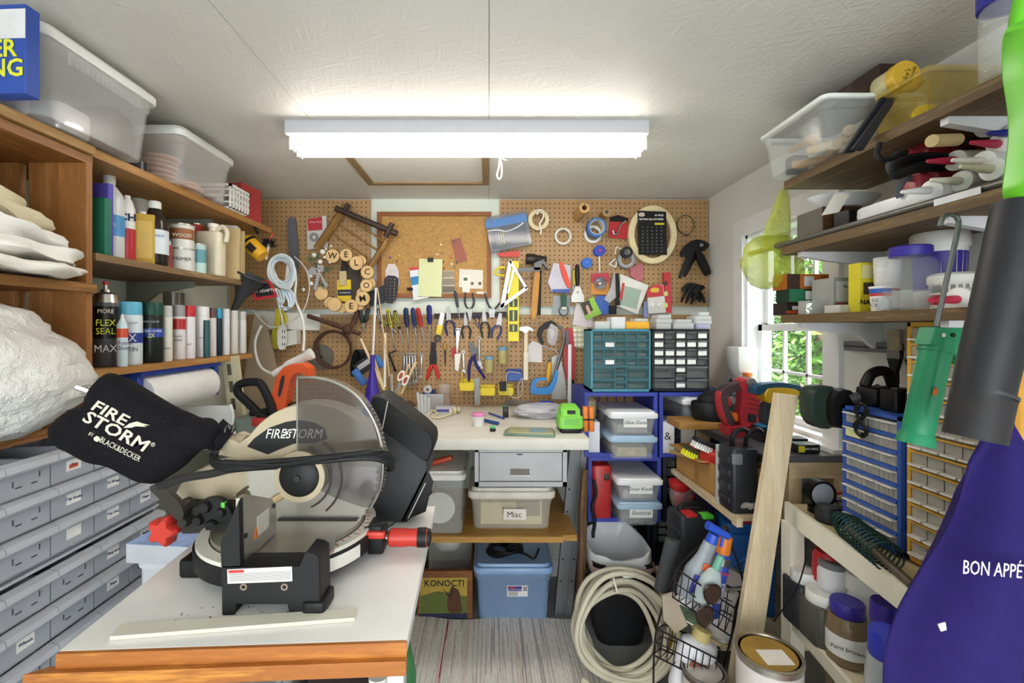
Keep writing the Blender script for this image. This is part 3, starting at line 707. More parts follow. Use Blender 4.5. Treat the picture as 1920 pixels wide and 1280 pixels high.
def wrench(a,b,label,w=.006,Y=YH,name='wrench'):
    t,L = frame(name,label,'wrench',W(*a,Y),W(*b,Y),'wrenches hanging on the lower pegboard')
    part('shank',MB().rbox((0,0,.012),(w*1.5,.004,L-.024),.0015),CHROME,t)
    part('box_end',MB().ring(w*.75,w*1.35,-.003,.003,16,(0,0,.008),'y'),CHROME,t)
    k = w*1.5; pf('open_end',MB().prism([(-k*.5,L-.02),(k*.5,L-.02),(k,L-.01),(k*.8,L+.002),(k*.4,L-.004),(0,L-.009),(-k*.4,L-.004),(-k*.8,L+.002),(-k,L-.01)],-.003,.003),CHROME,t)
def pegbar(x0,x1,py,label):
    a,b = W(x0,py,YH),W(x1,py,YH)
    t = thing('tool_rail',label,'rail',(a+b)/2); part('bar',MB().tube([a+Vector((0,-.02,0)),b+Vector((0,-.02,0))],.0018,6),STEEL,t)
    for q in (a,b,(a+b)/2): part('prong',MB().tube([q+Vector((0,.012,.01)),q+Vector((0,-.02,.01)),q+Vector((0,-.02,-.004))],.0016,6),STEEL,t)

# ---------------------------------------------------------------- screwdriver row
pegbar(*c6(300,0)[:1],*c6(800,0)[:1],c6(0,428)[1],'thin wire rail holding the row of screwdrivers')
Yd = 2.418
for a,b,c1,c2,lb,R in (((75,205),(130,445),'26282b','3c3e42','black screwdriver at the near end of the row, behind the wreath',.012),
    ((165,205),(108,435),'202225','4a4c50','black screwdriver crossing the first one',.012),
    ((262,205),(312,455),'232528','c9cacb','black and white screwdriver beside the white dowel',.012),
    ((250,285),(445,440),'26282c','b9b83a','black screwdriver lying diagonally across the row',.009),
    ((358,205),(432,615),'d0c53c','1f2022','yellow and black striped screwdriver left of its twin',.0125),
    ((425,222),(512,548),'26271f','c9c044','black screwdriver with yellow stripes, beside the blue ones',.0125),
    ((537,195),(568,610),'27406b','16181c','blue and black screwdriver, first of the two blue ones',.0145),
    ((606,195),(656,610),'26407c','16181c','blue and black screwdriver next to the red one',.0135),
    ((655,195),(730,565),'c4302b','7d1d1d','bright red screwdriver in the row',.0135),
    ((770,168),(785,525),'2c2f86','1d1f45','large purple-blue screwdriver at the far right of the row',.0155)):
    screwdriver(c6(*a),c6(*b),c1,c2,lb,R=R,Y=Yd)
screwdriver(c6(1030,30),c6(1080,325),'3c3f41','5b5e60','grey screwdriver hanging above the pliers',R=.010,hl=.09)
# magnetic bar and pliers
flat('magnetic_strip','dark magnetic tool strip above the pliers','strip',sub(c6,[(825,255),(1545,235),(1545,290),(825,305)]),2.457,.012,M('3a2e28',.6))
t,L = frame('folding_saw','white and yellow folding knife hanging among the pliers','knife',W(*c6(905,250),2.435),W(*c6(850,530),2.435))
part('blade',MB().rbox((0,0,0),(.026,.004,L*.45),.004),M('dfe3e8',.3,.5),t); part('handle',MB().rbox((0,0,L*.42),(.034,.014,L*.36),.008),M('e0cd3a',.4),t)
part('end_ring',MB().ring(.01,.019,-.007,.007,18,(0,0,L*.9),'y'),M('2a2a2c',.4),t)
NV = '2c3468'; GR = '3b3b36'
pliers(c6(960,185),c6(968,300),c6(955,478),c6(1028,478),NV,'diagonal pliers with navy handles, jaws up',.011)
pliers(c6(1130,235),c6(1137,355),c6(1112,505),c6(1180,508),GR,'needle nose pliers with dark grey handles',.008,nose=.15)
pliers(c6(1183,330),c6(1178,228),c6(1133,45),c6(1205,45),'45463f','slim pliers hanging handles up below the cork board',.010)
pliers(c6(1400,292),c6(1398,225),c6(1325,40),c6(1480,145),'46464a','end nippers with wide open thin handles',.016,bulge=.008,nose=.9)
pliers(c6(1315,205),c6(1325,315),c6(1305,495),c6(1368,498),'3d3a34','combination pliers with brown-black handles',.010)
pliers(c6(1485,250),c6(1470,350),c6(1390,500),c6(1450,522),'3b4a80','slip joint pliers with blue handles beside the level',.013,nose=.6)
pliers(c6(1185,545),c6(1225,640),c6(1168,930),c6(1330,905),'2b2f70','large tongue and groove pliers with navy handles',.017,hr=.008,nose=.7,mat=DSTEEL)
t = pliers(c6(812,540),c6(812,745),c6(750,908),c6(868,905),'cf2f2a','wire strippers with black jaws and red handles',.017,hr=.009,mat=M('1f1f21',.5),bulge=.006,nose=.7,name='wire_strippers')
m = MB().ring(.008,.0115,-.002,.002,20,(0,0,0),'y'); p = W(*c6(1252,290),2.44); m = MB()
m.tube(curve([p+Vector(v) for v in ((0,0,.012),(.012,0,.004),(.012,0,-.03),(.006,0,-.05),(-.006,0,-.04),(-.012,0,0))],close=True),.0028,8,True)
solo('carabiner',m,M('4a4f8e',.3,.5),'small blue carabiner hanging between the pliers','carabiner')
t,L = frame('gimlet','small awl with round pale wooden handle below the yellow knife','awl',W(*c6(930,548),YH),W(*c6(932,765),YH))
part('handle',MB().lathe([(.003,0),(.010,.004),(.012,.014),(.008,.03),(.005,.038)],14),wood('d2a763','b78a48','z'),t); part('shaft',MB().lathe([(.004,.036),(.005,L*.5),(.003,L*.6),(.004,L*.9),(.001,L)],8),DSTEEL,t)
t,L = frame('snips','chrome scissors bunch hanging on one hook','scissors',W(*c6(1062,395),YH),W(*c6(1050,690),YH))
for s_ in (-1,1): part('loop',MB().ring(.006,.009,-.002,.002,16,(s_*.008,0,.012),'y'),CHROME,t)
pf('blades',MB().prism([(-.01,.02),(.01,.02),(.006,L*.6),(.002,L),(-.004,L*.7)],-.003,.003),CHROME,t)
flat('white_tag','white paper tag hanging below the scissors','tag',sub(c6,[(1025,660),(1090,650),(1065,830),(1030,820)]),2.435,.001,M('ecebe6',.7))
flat('red_tag','small red and black tag beside the white tag','tag',sub(c6,[(990,600),(1040,595),(1050,700),(1005,700)]),2.44,.002,M('b03030',.6))
wrench(c6(1112,625),c6(1116,850),'single ring wrench hanging left of the large navy pliers',.007,2.44)
t,L = frame('adjustable_wrench','adjustable wrench hanging behind the large navy pliers','wrench',W(*c6(1270,465),2.45),W(*c6(1275,820),2.45))
part('handle',MB().rbox((0,0,.03),(.014,.006,L-.07),.003),STEEL,t); pf('head',MB().prism([(-.008,L-.05),(.008,L-.05),(.018,L-.03),(.018,L),(.008,L-.004),(.004,L-.022),(-.004,L-.022),(-.01,L-.004),(-.018,L-.012)],-.004,.004),STEEL,t); part('hanging_loop',MB().ring(.006,.010,-.002,.002,16,(0,0,.02),'y'),STEEL,t)
pegbar(*c6(300,0)[:1],*c6(725,0)[:1],c6(0,648)[1],'metal wrench rail above the hanging wrenches')
for i,(x,b) in enumerate(((520,940),(545,985),(572,975),(600,960),(625,950))): wrench(c6(x,650),c6(x+(i-2)*6+8,b),'%s chrome wrench from the left in the tight hanging row' % ['first','second','third','fourth','fifth'][i],.0065,2.425)
wrench(c6(695,650),c6(685,905),'chrome combination wrench hanging alone at the right of the row',.0075,2.43)
t,L = frame('hex_key','black folded hex key hanging at the left of the wrench rail','hex key',W(*c6(365,645),2.43),W(*c6(440,838),2.43)); part('arm',MB().rbox((0,0,0),(.010,.01,L),.003),BLACK(),t); part('short_arm',MB().rbox((-.02,0,0),(.05,.009,.009),.003),BLACK(),t)

# ---------------------------------------------------------------- cork board and notes
cb = thing('cork_board','wood framed cork board between the pegboards','cork board',W(814,560,2.46))
x0,z1 = pp([(708,398)],2.46)[0]; x1,z0 = pp([(921,558)],2.46)[0]
pf('cork',MB().box((x0+.02,2.455,z0+.02),(x1-.02,2.47,z1-.02)),M('b88e56',.9,v=.2,s=90),cb)
OAK = wood('a8692f','8d5322','x',9); OAKZ = wood('a8692f','8d5322','z',9)
for lo,hi,ma in (((x0,z1-.022),(x1,z1),OAK),((x0,z0),(x1,z0+.022),OAK),((x0,z0+.022),(x0+.022,z1-.022),OAKZ),((x1-.022,z0+.022),(x1,z1-.022),OAKZ)):
    pf('frame_strip',MB().box((lo[0],2.446,lo[1]),(hi[0],2.474,hi[1])),ma,cb)
YC = 2.4535
def note(name,label,pts,c,Y=YC,th=.0016,cat='note',f=c5): return flat(name,label,cat,sub(f,pts),Y,th,M(c,.7,v=.03))
t = note('note_pad','pale yellow-green note sheet clipped to the cork board',[(672,665),(905,672),(895,1048),(663,1040)],'d9dfab',2.440)
t = thing('binder_clip','black binder clip holding the yellow-green note','clip',W(*c5(785,700),2.438)); pf('clip_body',MB().prism(pp(sub(c5,[(755,660),(815,660),(812,698),(758,698)]),2.436),2.428,2.440),BLACK(),t)
part('wire_arm',MB().tube(curve(V(sub(c5,[(768,662),(775,640),(795,640),(805,662)]),2.433)),.0012,6),CHROME,t)
note('paper_sheet','white sheet sticking out behind the yellow-green note',[(610,1050),(775,1040),(770,1052),(615,1085)],'e9e9e2',2.445)
t = note('flyer','blue and white flyer with red header beside the note',[(572,755),(665,745),(670,1045),(612,1052)],'dfe8ee',2.4435)
for nm,q,c in (('header',[(572,755),(665,745),(667,775),(577,785)],'c8433c'),('picture',[(583,850),(666,840),(667,920),(595,935)],'2f86b8')): pf(nm,MB().prism(pp(sub(c5,q),2.4416),2.4412,2.4418),M(c,.6),t)
note('binder_clip_left','black binder clip',[(552,955),(608,955),(608,985),(552,985)],'1c1c1e',2.440,.006,'clip'); COL.objects['binder_clip_left'].name = 'binder_clip'
for o in COL.objects:
    if o.get('label') == 'black binder clip': o['label'] = 'black binder clip left of the blue flyer'
t = note('paint_swatch','paint colour strip with three grey-brown shades on the cork board',[(905,785),(1020,785),(1030,1010),(900,1015)],'cfc6b4')
for k,c in enumerate(('9a8f7c','8b8170','6f6658')): pf('shade',MB().prism(pp(sub(c5,[(906,790+75*k),(1021+4*k,790+75*k),(1023+4*k,850+76*k),(905,855+76*k)]),2.4515),2.4508,2.4518),M(c,.6),t)
note('sanding_sheet','reddish sandpaper sheet pinned askew on the cork board',[(985,480),(1085,455),(1155,685),(1050,715)],'a06050')
for q,lb in (([(1075,768),(1170,775),(1180,955),(1068,950)],'white instruction sheet at the left of the cork board corner'),([(1165,772),(1310,782),(1308,970),(1175,965)],'white instruction sheet overlapping the other two')): t = note('instruction_sheet',lb,q,'e2ddd0',2.4515 if q[0][0] > 1100 else 2.4525)
for q in ([(1190,900),(1215,900),(1215,928),(1190,928)],[(1265,898),(1292,898),(1292,928),(1265,928)]): pf('picture',MB().prism(pp(sub(c5,q),2.4494),2.4490,2.4499),M('6a4f2c',.6),t)
t = note('instruction_sheet','narrow white instruction sheet in front of the other two',[(1100,825),(1180,828),(1178,1005),(1103,1000)],'ece8de',2.4490); pf('picture',MB().prism(pp(sub(c5,[(1115,855),(1155,855),(1155,885),(1115,885)]),2.4474),2.4468,2.4474),M('4f6a4a',.6),t)
note('paper_label','tiny white paper label at the bottom of the cork board frame',[(1245,995),(1342,995),(1342,1018),(1245,1018)],'e6e2d8',2.4455)
for k,(x,y,c) in enumerate(((385,655,'5a4a8a'),(437,655,'d8b53c'),(475,635,'d8c24a'),(515,655,'d0a832'),(393,692,'c9a04a'),(453,690,'8a6a2a'),(892,528,'e8e2d0'),(852,625,'d8c8b0'),(893,612,'6a7a3a'),(990,657,'b03a30'),(1048,705,'3a4a3a'),(997,720,'ece8e0'),(1027,750,'6a6a7a'),(1030,495,'5a5a4a'),(918,760,'9a3a2a'),(913,700,'4a4a3a'))):
    solo('push_pin',MB().lathe([(.0045,-.009),(.0055,-.008),(.003,-.004),(.0045,0)],10,(W(*c5(x,y),YC).x,2.4495 if k == 13 else YC+.001,W(*c5(x,y),YC).z),'y'),M(c,.4),
         'push pin coloured %s stuck in the cork board' % {'5a4a8a': 'purple','d8b53c': 'amber','d0a832': 'golden','d8c24a': 'yellow','c9a04a': 'tan','8a6a2a': 'brown','e8e2d0': 'cream','d8c8b0': 'beige','6a7a3a': 'olive','b03a30': 'red','3a4a3a': 'dark green','ece8e0': 'white','6a6a7a': 'slate grey','5a5a4a': 'dark grey, on the sandpaper,','9a3a2a': 'rust','4a4a3a': 'blackish'}[c],'push pin',None,'push pins in the cork board')
t = thing('gauge_card','white hole gauge card below the cork board pins','gauge',W(*c5(400,990),2.442)); pf('card',MB().prism(smooth_poly(pp(sub(c5,[(330,720),(462,718),(478,990),(345,1000)]),2.442),1),2.4395,2.442),M('d7cdd0',.5),t)
t = thing('gauge_card','black hole gauge card hanging in front of the white one','gauge',W(*c5(390,1115),2.434)); pf('card',MB().prism(smooth_poly(pp(sub(c5,[(325,830),(465,840),(465,930),(430,1118),(320,1105),(318,980)]),2.434),1),2.431,2.434),M('2b2a33',.5),t)
m = MB()
for k in range(8):
    for j,x in enumerate((348,385,425)):
        q = W(*c5(x+(2-k)*1.5,870+32*k),2.4305); m.cyl(.0012+.0007*j,2.4302,2.4312,8,(q.x,0,q.z),'y')
o = part('holes',m,M('cdb98f',.7),t); o['kind'] = 'stuff'

# ---------------------------------------------------------------- welcome garland, rack and things at the left
t = thing('drying_rack','rustic wooden rack of sticks with dark bark ends hung askew','rack',W(*c4(930,560),2.40))
LW = wood('b5894a','8a6530','z',7); DW = wood('5b4436','3b2a22','x',9)
def stick(nm,a,b,r,ma,Y=2.40,f=c4,Y2=None):
    q = [W(*f(*a),Y),W(*f(*b),Y2 or Y)]; part(nm,MB().tube(q,r,7),ma,t)
stick('side_rail',(885,165),(690,450),.021,LW); stick('side_rail',(1165,385),(1020,610),.016,LW)
stick('cross_stick',(890,225),(1140,405),.006,LW,2.40); stick('cross_stick',(840,290),(1095,460),.006,LW,2.40); stick('cross_stick',(800,355),(1030,510),.005,LW,2.40)
stick('bark_branch',(815,180),(1225,350),.016,DW,2.38); stick('bark_branch',(900,150),(880,200),.015,DW,2.375); stick('bark_branch',(1195,280),(1150,370),.015,DW,2.37)
t = thing('welcome_garland','welcome garland of round wood slices with black letters','garland',W(*c4(870,870),2.37))
SL = M('dcb982',.7,v=.12,s=20); BARK = M('8a6a45',.9,v=.3,s=40)
PL = [('W',797,498,46),('E',887,490,42),('L',955,545,46),('C',1028,605,44),('O',1022,695,42),('M',997,782,48),('E',920,832,46)]
for k,(ch,x,y,r) in enumerate(PL+[('',722,745,45),('',810,820,46),('',775,805,36),('',860,845,32),('',985,530,36),('',1050,680,34),('',990,745,34),('',980,830,26)]):
    Y = 2.366 if k < 9 else 2.378; p = W(*c4(x,y),Y); R = r/3.5556*Y/F
    o = part('wood_slice',MB().lathe([(R*.97,-.006),(R,-.004),(R,.004),(R*.97,.005)],22,(p.x,Y,p.z),'y'),SL,t)
    part('bark_ring',MB().ring(R*.985,R*1.03,-.005,.004,22,(p.x,Y,p.z),'y'),BARK,o)
    if ch: text(o,ch,(p.x,Y-.0068,p.z),R*1.25,'2c2118',(PI/2,[.1,0,-.1,-.1,.1,-.15,.0][k],0),bold=.0006)
part('twine',MB().tube(curve([W(*c4(x,y),2.376) for x,y in ((722,745),(640,640),(660,520),(797,498),(887,490),(955,545),(1028,605),(1022,695),(997,782),(920,832),(810,820),(722,745))]),.0015,5),M('b9a37a',.9),t)
m = MB(); rnd = random.Random(3)
for k in range(170):
    b = W(*c4(*rnd.choice(((690,500),(760,590),(690,560),(730,690),(650,520)))),2.36); a = rnd.uniform(0,6.3); l = rnd.uniform(.012,.03)
    e = b+Vector((math.cos(a)*l,rnd.uniform(-.012,.01),math.sin(a)*l)); m.tube([b,e],[.0012,.0004],3)
o = part('fir_sprig',m,M('48694c',.7,v=.25),t); o['kind'] = 'stuff'
for x,y,r in ((728,468,18),(712,535,16),(655,680,14),(672,490,16),(785,430,9),(650,630,14),(600,720,12),(742,505,10),(775,540,8),(750,450,8)):
    p = W(*c4(x,y),2.35); part('white_berry',MB().ball(r/3.5556*2.35/F,p,12,8),M('e6e4de',.35),t)
def plaid():
    ma,nt,b = _new('plaid'); w1 = nt.nodes.new('ShaderNodeTexChecker'); w1.inputs['Scale'].default_value = 190; w1.inputs['Color1'].default_value = (.78,.78,.76,1); w1.inputs['Color2'].default_value = (.02,.02,.035,1)
    nt.links.new(coords(nt),w1.inputs['Vector']); nt.links.new(w1.outputs[0],b.inputs['Base Color']); b.inputs['Roughness'].default_value = .8; return ma
bow = part('bow_knot',MB().ball(.010,W(*c4(700,590),2.34),10,6),plaid(),t)
for q in ([(700,585),(660,570),(620,600),(640,640),(690,615)],[(700,580),(690,555),(735,560),(740,600),(705,605)],[(700,600),(690,620),(668,720),(690,730),(712,620)],[(702,600),(715,610),(765,690),(750,715),(725,660)]):
    pf('bow_ribbon',MB().prism(pp(sub(c4,q),2.345),2.342,2.346),plaid(),bow)
# grey blade sheath, grinding wheel packs, paint brush
t = thing('machete','long grey blade sheath hanging at the left pegboard','blade',W(*c4(560,640),2.445)); part('sheath',MB().prism(smooth_poly(pp(sub(c4,[(500,260),(525,235),(555,250),(560,330),(572,430),(570,600),(545,660),(525,580),(508,450)]),2.445),1),2.43,2.445),M('62636a',.5,v=.12),t)
t = flat('grinding_wheel_pack','red and white pack with a grey grinding wheel','pack',sub(c4,[(628,250),(755,230),(765,440),(630,455)]),2.44,.006,M('cfcdc8',.4))
pf('header',MB().prism(pp(sub(c4,[(628,250),(725,235),(727,322),(632,330)]),2.4335),2.432,2.4338),M('b8323a',.5),t); p = W(*c4(672,372),2.433); part('wheel',MB().ring(.010,.024,2.428,2.433,24,(p.x,0,p.z),'y'),M('8a8c90',.6),t)
text(t,'Rotary Tool',(W(*c4(680,270),2.43).x,2.4316,W(*c4(680,270),2.43).z),.013,'f0e8e6')
t = flat('brush_pack','yellow and black paint brush pack inside the garland','pack',sub(c4,[(828,660),(918,655),(922,800),(832,800)]),2.42,.01,M('e0c528',.5))
pf('label_band',MB().prism(pp(sub(c4,[(829,722),(920,720),(921,760),(830,762)]),2.4095),2.409,2.410),M('1f2536',.5),t); part('bristles',MB().prism(pp(sub(c4,[(845,600),(890,598),(890,690),(845,695)]),2.409),2.398,2.409),M('cbb98e',.9,v=.2,s=60),t); part('brush_handle',MB().prism(pp(sub(c4,[(862,520),(888,520),(890,600),(850,600)]),2.412),2.40,2.412),M('2a2622',.5),t)
text(t,'CLEANCUT',(W(*c4(876,742),2.408).x,2.4085,W(*c4(876,742),2.408).z),.012,'e8e6e0')
flat('clear_pack','clear blister strip of dark bits behind the wood slices','pack',sub(c4,[(890,560),(980,560),(985,800),(925,800)]),2.43,.012,clear('5a5552',.75,.1))
flat('dark_file','dark folded pouch below the garland letters','pouch',sub(c4,[(1040,740),(1140,690),(1140,810),(1045,835)]),2.44,.01,M('2b2f3c',.5))
# rusty frame and ring, circular saw blade
t = thing('rusty_frame','rusty brown metal hoop with angle iron arms','metal frame',W(*c4(790,1240),2.40)); RUST = M('5d4236',.7,.2,.25,30)
p = W(*c4(795,1120),2.40); R = 128/3.5556*2.40/F
for k in range(3): part('hoop',MB().tube([(p.x+R*(1-.06*k)*math.cos(a),2.40+.008*k,p.z+R*(1-.04*k)*math.sin(a)) for a in [2*PI*i/40 for i in range(40)]],.0045,6,True),RUST,t)
part('arm',MB().tube(V([c4(630,895),c4(975,1015)],2.40),.013,6),RUST,t); part('arm',MB().tube(V([c4(960,870),c4(890,1030)],2.395),.012,6),RUST,t)
p = W(*c4(890,985),2.39); part('joint',MB().ball(.026,p,10,6),RUST,t)
def saw_blade(p,R,y,label,c='8f8a80',nt_=40,name='circular_saw_blade'):
    m = MB(); pts = []
    for k in range(nt_):
        a = 2*PI*k/nt_; pts += [(p.x+R*math.cos(a),p.z+R*math.sin(a)),(p.x+R*.955*math.cos(a+.09),p.z+R*.955*math.sin(a+.09))]
    m.prism(pts,y-.002,y); t = thing(name,label,'saw blade',(p.x,y,p.z-R)); pf('disc',m,METAL(c,.4),t); part('arbor',MB().cyl(R*.12,y-.004,y-.002,16,(p.x,0,p.z),'y'),M('3a3835',.5),t); return t
p = W(*c4(720,1170),2.45); saw_blade(p,.070,2.452,'circular saw blade hanging behind the rusty hoop')
# outlet strip, adapter, yellow cord
t = thing('wall_outlet','white outlet plate with plugged adapters on the lower left pegboard','outlet',W(*c4(330,985),2.45)); pf('plate',MB().prism(pp(sub(c4,[(285,865),(395,865),(395,985),(285,985)]),2.45),2.44,2.456),WHITE(),t)
for y in (895,945): pf('socket',MB().prism(pp(sub(c4,[(315,y),(350,y),(350,y+28),(315,y+28)]),2.437),2.436,2.441),M('d5d3cc',.5),t)
flat('shelf_strip','white raceway strip across the left pegboards','raceway',sub(c4,[(380,870),(718,885),(715,992),(380,985)]),2.455,.02,WHITE())
t = thing('power_tap','white three outlet extension tap hanging on a cord','power strip',W(*c4(467,1120),2.36)); q = sub(c4,[(440,962),(495,962),(495,1120),(440,1120)]); part('body',MB().prism(smooth_poly(pp(q,2.36),1),2.335,2.36,'y',.002),WHITE(),t)
for y in (1000,1040,1085):
    for x in (458,473): pf('slot',MB().prism(pp(sub(c4,[(x,y-9),(x+5,y-9),(x+5,y+9),(x,y+9)]),2.3345),2.3340,2.3355),M('3a3a3a',.6),t)
part('cord',MB().tube(curve([W(*c4(*q),2.35) for q in ((465,965),(455,900),(440,840),(420,760))]),.0045,7),WHITE(),t)
POWER_STRIP = (MB().prism(pp(sub(c4,[(505,560),(538,565),(522,712),(490,700)]),2.33),2.30,2.33,'y',.003))
t = thing('yellow_cable','bundle of yellow extension cord on the left pegboard','cord',W(*c4(440,1100),2.40)); m = MB()
for k in range(9): m.tube(curve([W(*c4(400+4*k+dx,y),2.40+.004*(k % 3)) for dx,y in ((20,850),(60,930),(30,1000),(50,1080),(5,1110),(-10,1040),(10,950))],close=True),.0035,6,True)
part('coil',m,M('d8c92c',.5),t)
solo('small_white_box',MB().prism(pp(sub(c4,[(505,1000),(582,985),(585,1080),(510,1095)]),2.42),2.37,2.42),M('d9d9cf',.5),'small white adapter block beside the yellow cord','adapter',smooth=False)
# white cord coil hanging at shelf end
t = thing('cable_bundle','thick bundle of white and blue cords hung at the end of the middle shelf','cord',W(*c4(450,860),2.2)); m = MB()
for k in range(12):
    r3 = random.Random(k+40); e = 1-.035*k; m.tube(curve([W(*c4(455+(x-455)*e+r3.uniform(-9,9),590+(y-590)*e+r3.uniform(-9,9)),2.15+.005*k+r3.uniform(0,.01)) for x,y in ((368,560),(400,502),(470,490),(528,540),(545,630),(505,705),(430,700),(378,640))],close=True),.0052,7,True)
part('coil',m,M('d3dde2',.45),t); part('power_strip',POWER_STRIP,WHITE(),t); m = MB()
for k in range(9): m.tube(curve([W(*c4(*q),2.165+.006*(k % 4)) for q in ((375+8*k,662),(440+9*k,700+3*k),(490+6*k,770),(505+2*k,835),(470-4*k,852-2*k),(440+4*k,790),(415+5*k,720))]),.005,7)
part('hanging_loops',m,M('cfe0ea',.45),t)
part('long_lead',MB().tube(curve([W(*c4(*q),2.24) for q in ((520,540),(550,640),(545,780),(590,900),(605,1010),(600,1130))]),.0065,8),WHITE(),t)
part('long_lead',MB().tube(curve([W(*c4(*q),2.24) for q in ((320,960),(280,1060),(285,1160),(320,1240),(380,1278))]),.0065,8),WHITE(),t)
part('thin_lead',MB().tube(curve([W(*c4(*q),2.25) for q in ((540,500),(620,590),(640,720),(600,860),(520,930),(380,970),(260,860))]),.003,6),M('c9c9c6',.5),t)
# red carded tool, black funnel, yellow drill at the end of the shelves
t = flat('carded_tool','black tool card with red border clipped to the end of the middle shelf','card',sub(c4,[(218,655),(385,665),(432,770),(280,795)]),2.02,.01,M('b3262e',.5))
pf('face',MB().prism(pp(sub(c4,[(245,675),(370,682),(405,755),(292,772)]),2.0095),2.009,2.0102),M('201f20',.5),t); text(t,'8-IN-1 ADAPTOR',(W(*c4(330,730),2.008).x,2.0085,W(*c4(330,730),2.008).z),.018,'eeeae6',(PI/2,-.1,0))
t = lthing('funnel','black plastic funnel hanging below the end of the middle shelf','funnel',W(*c4(205,720),1.98),(0,.45,0)); part('cone',MB().lathe([(.072,.06),(.075,.062),(.075,.07),(.070,.07),(.02,-.04),(.011,-.115),(.008,-.115),(.014,-.04),(.066,.055)],22),M('3a3c3e',.5),t)
t,L = frame('yellow_drill','yellow power tool body with black brush head at the shelf end','power tool',W(*c4(215,390),2.05),W(*c4(330,500),2.05)); part('body',MB().lathe([(.03,0),(.036,.01),(.036,L*.8),(.03,L)],18),M('e0a81c',.45),t); part('label_plate',MB().bc((-.0,-.0355,L*.55),(.03,.004,.04)),M('2a2824',.5),t); part('strap',MB().ring(.036,.0385,L*.15,L*.25,18),BLACK(),t); part('cable',MB().tube(curve([(0,0,0),(.02,-.01,-.05),(-.03,-.01,-.075),(-.07,0,-.03),(-.06,0,.02)]),.007,8),BLACK(),t)
m = MB(); c0 = W(*c4(372,410),2.10)
for k in range(150):
    a = rnd.uniform(0,6.28); u = rnd.uniform(-1,1); d = Vector((math.cos(a)*.6+u*.6,math.sin(a)*.6,u*.1)).normalized(); m.tube([c0+Vector((u*.022,0,0)),c0+Vector((u*.03,0,0))+Vector((rnd.uniform(-.4,.4),rnd.uniform(-1,1),rnd.uniform(-1,1))).normalized()*.024],.0012,3)
t = thing('wire_brush','round black bristle brush with red handle beside the yellow tool','brush',c0-Vector((0,0,.03))); part('bristles',m,M('1b1c20',.7),t)['kind'] = 'stuff'; part('handle',MB().tube([c0,W(*c4(395,345),2.10)],.004,6),M('c0392f',.5),t); part('stem',MB().tube([c0,W(*c4(350,520),2.10)],.006,6),M('d8d8d2',.4),t)

# ---------------------------------------------------------------- right pegboard
PK = 'packs on the right pegboard'
t = flat('bit_set_pack','clear blister pack of driver bits with blue header, hung askew','pack',sub(c7,[(40,215),(375,155),(425,430),(90,500)]),2.43,.018,clear('8b8f9a',.55,.1),PK)
pf('header',MB().prism(pp(sub(c7,[(44,235),(378,175),(386,240),(52,300)]),2.4105),2.4098,2.411),M('4a7bb8',.5),t); pf('tray',MB().prism(pp(sub(c7,[(70,315),(370,262),(398,415),(105,470)]),2.423),2.418,2.4285),M('2c2b30',.5),t)
for k,c in enumerate(('5a3a3a','8a8a8a','b8b8b4','c9c03a','d8d040','6a6a6a')): part('bit',MB().tube(V(sub(c7,[(108+19*k,330-3*k),(125+19*k,440-4*k)]),2.4165),.0035,6),M(c,.4,.2),t)
part('handle_driver',MB().tube(curve(V(sub(c7,[(62,318),(140,310),(220,320),(300,290),(355,250)]),2.4135)),.004,6),M('e0dfe4',.3),t)
flat('sanding_pack','flat red and yellow pack peeking out below the bit set','pack',sub(c7,[(130,505),(315,480),(322,530),(165,530)]),2.445,.006,M('cf3a30',.5),PK)
def roll(name,label,f,x,y,R,ri,ln,c,core='c9a878',Y1=2.452,cat='tape',grp='rolls on the right pegboard'):
    p = W(*f(x,y),Y1-ln); q = R/4.364*(Y1-ln)/F; r_ = ri/4.364*(Y1-ln)/F
    t = thing(name,label,cat,(p.x,Y1-ln/2,p.z-q),None,grp); part('winding',MB().ring(r_*1.08,q,Y1-ln,Y1,30,(p.x,0,p.z),'y'),M(c,.5,v=.04),t); part('core',MB().ring(r_,r_*1.08,Y1-ln-.0005,Y1,30,(p.x,0,p.z),'y'),M(core,.8),t)
    part('peg',MB().tube([(p.x,2.47,p.z+r_*.7),(p.x,Y1-ln-.012,p.z+r_*.7),(p.x,Y1-ln-.016,p.z+r_*.7+.012)],.002,6),STEEL,t); return t
roll('masking_tape','beige masking tape roll with a white hook, upper right pegboard',c7,480,225,86,52,.03,'d9cba4')
o = thing('white_hook','white curved plastic hook in front of the masking tape','hook',W(*c7(490,340),2.405)); part('hook',MB().tube(curve(V(sub(c7,[(468,185),(480,150),(505,150),(520,190),(505,230),(488,260),(500,300),(495,345)]),2.405)),.005,8),M('ece7d6',.4),o)
roll('clear_tape','thin ring of whitish clear tape',c7,680,360,70,50,.02,'d6d2c6','bdb6a6')
roll('kraft_paper_roll','tall brown kraft paper roll',c7,855,128,42,20,.19,'c79a62','b08652',cat='paper roll')
roll('small_roll','small brown roll beside the kraft paper',c7,1040,165,36,17,.085,'b48a58','d8d0c0',cat='paper roll')
roll('painters_tape','blue painters tape roll',c7,958,285,78,56,.055,'3f6fb0','d8d8d4',2.42)
roll('white_tape','white tape roll behind the blue painters tape',c7,925,345,72,50,.022,'e2e0da','d0ccc0',2.452)
t = flat('hook_pack','red and black card with a silver S hook','pack',sub(c7,[(1062,205),(1130,188),(1215,215),(1198,385),(1050,375)]),2.445,.004,M('b8222a',.5),PK); pf('header',MB().prism(pp(sub(c7,[(1064,205),(1130,188),(1214,215),(1210,245),(1062,240)]),2.4405),2.440,2.441),BLACK(),t)
part('s_hook',MB().tube(curve(V(sub(c7,[(1195,235),(1150,270),(1135,320),(1115,345),(1095,340),(1090,315)]),2.434)),.0055,8),CHROME,t)
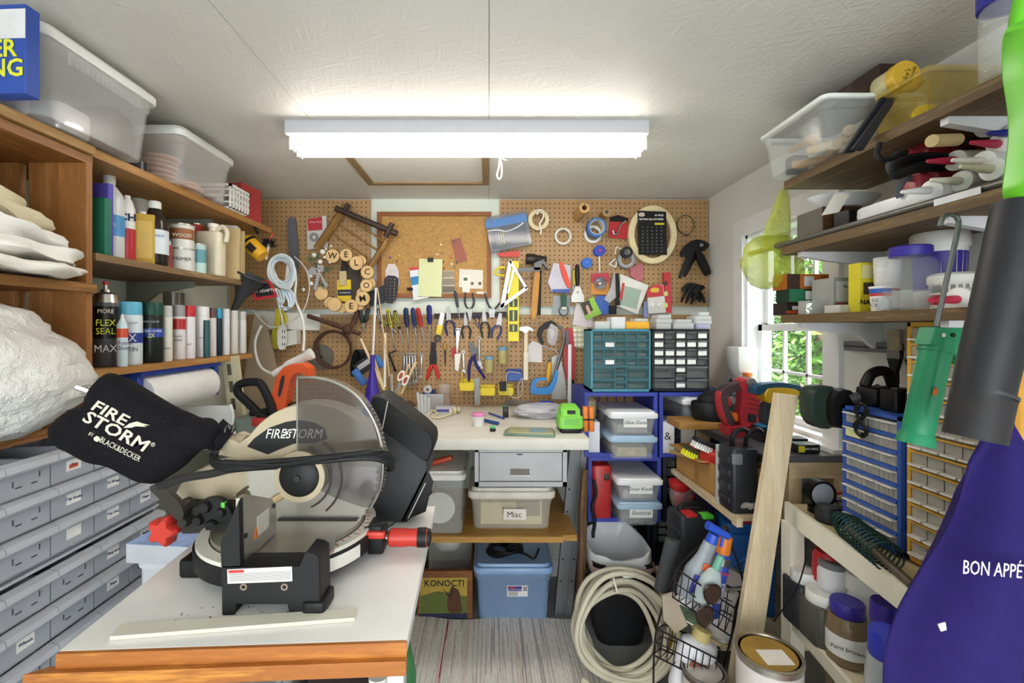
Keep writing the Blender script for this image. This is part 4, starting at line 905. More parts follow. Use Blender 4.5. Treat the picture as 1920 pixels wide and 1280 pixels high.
p = W(*c7(1408,350),2.43); t = thing('oval_frame','cream oval ring hanging behind the battery pack','ring',(p.x,2.43,p.z-.135)); k = 2.43/F/4.364; rr = [[(p.x+math.cos(a)*rx*k,y,p.z+math.sin(a)*ry*k) for a in [2*PI*i/44 for i in range(44)]] for rx,ry,y in ((147,190,2.428),(150,192,2.418),(195,236,2.418),(202,242,2.426),(200,240,2.436),(147,190,2.436))]
part('ring',MB().loft(rr,close=True),M('e0cfa2',.5),t)
t = flat('battery_pack','black blister pack of button cell batteries with white lettering','pack',sub(c7,[(1288,155),(1518,163),(1526,515),(1296,512)]),2.415,.008,M('1a1b1d',.4),PK); e = lambda x,y: (W(*c7(x,y),2.405).x,2.4062,W(*c7(x,y),2.405).z)
text(t,'40 PIECE',e(1465,190),.0125,'eceae4',bold=.0004); text(t,'BUTTON CELL BATTERIES',e(1403,222),.0115,'eceae4',sx=.95,bold=.0004); pf('badge',MB().prism(smooth_poly(pp(sub(c7,[(1298,168),(1348,168),(1348,200),(1298,200)]),2.4065),2),2.4062,2.4075),M('d8cfc8',.4),t); text(t,'HW',(e(1323,184)[0],2.4055,e(1323,184)[2]),.010,'b03030'); pf('yellow_flash',MB().prism(pp(sub(c7,[(1430,252),(1508,252),(1508,268),(1430,268)]),2.4065),2.4062,2.4072),M('c9c22a',.5),t)
for i in range(5):
    for j in range(8): q = W(*c7(1330+38*i,290+28*j),2.405); part('battery',MB().lathe([(.0045,-.004),(.0045,.002)],10,(q.x,2.405,q.z),'y'),CHROME,t)
t = thing('hose_clamp','thin metal hose clamp ring at the right of the pegboard','hose clamp',W(*c7(1685,360),2.445)); p = W(*c7(1682,268),2.445)
part('band',MB().tube([(p.x+.045*math.cos(a),2.445,p.z+.051*math.sin(a)) for a in [2*PI*i/36 for i in range(36)]],.0022,6,True,3),STEEL,t); part('screw',MB().cyl(.005,-.014,.014,10,W(*c7(1685,350),2.44),'x'),CHROME,t); part('peg',MB().tube([W(*c7(1665,195),2.47),W(*c7(1665,195),2.42),W(*c7(1665,180),2.415)],.002,6),STEEL,t)
def clamp(ox,oy,s_,label,tip='18181a',Y=2.42):
    f = lambda x,y: (ox+x*s_,oy+y*s_); t = thing('spring_clamp',label,'clamp',W(*f(0,74),Y),None,'black spring clamps on the right pegboard'); B = BLACK(.4)
    part('jaw',MB().prism(smooth_poly(pp([f(*q) for q in ((8,0),(26,6),(20,18),(2,26),(-16,34),(-24,32),(-20,18),(-8,6))],Y),1),Y-.022,Y-.002),B,t)
    part('handle',MB().prism(smooth_poly(pp([f(*q) for q in ((-8,24),(4,26),(-10,50),(-22,74),(-27,72),(-18,48))],Y),1),Y-.02,Y-.004),B,t); part('handle',MB().prism(smooth_poly(pp([f(*q) for q in ((2,22),(12,26),(24,52),(28,68),(22,70),(10,46))],Y),1),Y-.024,Y-.008),B,t)
    p = W(*f(14,12),Y); part('spring',MB().ring(.004*s_,.009*s_,Y-.03,Y,16,(p.x,0,p.z),'y'),M(tip,.4,.3),t)
clamp(1297,449,1.0,'large black spring clamp in front of its twin','9a9a98',2.405); clamp(1304,452,.92,'large black spring clamp behind the other large one',Y=2.44)
for k in range(3): clamp(1288+9*k,530+2*k,.5,['small black spring clamp at the left of the lower cluster','small black spring clamp with red tip in the middle of the cluster','small black spring clamp at the right of the lower cluster'][k],'c83a30' if k == 1 else '18181a',2.44-.012*k)
# hammers, square, level
t = thing('claw_hammer','large old hammer with yellow wooden handle and dark head','hammer',W(*c7(435,1040),2.40)); part('handle',MB().prism(smooth_poly(pp(sub(c7,[(445,640),(490,640),(482,760),(462,1042),(405,1040),(430,800)]),2.40),1),2.385,2.405),wood('dfa347','c08432','z',6),t)
p0,p1 = W(*c7(375,548),2.395),W(*c7(545,548),2.395); d = (p1-p0).length
part('head',MB().lathe([(.024,0),(.028,.006),(.028,d*.4),(.021,d*.55),(.016,d*.8),(.014,d)],16,p0,'x'),M('3b3634',.4,.6),t); pf('claw',MB().prism(pp(sub(c7,[(440,540),(520,555),(568,640),(555,640),(510,585),(490,640),(440,640)]),2.395),2.38,2.41),DSTEEL,t)
t,L = frame('hammer','slim hammer with black handle behind the yellow handled one','hammer',W(*c7(490,640),2.43),W(*c7(482,1005),2.43)); part('handle',MB().rbox((0,0,0),(.018,.014,L),.005),BLACK(),t)
t = thing('speed_square','silver triangular speed square hanging over the yellow level','square',W(*c7(165,950),2.40)); AL = METAL('c9c9c6',.4)
for q in ([(235,560),(262,560),(195,945),(163,950)],[(232,560),(252,556),(390,785),(372,795)],[(380,770),(392,792),(170,955),(163,925)],[(270,620),(285,640),(235,830),(222,830)]): pf('edge',MB().prism(pp(sub(c7,q),2.40),2.395,2.40),AL,t)
t = thing('spirit_level','yellow spirit level hanging vertically behind the speed square','level',W(*c6(1610,530),2.43)); YL = M('e3d322',.45)
a0,a1 = pp([c6(1560,0)],2.43)[0][0],pp([c6(1665,0)],2.43)[0][0]; zt_,zb_ = W(0,490,2.43).z,W(*c6(0,530),2.43).z
m = MB().box((a0,2.41,zb_),(a0+.006,2.43,zt_)).box((a1-.006,2.41,zb_),(a1,2.43,zt_)); wins = [c6(0,y)[1] for y in (110,190,222,330,362,437)]; zz = [zt_]+[W(0,y,2.43).z for y in wins]+[zb_]
for k in range(0,8,2): m.box((a0,2.412,zz[k+1]),(a1,2.428,zz[k]))
pf('body',m,YL,t)
for k in (1,3,5): pf('vial_window',MB().box((a0+.006,2.424,zz[k+1]),(a1-.006,2.426,zz[k])),M('2a2a22',.3),t); part('vial',MB().cyl(.005,zz[k+1]+.004,zz[k]-.004,10,((a0+a1)/2,2.418,0)),M('c8d85a',.2),t)
flat('ruler','grey steel ruler lying across the hammer handle','ruler',sub(c7,[(310,622),(492,615),(492,648),(312,655)]),2.382,.002,DSTEEL)
t = thing('yellow_clamp','small yellow clip beside the top of the speed square','clip',W(*c7(160,685),2.42)); part('clip',MB().tube(curve(V(sub(c7,[(205,620),(160,618),(128,645),(130,672),(200,682)]),2.42)),.006,8),YL,t)
# lower right packs
t = flat('knife_pack','white pack with an orange-red utility knife','pack',sub(c7,[(600,580),(740,600),(735,825),(590,820),(555,740)]),2.44,.006,M('c5c4d2',.5),PK); part('knife',MB().prism(smooth_poly(pp(sub(c7,[(645,578),(675,572),(738,760),(735,790),(705,775),(660,660)]),2.433),1),2.415,2.433),M('e0452a',.45),t); pf('bottom_band',MB().prism(pp(sub(c7,[(592,795),(735,792),(735,824),(590,820)]),2.4335),2.433,2.4342),M('3a55a0',.5),t)
t,L = frame('putty_knife','putty knife with black handle and wide steel blade','putty knife',W(*c7(795,592),2.41),W(*c7(800,900),2.41)); part('handle',MB().lathe([(.006,0),(.011,.01),(.013,L*.3),(.009,L*.58)],14),BLACK(),t); pf('blade',MB().prism([(-.008,L*.54),(.008,L*.54),(.034,L*.85),(.033,L),(-.033,L),(-.034,L*.85)],-.001,.001),M('c5c2bc',.35,.7),t); part('rivet',MB().cyl(.004,-.003,.003,10,(0,0,L*.74),'y'),BLACK(),t)
t,L = frame('putty_knife','yellow edged putty knife half hidden behind the black handled one','putty knife',W(*c7(770,640),2.44),W(*c7(775,840),2.44)); part('handle',MB().rbox((0,0,0),(.016,.012,L*.6),.005),M('c9b62a',.5),t); pf('blade',MB().prism([(-.008,L*.58),(.008,L*.58),(.02,L),(-.02,L)],-.001,.001),STEEL,t)
for x,y,R,c,lb in ((980,478,44,'2446b8','upper blue spool of solder wire'),(876,578,42,'2a64c0','lower blue spool of wire')):
    Yq = 2.42; p = W(*c7(x,y),Yq); q = R/4.364*Yq/F; t = thing('wire_spool',lb+' on the right pegboard','spool',(p.x,Yq,p.z-q)); part('flange',MB().cyl(q,Yq-.004,Yq,24,(p.x,0,p.z),'y'),M(c,.4),t); part('winding',MB().cyl(q*.7,Yq,Yq+.035,20,(p.x,0,p.z),'y'),M('c9c6c0',.4),t); part('hub',MB().cyl(q*.3,Yq-.008,Yq-.004,14,(p.x,0,p.z),'y'),M('b03a6a' if R == 44 else '4a80d8',.4),t); part('back_flange',MB().cyl(q,Yq+.035,Yq+.038,24,(p.x,0,p.z),'y'),M(c,.4),t)
flat('wire_end','white strip of wire hanging from the upper blue spool','wire',sub(c7,[(968,525),(980,525),(984,660),(974,660)]),2.43,.004,M('d8d4d0',.5))
t = flat('bulb_pack','red and orange card with a silver reflector bulb','pack',sub(c7,[(908,668),(1055,662),(1052,842),(908,835)]),2.44,.004,M('d08a3c',.5),PK); pf('header',MB().prism(pp(sub(c7,[(908,668),(1055,662),(1054,740),(908,745)]),2.4355),2.435,2.436),M('b8344c',.5),t); p = W(*c7(978,748),2.43); part('reflector',MB().lathe([(.008,.006),(.017,0),(.031,-.018),(.033,-.018),(.02,.006)],24,(p.x,2.43,p.z),'y'),CHROME,t); part('bulb',MB().ball(.008,(p.x,2.42,p.z),10,6),clear('ffffff',.6,.05),t)
flat('zip_bag','clear zip bag behind the green magnifier','bag',sub(c7,[(600,850),(745,845),(725,1015),(585,1000)]),2.45,.006,clear('a8b0b4',.6,.15),PK)
t = thing('magnifier','round magnifier with green grip hanging in front of the zip bag','magnifier',W(*c7(685,1018),2.42)); p = W(*c7(685,970),2.425); part('rim',MB().tube([(p.x+.024*math.cos(a),2.425,p.z+.026*math.sin(a)) for a in [2*PI*i/28 for i in range(28)]],.003,8,True),DSTEEL,t); part('lens',MB().cyl(.023,2.424,2.426,24,(p.x,0,p.z),'y'),clear('c8d4d8',.3,.03),t); pf('grip',MB().prism(pp(sub(c7,[(660,840),(705,840),(705,940),(665,940)]),2.42),2.405,2.42),M('2a5240',.5),t); pf('collar',MB().prism(pp(sub(c7,[(668,940),(706,940),(706,958),(668,958)]),2.42),2.408,2.42),M('e0dcc8',.5),t)
t = flat('green_leaflet','lime green leaflet with a dark photo, hung askew','leaflet',sub(c7,[(818,915),(925,855),(995,995),(870,1045)]),2.42,.002,M('8fc24a',.6),PK); pf('photo',MB().prism(pp(sub(c7,[(822,915),(890,880),(925,965),(860,1010)]),2.4175),2.417,2.4179),M('4a3a34',.5),t); pf('figure',MB().prism(smooth_poly(pp(sub(c7,[(860,930),(885,920),(905,975),(915,1000),(890,1005)]),2.4165),1),2.4163,2.4170),M('c7a893',.5),t)
flat('leaflet_folder','red and white printed folder hanging behind the green leaflet','leaflet',sub(c7,[(785,905),(930,930),(915,1110),(755,1085)]),2.442,.004,M('d9cfd2',.6),PK)
flat('blue_pack','blue pack with yellow print beside the green leaflet','pack',sub(c7,[(955,850),(1055,845),(1050,1000),(985,1005),(935,900)]),2.44,.008,M('3a62b4',.5),PK)
flat('black_pouch','black pouch below the blue pack','pouch',sub(c7,[(1050,930),(1110,930),(1108,1000),(1050,1000)]),2.438,.02,BLACK(),PK)
flat('cellophane_pack','crinkled silvery cellophane pack beside the bar clamp','pack',sub(c7,[(1090,660),(1130,690),(1120,850),(1050,910),(1010,880),(1060,790)]),2.43,.02,clear('c9c9cc',.75,.08),PK)
t,L = frame('bar_clamp','black bar clamp hanging in front of the white packs','clamp',W(*c7(1120,665),2.40),W(*c7(1128,925),2.40)); part('bar',MB().rbox((0,0,0),(.016,.012,L),.004),BLACK(),t); part('foot',MB().rbox((0,0,L-.03),(.024,.02,.03),.006),BLACK(),t)
t = flat('fastener_pack','white and red clear-front pack of fasteners hung askew','pack',sub(c7,[(1140,670),(1375,765),(1285,1000),(1110,930),(1145,860)]),2.425,.01,M('dcdad2',.5),PK); pf('window',MB().prism(pp(sub(c7,[(1160,760),(1320,800),(1280,960),(1150,920)]),2.4145),2.414,2.4152),M('9cb0a0',.3),t); pf('red_strip',MB().prism(pp(sub(c7,[(1142,860),(1165,740),(1185,745),(1160,900)]),2.4138),2.4134,2.4142),M('b83a36',.5),t)
t = thing('corner_braces','white zigzag metal braces hanging beside the grey tape','brace',W(*c7(1100,620),2.44)); m = MB()
for q in ([(1115,448),(1160,470)],[(1115,448),(1105,510)],[(1110,545),(1058,590)],[(1058,590),(1110,615)],[(1110,615),(1120,560)]): part('arm',MB().tube(V(sub(c7,q),2.44),.004,4),WHITE(),t)
roll('duct_tape','grey and white tape roll hanging under the oval ring',c7,1200,550,72,48,.04,'8d9094','e4e2de',2.45)
roll('electrical_tape','black electrical tape roll leaning above the grey tape',c7,1205,490,46,20,.03,'1b1b1d','cfcfca',2.40)
flat('paint_sticks','bundle of pink and white mixing sticks under the oval ring','sticks',sub(c7,[(1215,620),(1330,580),(1335,705),(1300,740),(1230,690)]),2.45,.01,M('b86a70',.6),PK)
t = thing('torpedo_level','red torpedo level hanging beside the hook pack','level',W(*c7(1530,990),2.44)); pf('body',MB().prism(pp(sub(c7,[(1490,662),(1545,660),(1558,990),(1512,990)]),2.44),2.42,2.44),M('c22d34',.45),t)
for y in (745,830,925): pf('vial',MB().prism(pp(sub(c7,[(1508,y-18),(1535,y-18),(1536,y+18),(1509,y+18)]),2.4195),2.4185,2.421),M('d8e06a' if y > 800 else '3a2a22',.3),t)
t = flat('adhesive_hook_pack','white adhesive hook pack with red header and yellow oval','pack',sub(c7,[(1362,800),(1440,755),(1495,760),(1520,985),(1375,995)]),2.43,.008,M('d5d2cc',.5),PK); pf('header',MB().prism(pp(sub(c7,[(1362,800),(1440,755),(1495,760),(1505,850),(1366,865)]),2.4215),2.421,2.422),M('c2333a',.5),t); pf('oval',MB().prism(smooth_poly(pp(sub(c7,[(1392,785),(1465,780),(1468,820),(1395,822)]),2.4205),2),2.420,2.421),M('e0b83a',.5),t)
for k in range(2): part('hook',MB().ball(.010,W(*c7(1415+50*k,925),2.418),10,6,(1,.6,1.6)),WHITE(.3),t)
flat('blue_pouch','pale blue plastic pouch behind the adhesive hooks','pouch',sub(c7,[(1335,900),(1372,890),(1385,1020),(1335,1025)]),2.445,.01,M('8f98c8',.4),PK)
# lower right of the pegboard
t = thing('tack_hammer','slim hammer with pale handle and white head hanging vertically','hammer',W(*c6(1735,912),2.42)); pf('handle',MB().prism(pp(sub(c6,[(1720,445),(1755,445),(1752,900),(1718,905)]),2.42),2.405,2.42),M('d9ccaa',.5),t); part('head',MB().tube(curve(V(sub(c6,[(1672,405),(1705,410),(1735,410),(1775,400),(1805,425)]),2.412)),[.006,.014,.017,.016,.014]+[.010]*20,8),WHITE(.3),t) if False else part('head',MB().prism(smooth_poly(pp(sub(c6,[(1672,390),(1710,385),(1765,382),(1812,420),(1800,430),(1765,410),(1755,445),(1710,445),(1705,425),(1672,425)]),2.42),1),2.398,2.422),M('cfcfcb',.3,.6),t); pf('grip',MB().prism(pp(sub(c6,[(1714,640),(1757,640),(1755,912),(1712,912)]),2.424),2.4,2.424),M('e2d9c2',.5),t)
def jar_hang(x0,x1,y0,y1,label):
    a,b = W(*c6(x0,y0),2.41),W(*c6(x1,y1),2.41); r = (b.x-a.x)/2; c = ((a.x+b.x)/2,2.41,b.z); h = a.z-b.z
    t = thing('glass_jar',label,'jar',c,None,'glass jars on the pegboard'); part('glass',at(MB(),c).lathe([(r*.9,0),(r,.005),(r,h*.72),(r*.9,h*.8)],20),clear('d8d090',.45,.06),t); part('lid',at(MB(),c).cyl(r*.98,h*.8,h,20),M('6f9ab4',.5),t); part('contents',at(MB(),c).lathe([(r*.85,.004),(r*.88,h*.35)],16),M('b09a4a',.7,v=.3,s=60),t); part('bracket',at(MB(),c).box((-.004,0,h*.84),(.004,.05,h*.9)),STEEL,t)
jar_hang(1325,1418,680,845,'glass jar with blue lid hanging lower left of its twin'); jar_hang(1458,1558,588,755,'glass jar with blue lid hanging beside the tack hammer')
def pocket(q,c,label,Y=2.455,d=.06,back=14):
    a,b = W(*c6(q[0],q[1]),Y-d),W(*c6(q[2],q[3]),Y-d); t = thing('wall_bin',label,'bin',((a.x+b.x)/2,Y-d/2,b.z),None,'small plastic bins on the pegboard'); w = b.x-a.x; m = MB(); x0,x1,z0,z1 = a.x,b.x,b.z,a.z
    m.prism([(x0,z1),(x1,z1),(x1-.006,z0),(x0+.006,z0)],Y-d,Y-d+.002).box((x0+.006,Y-d,z0),(x1-.006,Y,z0+.002)).prism([(x0,z1+.012),(x1,z1+.012),(x1-.006,z0),(x0+.006,z0)],Y-.002,Y)
    m.box((x0,Y-d,z0+.004),(x0+.002,Y,z1)).box((x1-.002,Y-d,z0+.004),(x1,Y,z1)); pf('tray',m,M(c,.45),t); return t
pocket((1072,945,1225,1030),'e6cf1e','yellow bin holding a pencil, leftmost of the three yellow bins'); pocket((1280,1000,1430,1078),'e6cf1e','yellow bin in the middle, right of the grey rasp'); pocket((1462,995,1615,1075),'e6cf1e','yellow bin with a black box in front of it'); pocket((1550,838,1705,930),'2d4f9c','blue bin hanging above the yellow bins'); pocket((705,1050,825,1140),'2d4a86','dark blue bin holding a tape dispenser near the bench')
t,L = frame('pencil','short yellow pencil standing in the leftmost yellow bin','pencil',W(*c6(1100,840),2.43),W(*c6(1112,990),2.43)); part('shaft',MB().lathe([(.004,0),(.004,L*.9),(.001,L)],6),M('d8b848',.5),t)
flat('black_box','small black box resting in the third yellow bin','box',sub(c6,[(1472,935),(1545,932),(1540,1025),(1475,1025)]),2.385,.02,BLACK())
flat('rasp','grey metal rasp blade hanging between the yellow bins','rasp',sub(c6,[(1225,900),(1275,895),(1280,1165),(1228,1168)]),2.38,.006,M('8f9396',.5,.4))
p = W(*c6(758,1010),2.42); solo('tape_dispenser',MB().ring(.008,.022,p.y-.012,p.y+.012,22,(p.x,0,p.z),'y'),M('d2cdd2',.4),'white tape roll standing in the dark blue bin','tape')
t = thing('white_string','thin white cord looped over the blue bin','cord',W(*c6(1640,1090),2.385)); part('loop',MB().tube(curve(V(sub(c6,[(1690,850),(1560,840),(1545,940),(1570,1060),(1640,1100),(1690,1060),(1705,900),(1660,980),(1665,1070)]),2.385)),.0018,5),M('dcd8cc',.6),t)
# hand saws, hacksaw and plastic bag
t = thing('hacksaw','hacksaw with bright blue front handle and steel bow','hacksaw',W(*c8(440,810),2.39)); BB = M('2f86d0',.45)
part('handle',MB().prism(smooth_poly(pp(sub(c8,[(335,790),(350,710),(380,675),(480,670),(480,695),(400,700),(375,745),(400,762),(480,755),(520,720),(550,610),(578,605),(570,690),(530,790),(500,815),(350,815)]),2.39),1),2.372,2.392),BB,t)
part('bow',MB().tube(curve(V(sub(c8,[(560,615),(600,480),(630,330),(610,260),(575,235)]),2.385)),.008,8),STEEL,t); part('rear_grip',MB().prism(smooth_poly(pp(sub(c8,[(380,275),(500,175),(570,215),(560,260),(470,250),(430,300),(455,390),(430,400)]),2.385),1),2.37,2.39),BLACK(),t); part('blade',MB().tube(V(sub(c8,[(440,400),(560,440),(590,500)]),2.386),.003,5),STEEL,t)
t,L = frame('file','yellow handled file hanging inside the hacksaw bow','file',W(*c8(515,500),2.40),W(*c8(490,705),2.40)); part('handle',MB().lathe([(.004,L*.2),(.012,L*.3),(.014,L*.9),(.01,L)],12),M('e0a52c',.5),t); part('tang',MB().cyl(.004,0,L*.25,8),STEEL,t)
flat('hand_saw','wide steel hand saw blade hanging at the right of the bench','hand saw',sub(c8,[(520,500),(590,470),(640,690),(660,860),(520,860)]),2.44,.003,METAL('a7a59c',.5))
flat('saw_guard','white plastic strip hanging in front of the red square','strip',sub(c8,[(662,390),(690,390),(688,890),(658,890)]),2.40,.008,M('e4e4e4',.5))
flat('red_level','long red metal level hanging behind the white strip','level',sub(c8,[(620,260),(695,250),(722,480),(715,690),(640,690),(615,450)]),2.445,.018,M('b83038',.45))
flat('steel_square','dark steel bar beside the red level','bar',sub(c8,[(640,265),(665,262),(668,400),(645,400)]),2.42,.006,DSTEEL)
blob('cellophane_bag','crumpled clear cellophane bag hanging on the hacksaw','plastic bag',W(*c8(530,310),2.35),(.028,.014,.05),clear('d0ccd0',.55,.05),8,.2,24,16)
flat('hook_card','white and purple card with a brown hook beside the tack hammer','card',sub(c8,[(320,400),(360,360),(440,390),(440,545),(320,540)]),2.45,.004,M('dfdad8',.6))
flat('foam_sheet','clear sheet of round felt pads hanging left of the teal cabinet','pad sheet',sub(c8,[(702,230),(830,240),(835,430),(695,410)]),2.44,.004,clear('d8d6c0',.8,.3))
for i in range(4):
    for j in range(3):
        p = W(*c8(722+38*j,268+42*i),2.434); solo('felt_pad',MB().lathe([(.0085,-.004),(.0085,.002)],14,(p.x,2.434,p.z),'y'),M('ebe6d2',.9),'round cream felt pad on the hanging clear sheet','felt pad',None,'felt pads on the sheet')
solo('joint_strip',MB().box((.447,2.445,.92),(.458,2.456,1.28)),M('2b2420',.7),'dark vertical strip covering the pegboard joint','strip',smooth=False)

# ---------------------------------------------------------------- workbench
ZB = CAM_Z-.42; YBF = 1.715
bt = thing('workbench','pale topped workbench along the back wall','workbench',(-.3,2.1,0))
part('top',MB().rbox((-.46,(YBF+2.44)/2,ZB-.042),(1.68,2.44-YBF,.042),.006,.004),M('d9d6cb',.5,v=.09,s=6),bt)
GM = M('8d9092',.4,.5,v=.06)
def leg(x0,y0,x1,y1):
    d = Vector((x1-x0,y1-y0,-(ZB-.043))); 
    for k,off in enumerate((-.038,.014)):
        m = MB(); a = Vector((x0+off,y0,ZB-.043)); b = a+d
        m.loft([[a,a+Vector((.026,0,0)),a+Vector((.026,.03,0)),a+Vector((0,.03,0))],[b,b+Vector((.026,0,0)),b+Vector((.026,.03,0)),b+Vector((0,.03,0))]]); pf('leg_flange',m,GM,bt)
    m = MB(); a = Vector((x0-.012,y0+.012,ZB-.043)); b = a+d; e = Vector((.026,0,0)); f = Vector((0,.01,0)); m.loft([[a,a+e,a+e+f,a+f],[b,b+e,b+e+f,b+f]]); lg = pf('leg_web',m,GM,bt)
    for t_ in (.3,.42,.55,.68,.8):
        for off in (-.025,.027): q = Vector((x0+off,y0,ZB-.043))+d*t_; part('bolt_hole',MB().cyl(.005,q.y-.0012,q.y+.001,10,(q.x,0,q.z),'y'),M('26272a',.6),lg)
leg(.405,2.02,.345,2.13); leg(-1.15,2.02,-1.15,2.1)
OKW = wood('cfa055','a97a33','x',7)
pf('lower_shelf',MB().box((-1.2,1.86,.478),(.36,2.4,.502)),OKW,bt); pf('shelf_lip',MB().box((-1.2,1.845,.478),(.30,1.86,.502)),wood('d8aa5c','b98a40','x',7),bt)
pf('stretcher',MB().box((-1.2,2.15,.46),(.36,2.17,.478)),OKW,bt)
# steel drawer
t = thing('steel_drawer_unit','grey steel drawer unit hung under the workbench','drawer unit',(.12,1.95,ZB-.2)); Yd = 1.755
x0,z1 = pp([(890,836)],Yd)[0]; x1,z0 = pp([(1063,912)],Yd)[0]; z1 = ZB-.0425; GD = M('a5a6a6',.4,.2,v=.05)
pf('case',MB().box((x0,Yd,z0),(x0+.016,2.2,z1)).box((x1-.016,Yd,z0),(x1,2.2,z1)).box((x0,Yd,z1-.018),(x1,2.2,z1)).box((x0,Yd,z0),(x1,2.2,z0+.018)).box((x0,2.19,z0),(x1,2.2,z1)),GD,t)
dr = pf('drawer',MB().box((x0+.019,Yd+.003,z0+.021),(x1-.019,2.15,z1-.021)),GD,t)
hx = W(975,0,Yd).x; hz0,hz1 = W(0,890,Yd).z,W(0,879,Yd).z
pf('handle_recess',MB().box((hx-.037,Yd+.001,hz0),(hx+.037,Yd+.0032,hz1)),M('6d655c',.5),dr); pf('handle_lip',MB().box((hx-.039,Yd-.004,hz0-.004),(hx+.039,Yd+.003,hz0)),M('d2cfc6',.4),dr); pf('card_slot',MB().box((hx-.012,Yd+.0015,z1-.029),(hx+.01,Yd+.0032,z1-.025)),M('222222',.6),dr)
# bins on the lower shelf
zS = .503
t = tote('storage_bin','clear bin labelled Misc on the shelf under the drawer',(.095,2.075,zS),(.345,.34,.145),.93,clear('efe8d4',.24,.2),M('dcd6c8',.4),group='bins under the workbench',lidh=.03)
pf('contents_block',MB().box((-.13,-.13,.008),(.13,.13,.1)),M('dccfa4',.6,v=.2,s=20),t); pf('contents_tools',MB().box((.02,-.15,.05),(.12,-.135,.11)),M('6a604c',.6),t)
pf('paper_label',MB().box((-.035,-.1755,.045),(.06,-.1735,.09)),M('e6e0d6',.6),t); text(t,'Misc',(.01,-.1765,.066),.034,'33302c',name='handwriting'); pf('label_edge',MB().box((-.038,-.1745,.07),(-.034,-.1730,.097)),M('9a3a30',.5),t)
for x in (-.04,.185): solo('round_peg',MB().lathe([(.012,0),(.016,.004),(.016,.03),(.012,.034)],14,(x+.03,1.98,zS+.1765)),M('e6ded0',.5),'short white round foot on the lid of the Misc bin, %s' % ('nearer the black case' if x < 0 else 'nearer the bench leg'),'foot',None,'white feet on the Misc bin')
t = tote('storage_bin','clear bin with a white plate inside, left of the Misc bin',(-.234,2.03,zS),(.26,.33,.235),.95,clear('e6e6e2',.18,.15),M('ece9e4',.4),group='bins under the workbench')
p = (-.21,1.93,zS+.085); solo('white_plate',MB().lathe([(.05,0),(.062,-.006),(.066,-.006),(.052,.003),(.001,.003)],26,p,'y'),M('e8e6e0',.4),'round white plate standing inside the clear bin','plate')
solo('wooden_scrap',MB().rbox((-.27,2.03,zS+.01),(.07,.1,.12),.01),wood('c79a62','a87843','z'),'brown wooden piece inside the bin with the plate','wood piece')
t,L = frame('orange_clamp','orange bar lying on top of the bin with the plate','tool',W(800,870,1.95),W(848,857,1.95)); part('bar',MB().rbox((0,0,0),(.02,.03,L),.006),M('cf4a25',.45),t)
flat('wood_shim','thin wooden shim lying on the bin lid','shim',[(818,879),(872,872),(876,880),(825,885)],1.97,.05,wood('cdb184','a88a5a','x'))
# under the shelf: crate with picture label, blue bin, bag
t = thing('label_crate','old wooden fruit crate end with a KONOCTI picture label','crate',W(836,1165,2.1)); Yk = 2.10; wz = wood('a96f3a','7d4a22','x',8)
a,b = pp([(783,1165)],Yk)[0],pp([(886,1070)],Yk)[0]; zf = .006
pf('end_panel',MB().box((a[0],Yk,zf),(b[0],Yk+.02,b[1])),wz,t); pf('side_board',MB().box((b[0]-.012,Yk+.02,zf),(b[0],Yk+.3,b[1]-.01)),wz,t); pf('side_board',MB().box((a[0],Yk+.02,zf),(a[0]+.012,Yk+.3,b[1]-.01)),wz,t); pf('base_board',MB().box((a[0],Yk+.02,zf),(b[0],Yk+.3,zf+.01)),wz,t)
def qp(nm,pts,c,y,s=1): pf(nm,MB().prism(smooth_poly(pp(pts,Yk-y),s) if s else pp(pts,Yk-y),Yk-y-.0006,Yk-y),M(c,.6,v=.12,s=30),t)
qp('picture_label',[(788,1083),(876,1082),(876,1160),(786,1162)],'b59a3c',.0002,0); qp('hill_band',[(788,1117),(820,1108),(876,1118),(876,1152),(787,1154)],'5f6a2c',.001,0); qp('base_band',[(786,1150),(876,1149),(876,1160),(786,1162)],'2c3148',.0018,0)
qp('brown_figure',[(842,1107),(852,1100),(862,1108),(864,1130),(868,1148),(840,1150),(838,1128)],'5a3a26',.0018); qp('raised_arms',[(828,1098),(836,1110),(846,1112),(845,1100),(852,1098),(850,1118),(840,1120)],'4a3020',.0026)
text(t,'KONOCTI',(W(833,1093,Yk).x,Yk-.0035,W(833,1093,Yk).z),.040,'1d1a16',bold=.0004); pf('corner_plate',MB().box((a[0]+.004,Yk-.002,b[1]-.018),(a[0]+.03,Yk,b[1]-.012)),M('2a241e',.6),t)
t = tote('storage_bin','blue lidded bin with a printed label on the floor under the bench',(.112,2.27,.002),(.345,.37,.235),.93,clear('9dbbe2',.45,.25),M('8fb2dd',.35),group='bins under the workbench',lidh=.028)
pf('sticker',MB().box((-.03,-.1830,.115),(.065,-.1790,.165)),M('e6e4e6',.5),t); pf('sticker_band',MB().box((-.026,-.1836,.14),(.038,-.1831,.162)),M('332f86',.5),t); text(t,'Store-Safe Tote Box',(.006,-.1842,.147),.0085,'f2f2f2'); pf('badge',MB().prism([(-.022,.152),(.008,.152),(.008,.160),(-.022,.160)],-.1840,-.1834),M('c83a4a',.5),t); pf('sticker_text',MB().box((-.024,-.1835,.119),(.02,-.1831,.136)),M('b7b2a4',.6),t); pf('barcode',MB().box((.045,-.1835,.14),(.062,-.1831,.16)),M('8f8f8f',.6),t)
t = thing('black_cable','black cable and tools heaped on the lid of the blue bin','cable',(.1,2.25,.27)); m = MB()
for k in range(5): m.tube([(.04+(.05+.006*k)*math.cos(q)+.01*k,2.2+(.06+.004*k)*math.sin(q),.272+.006*k) for q in [2*PI*i/26 for i in range(26)]],.006,6,True)
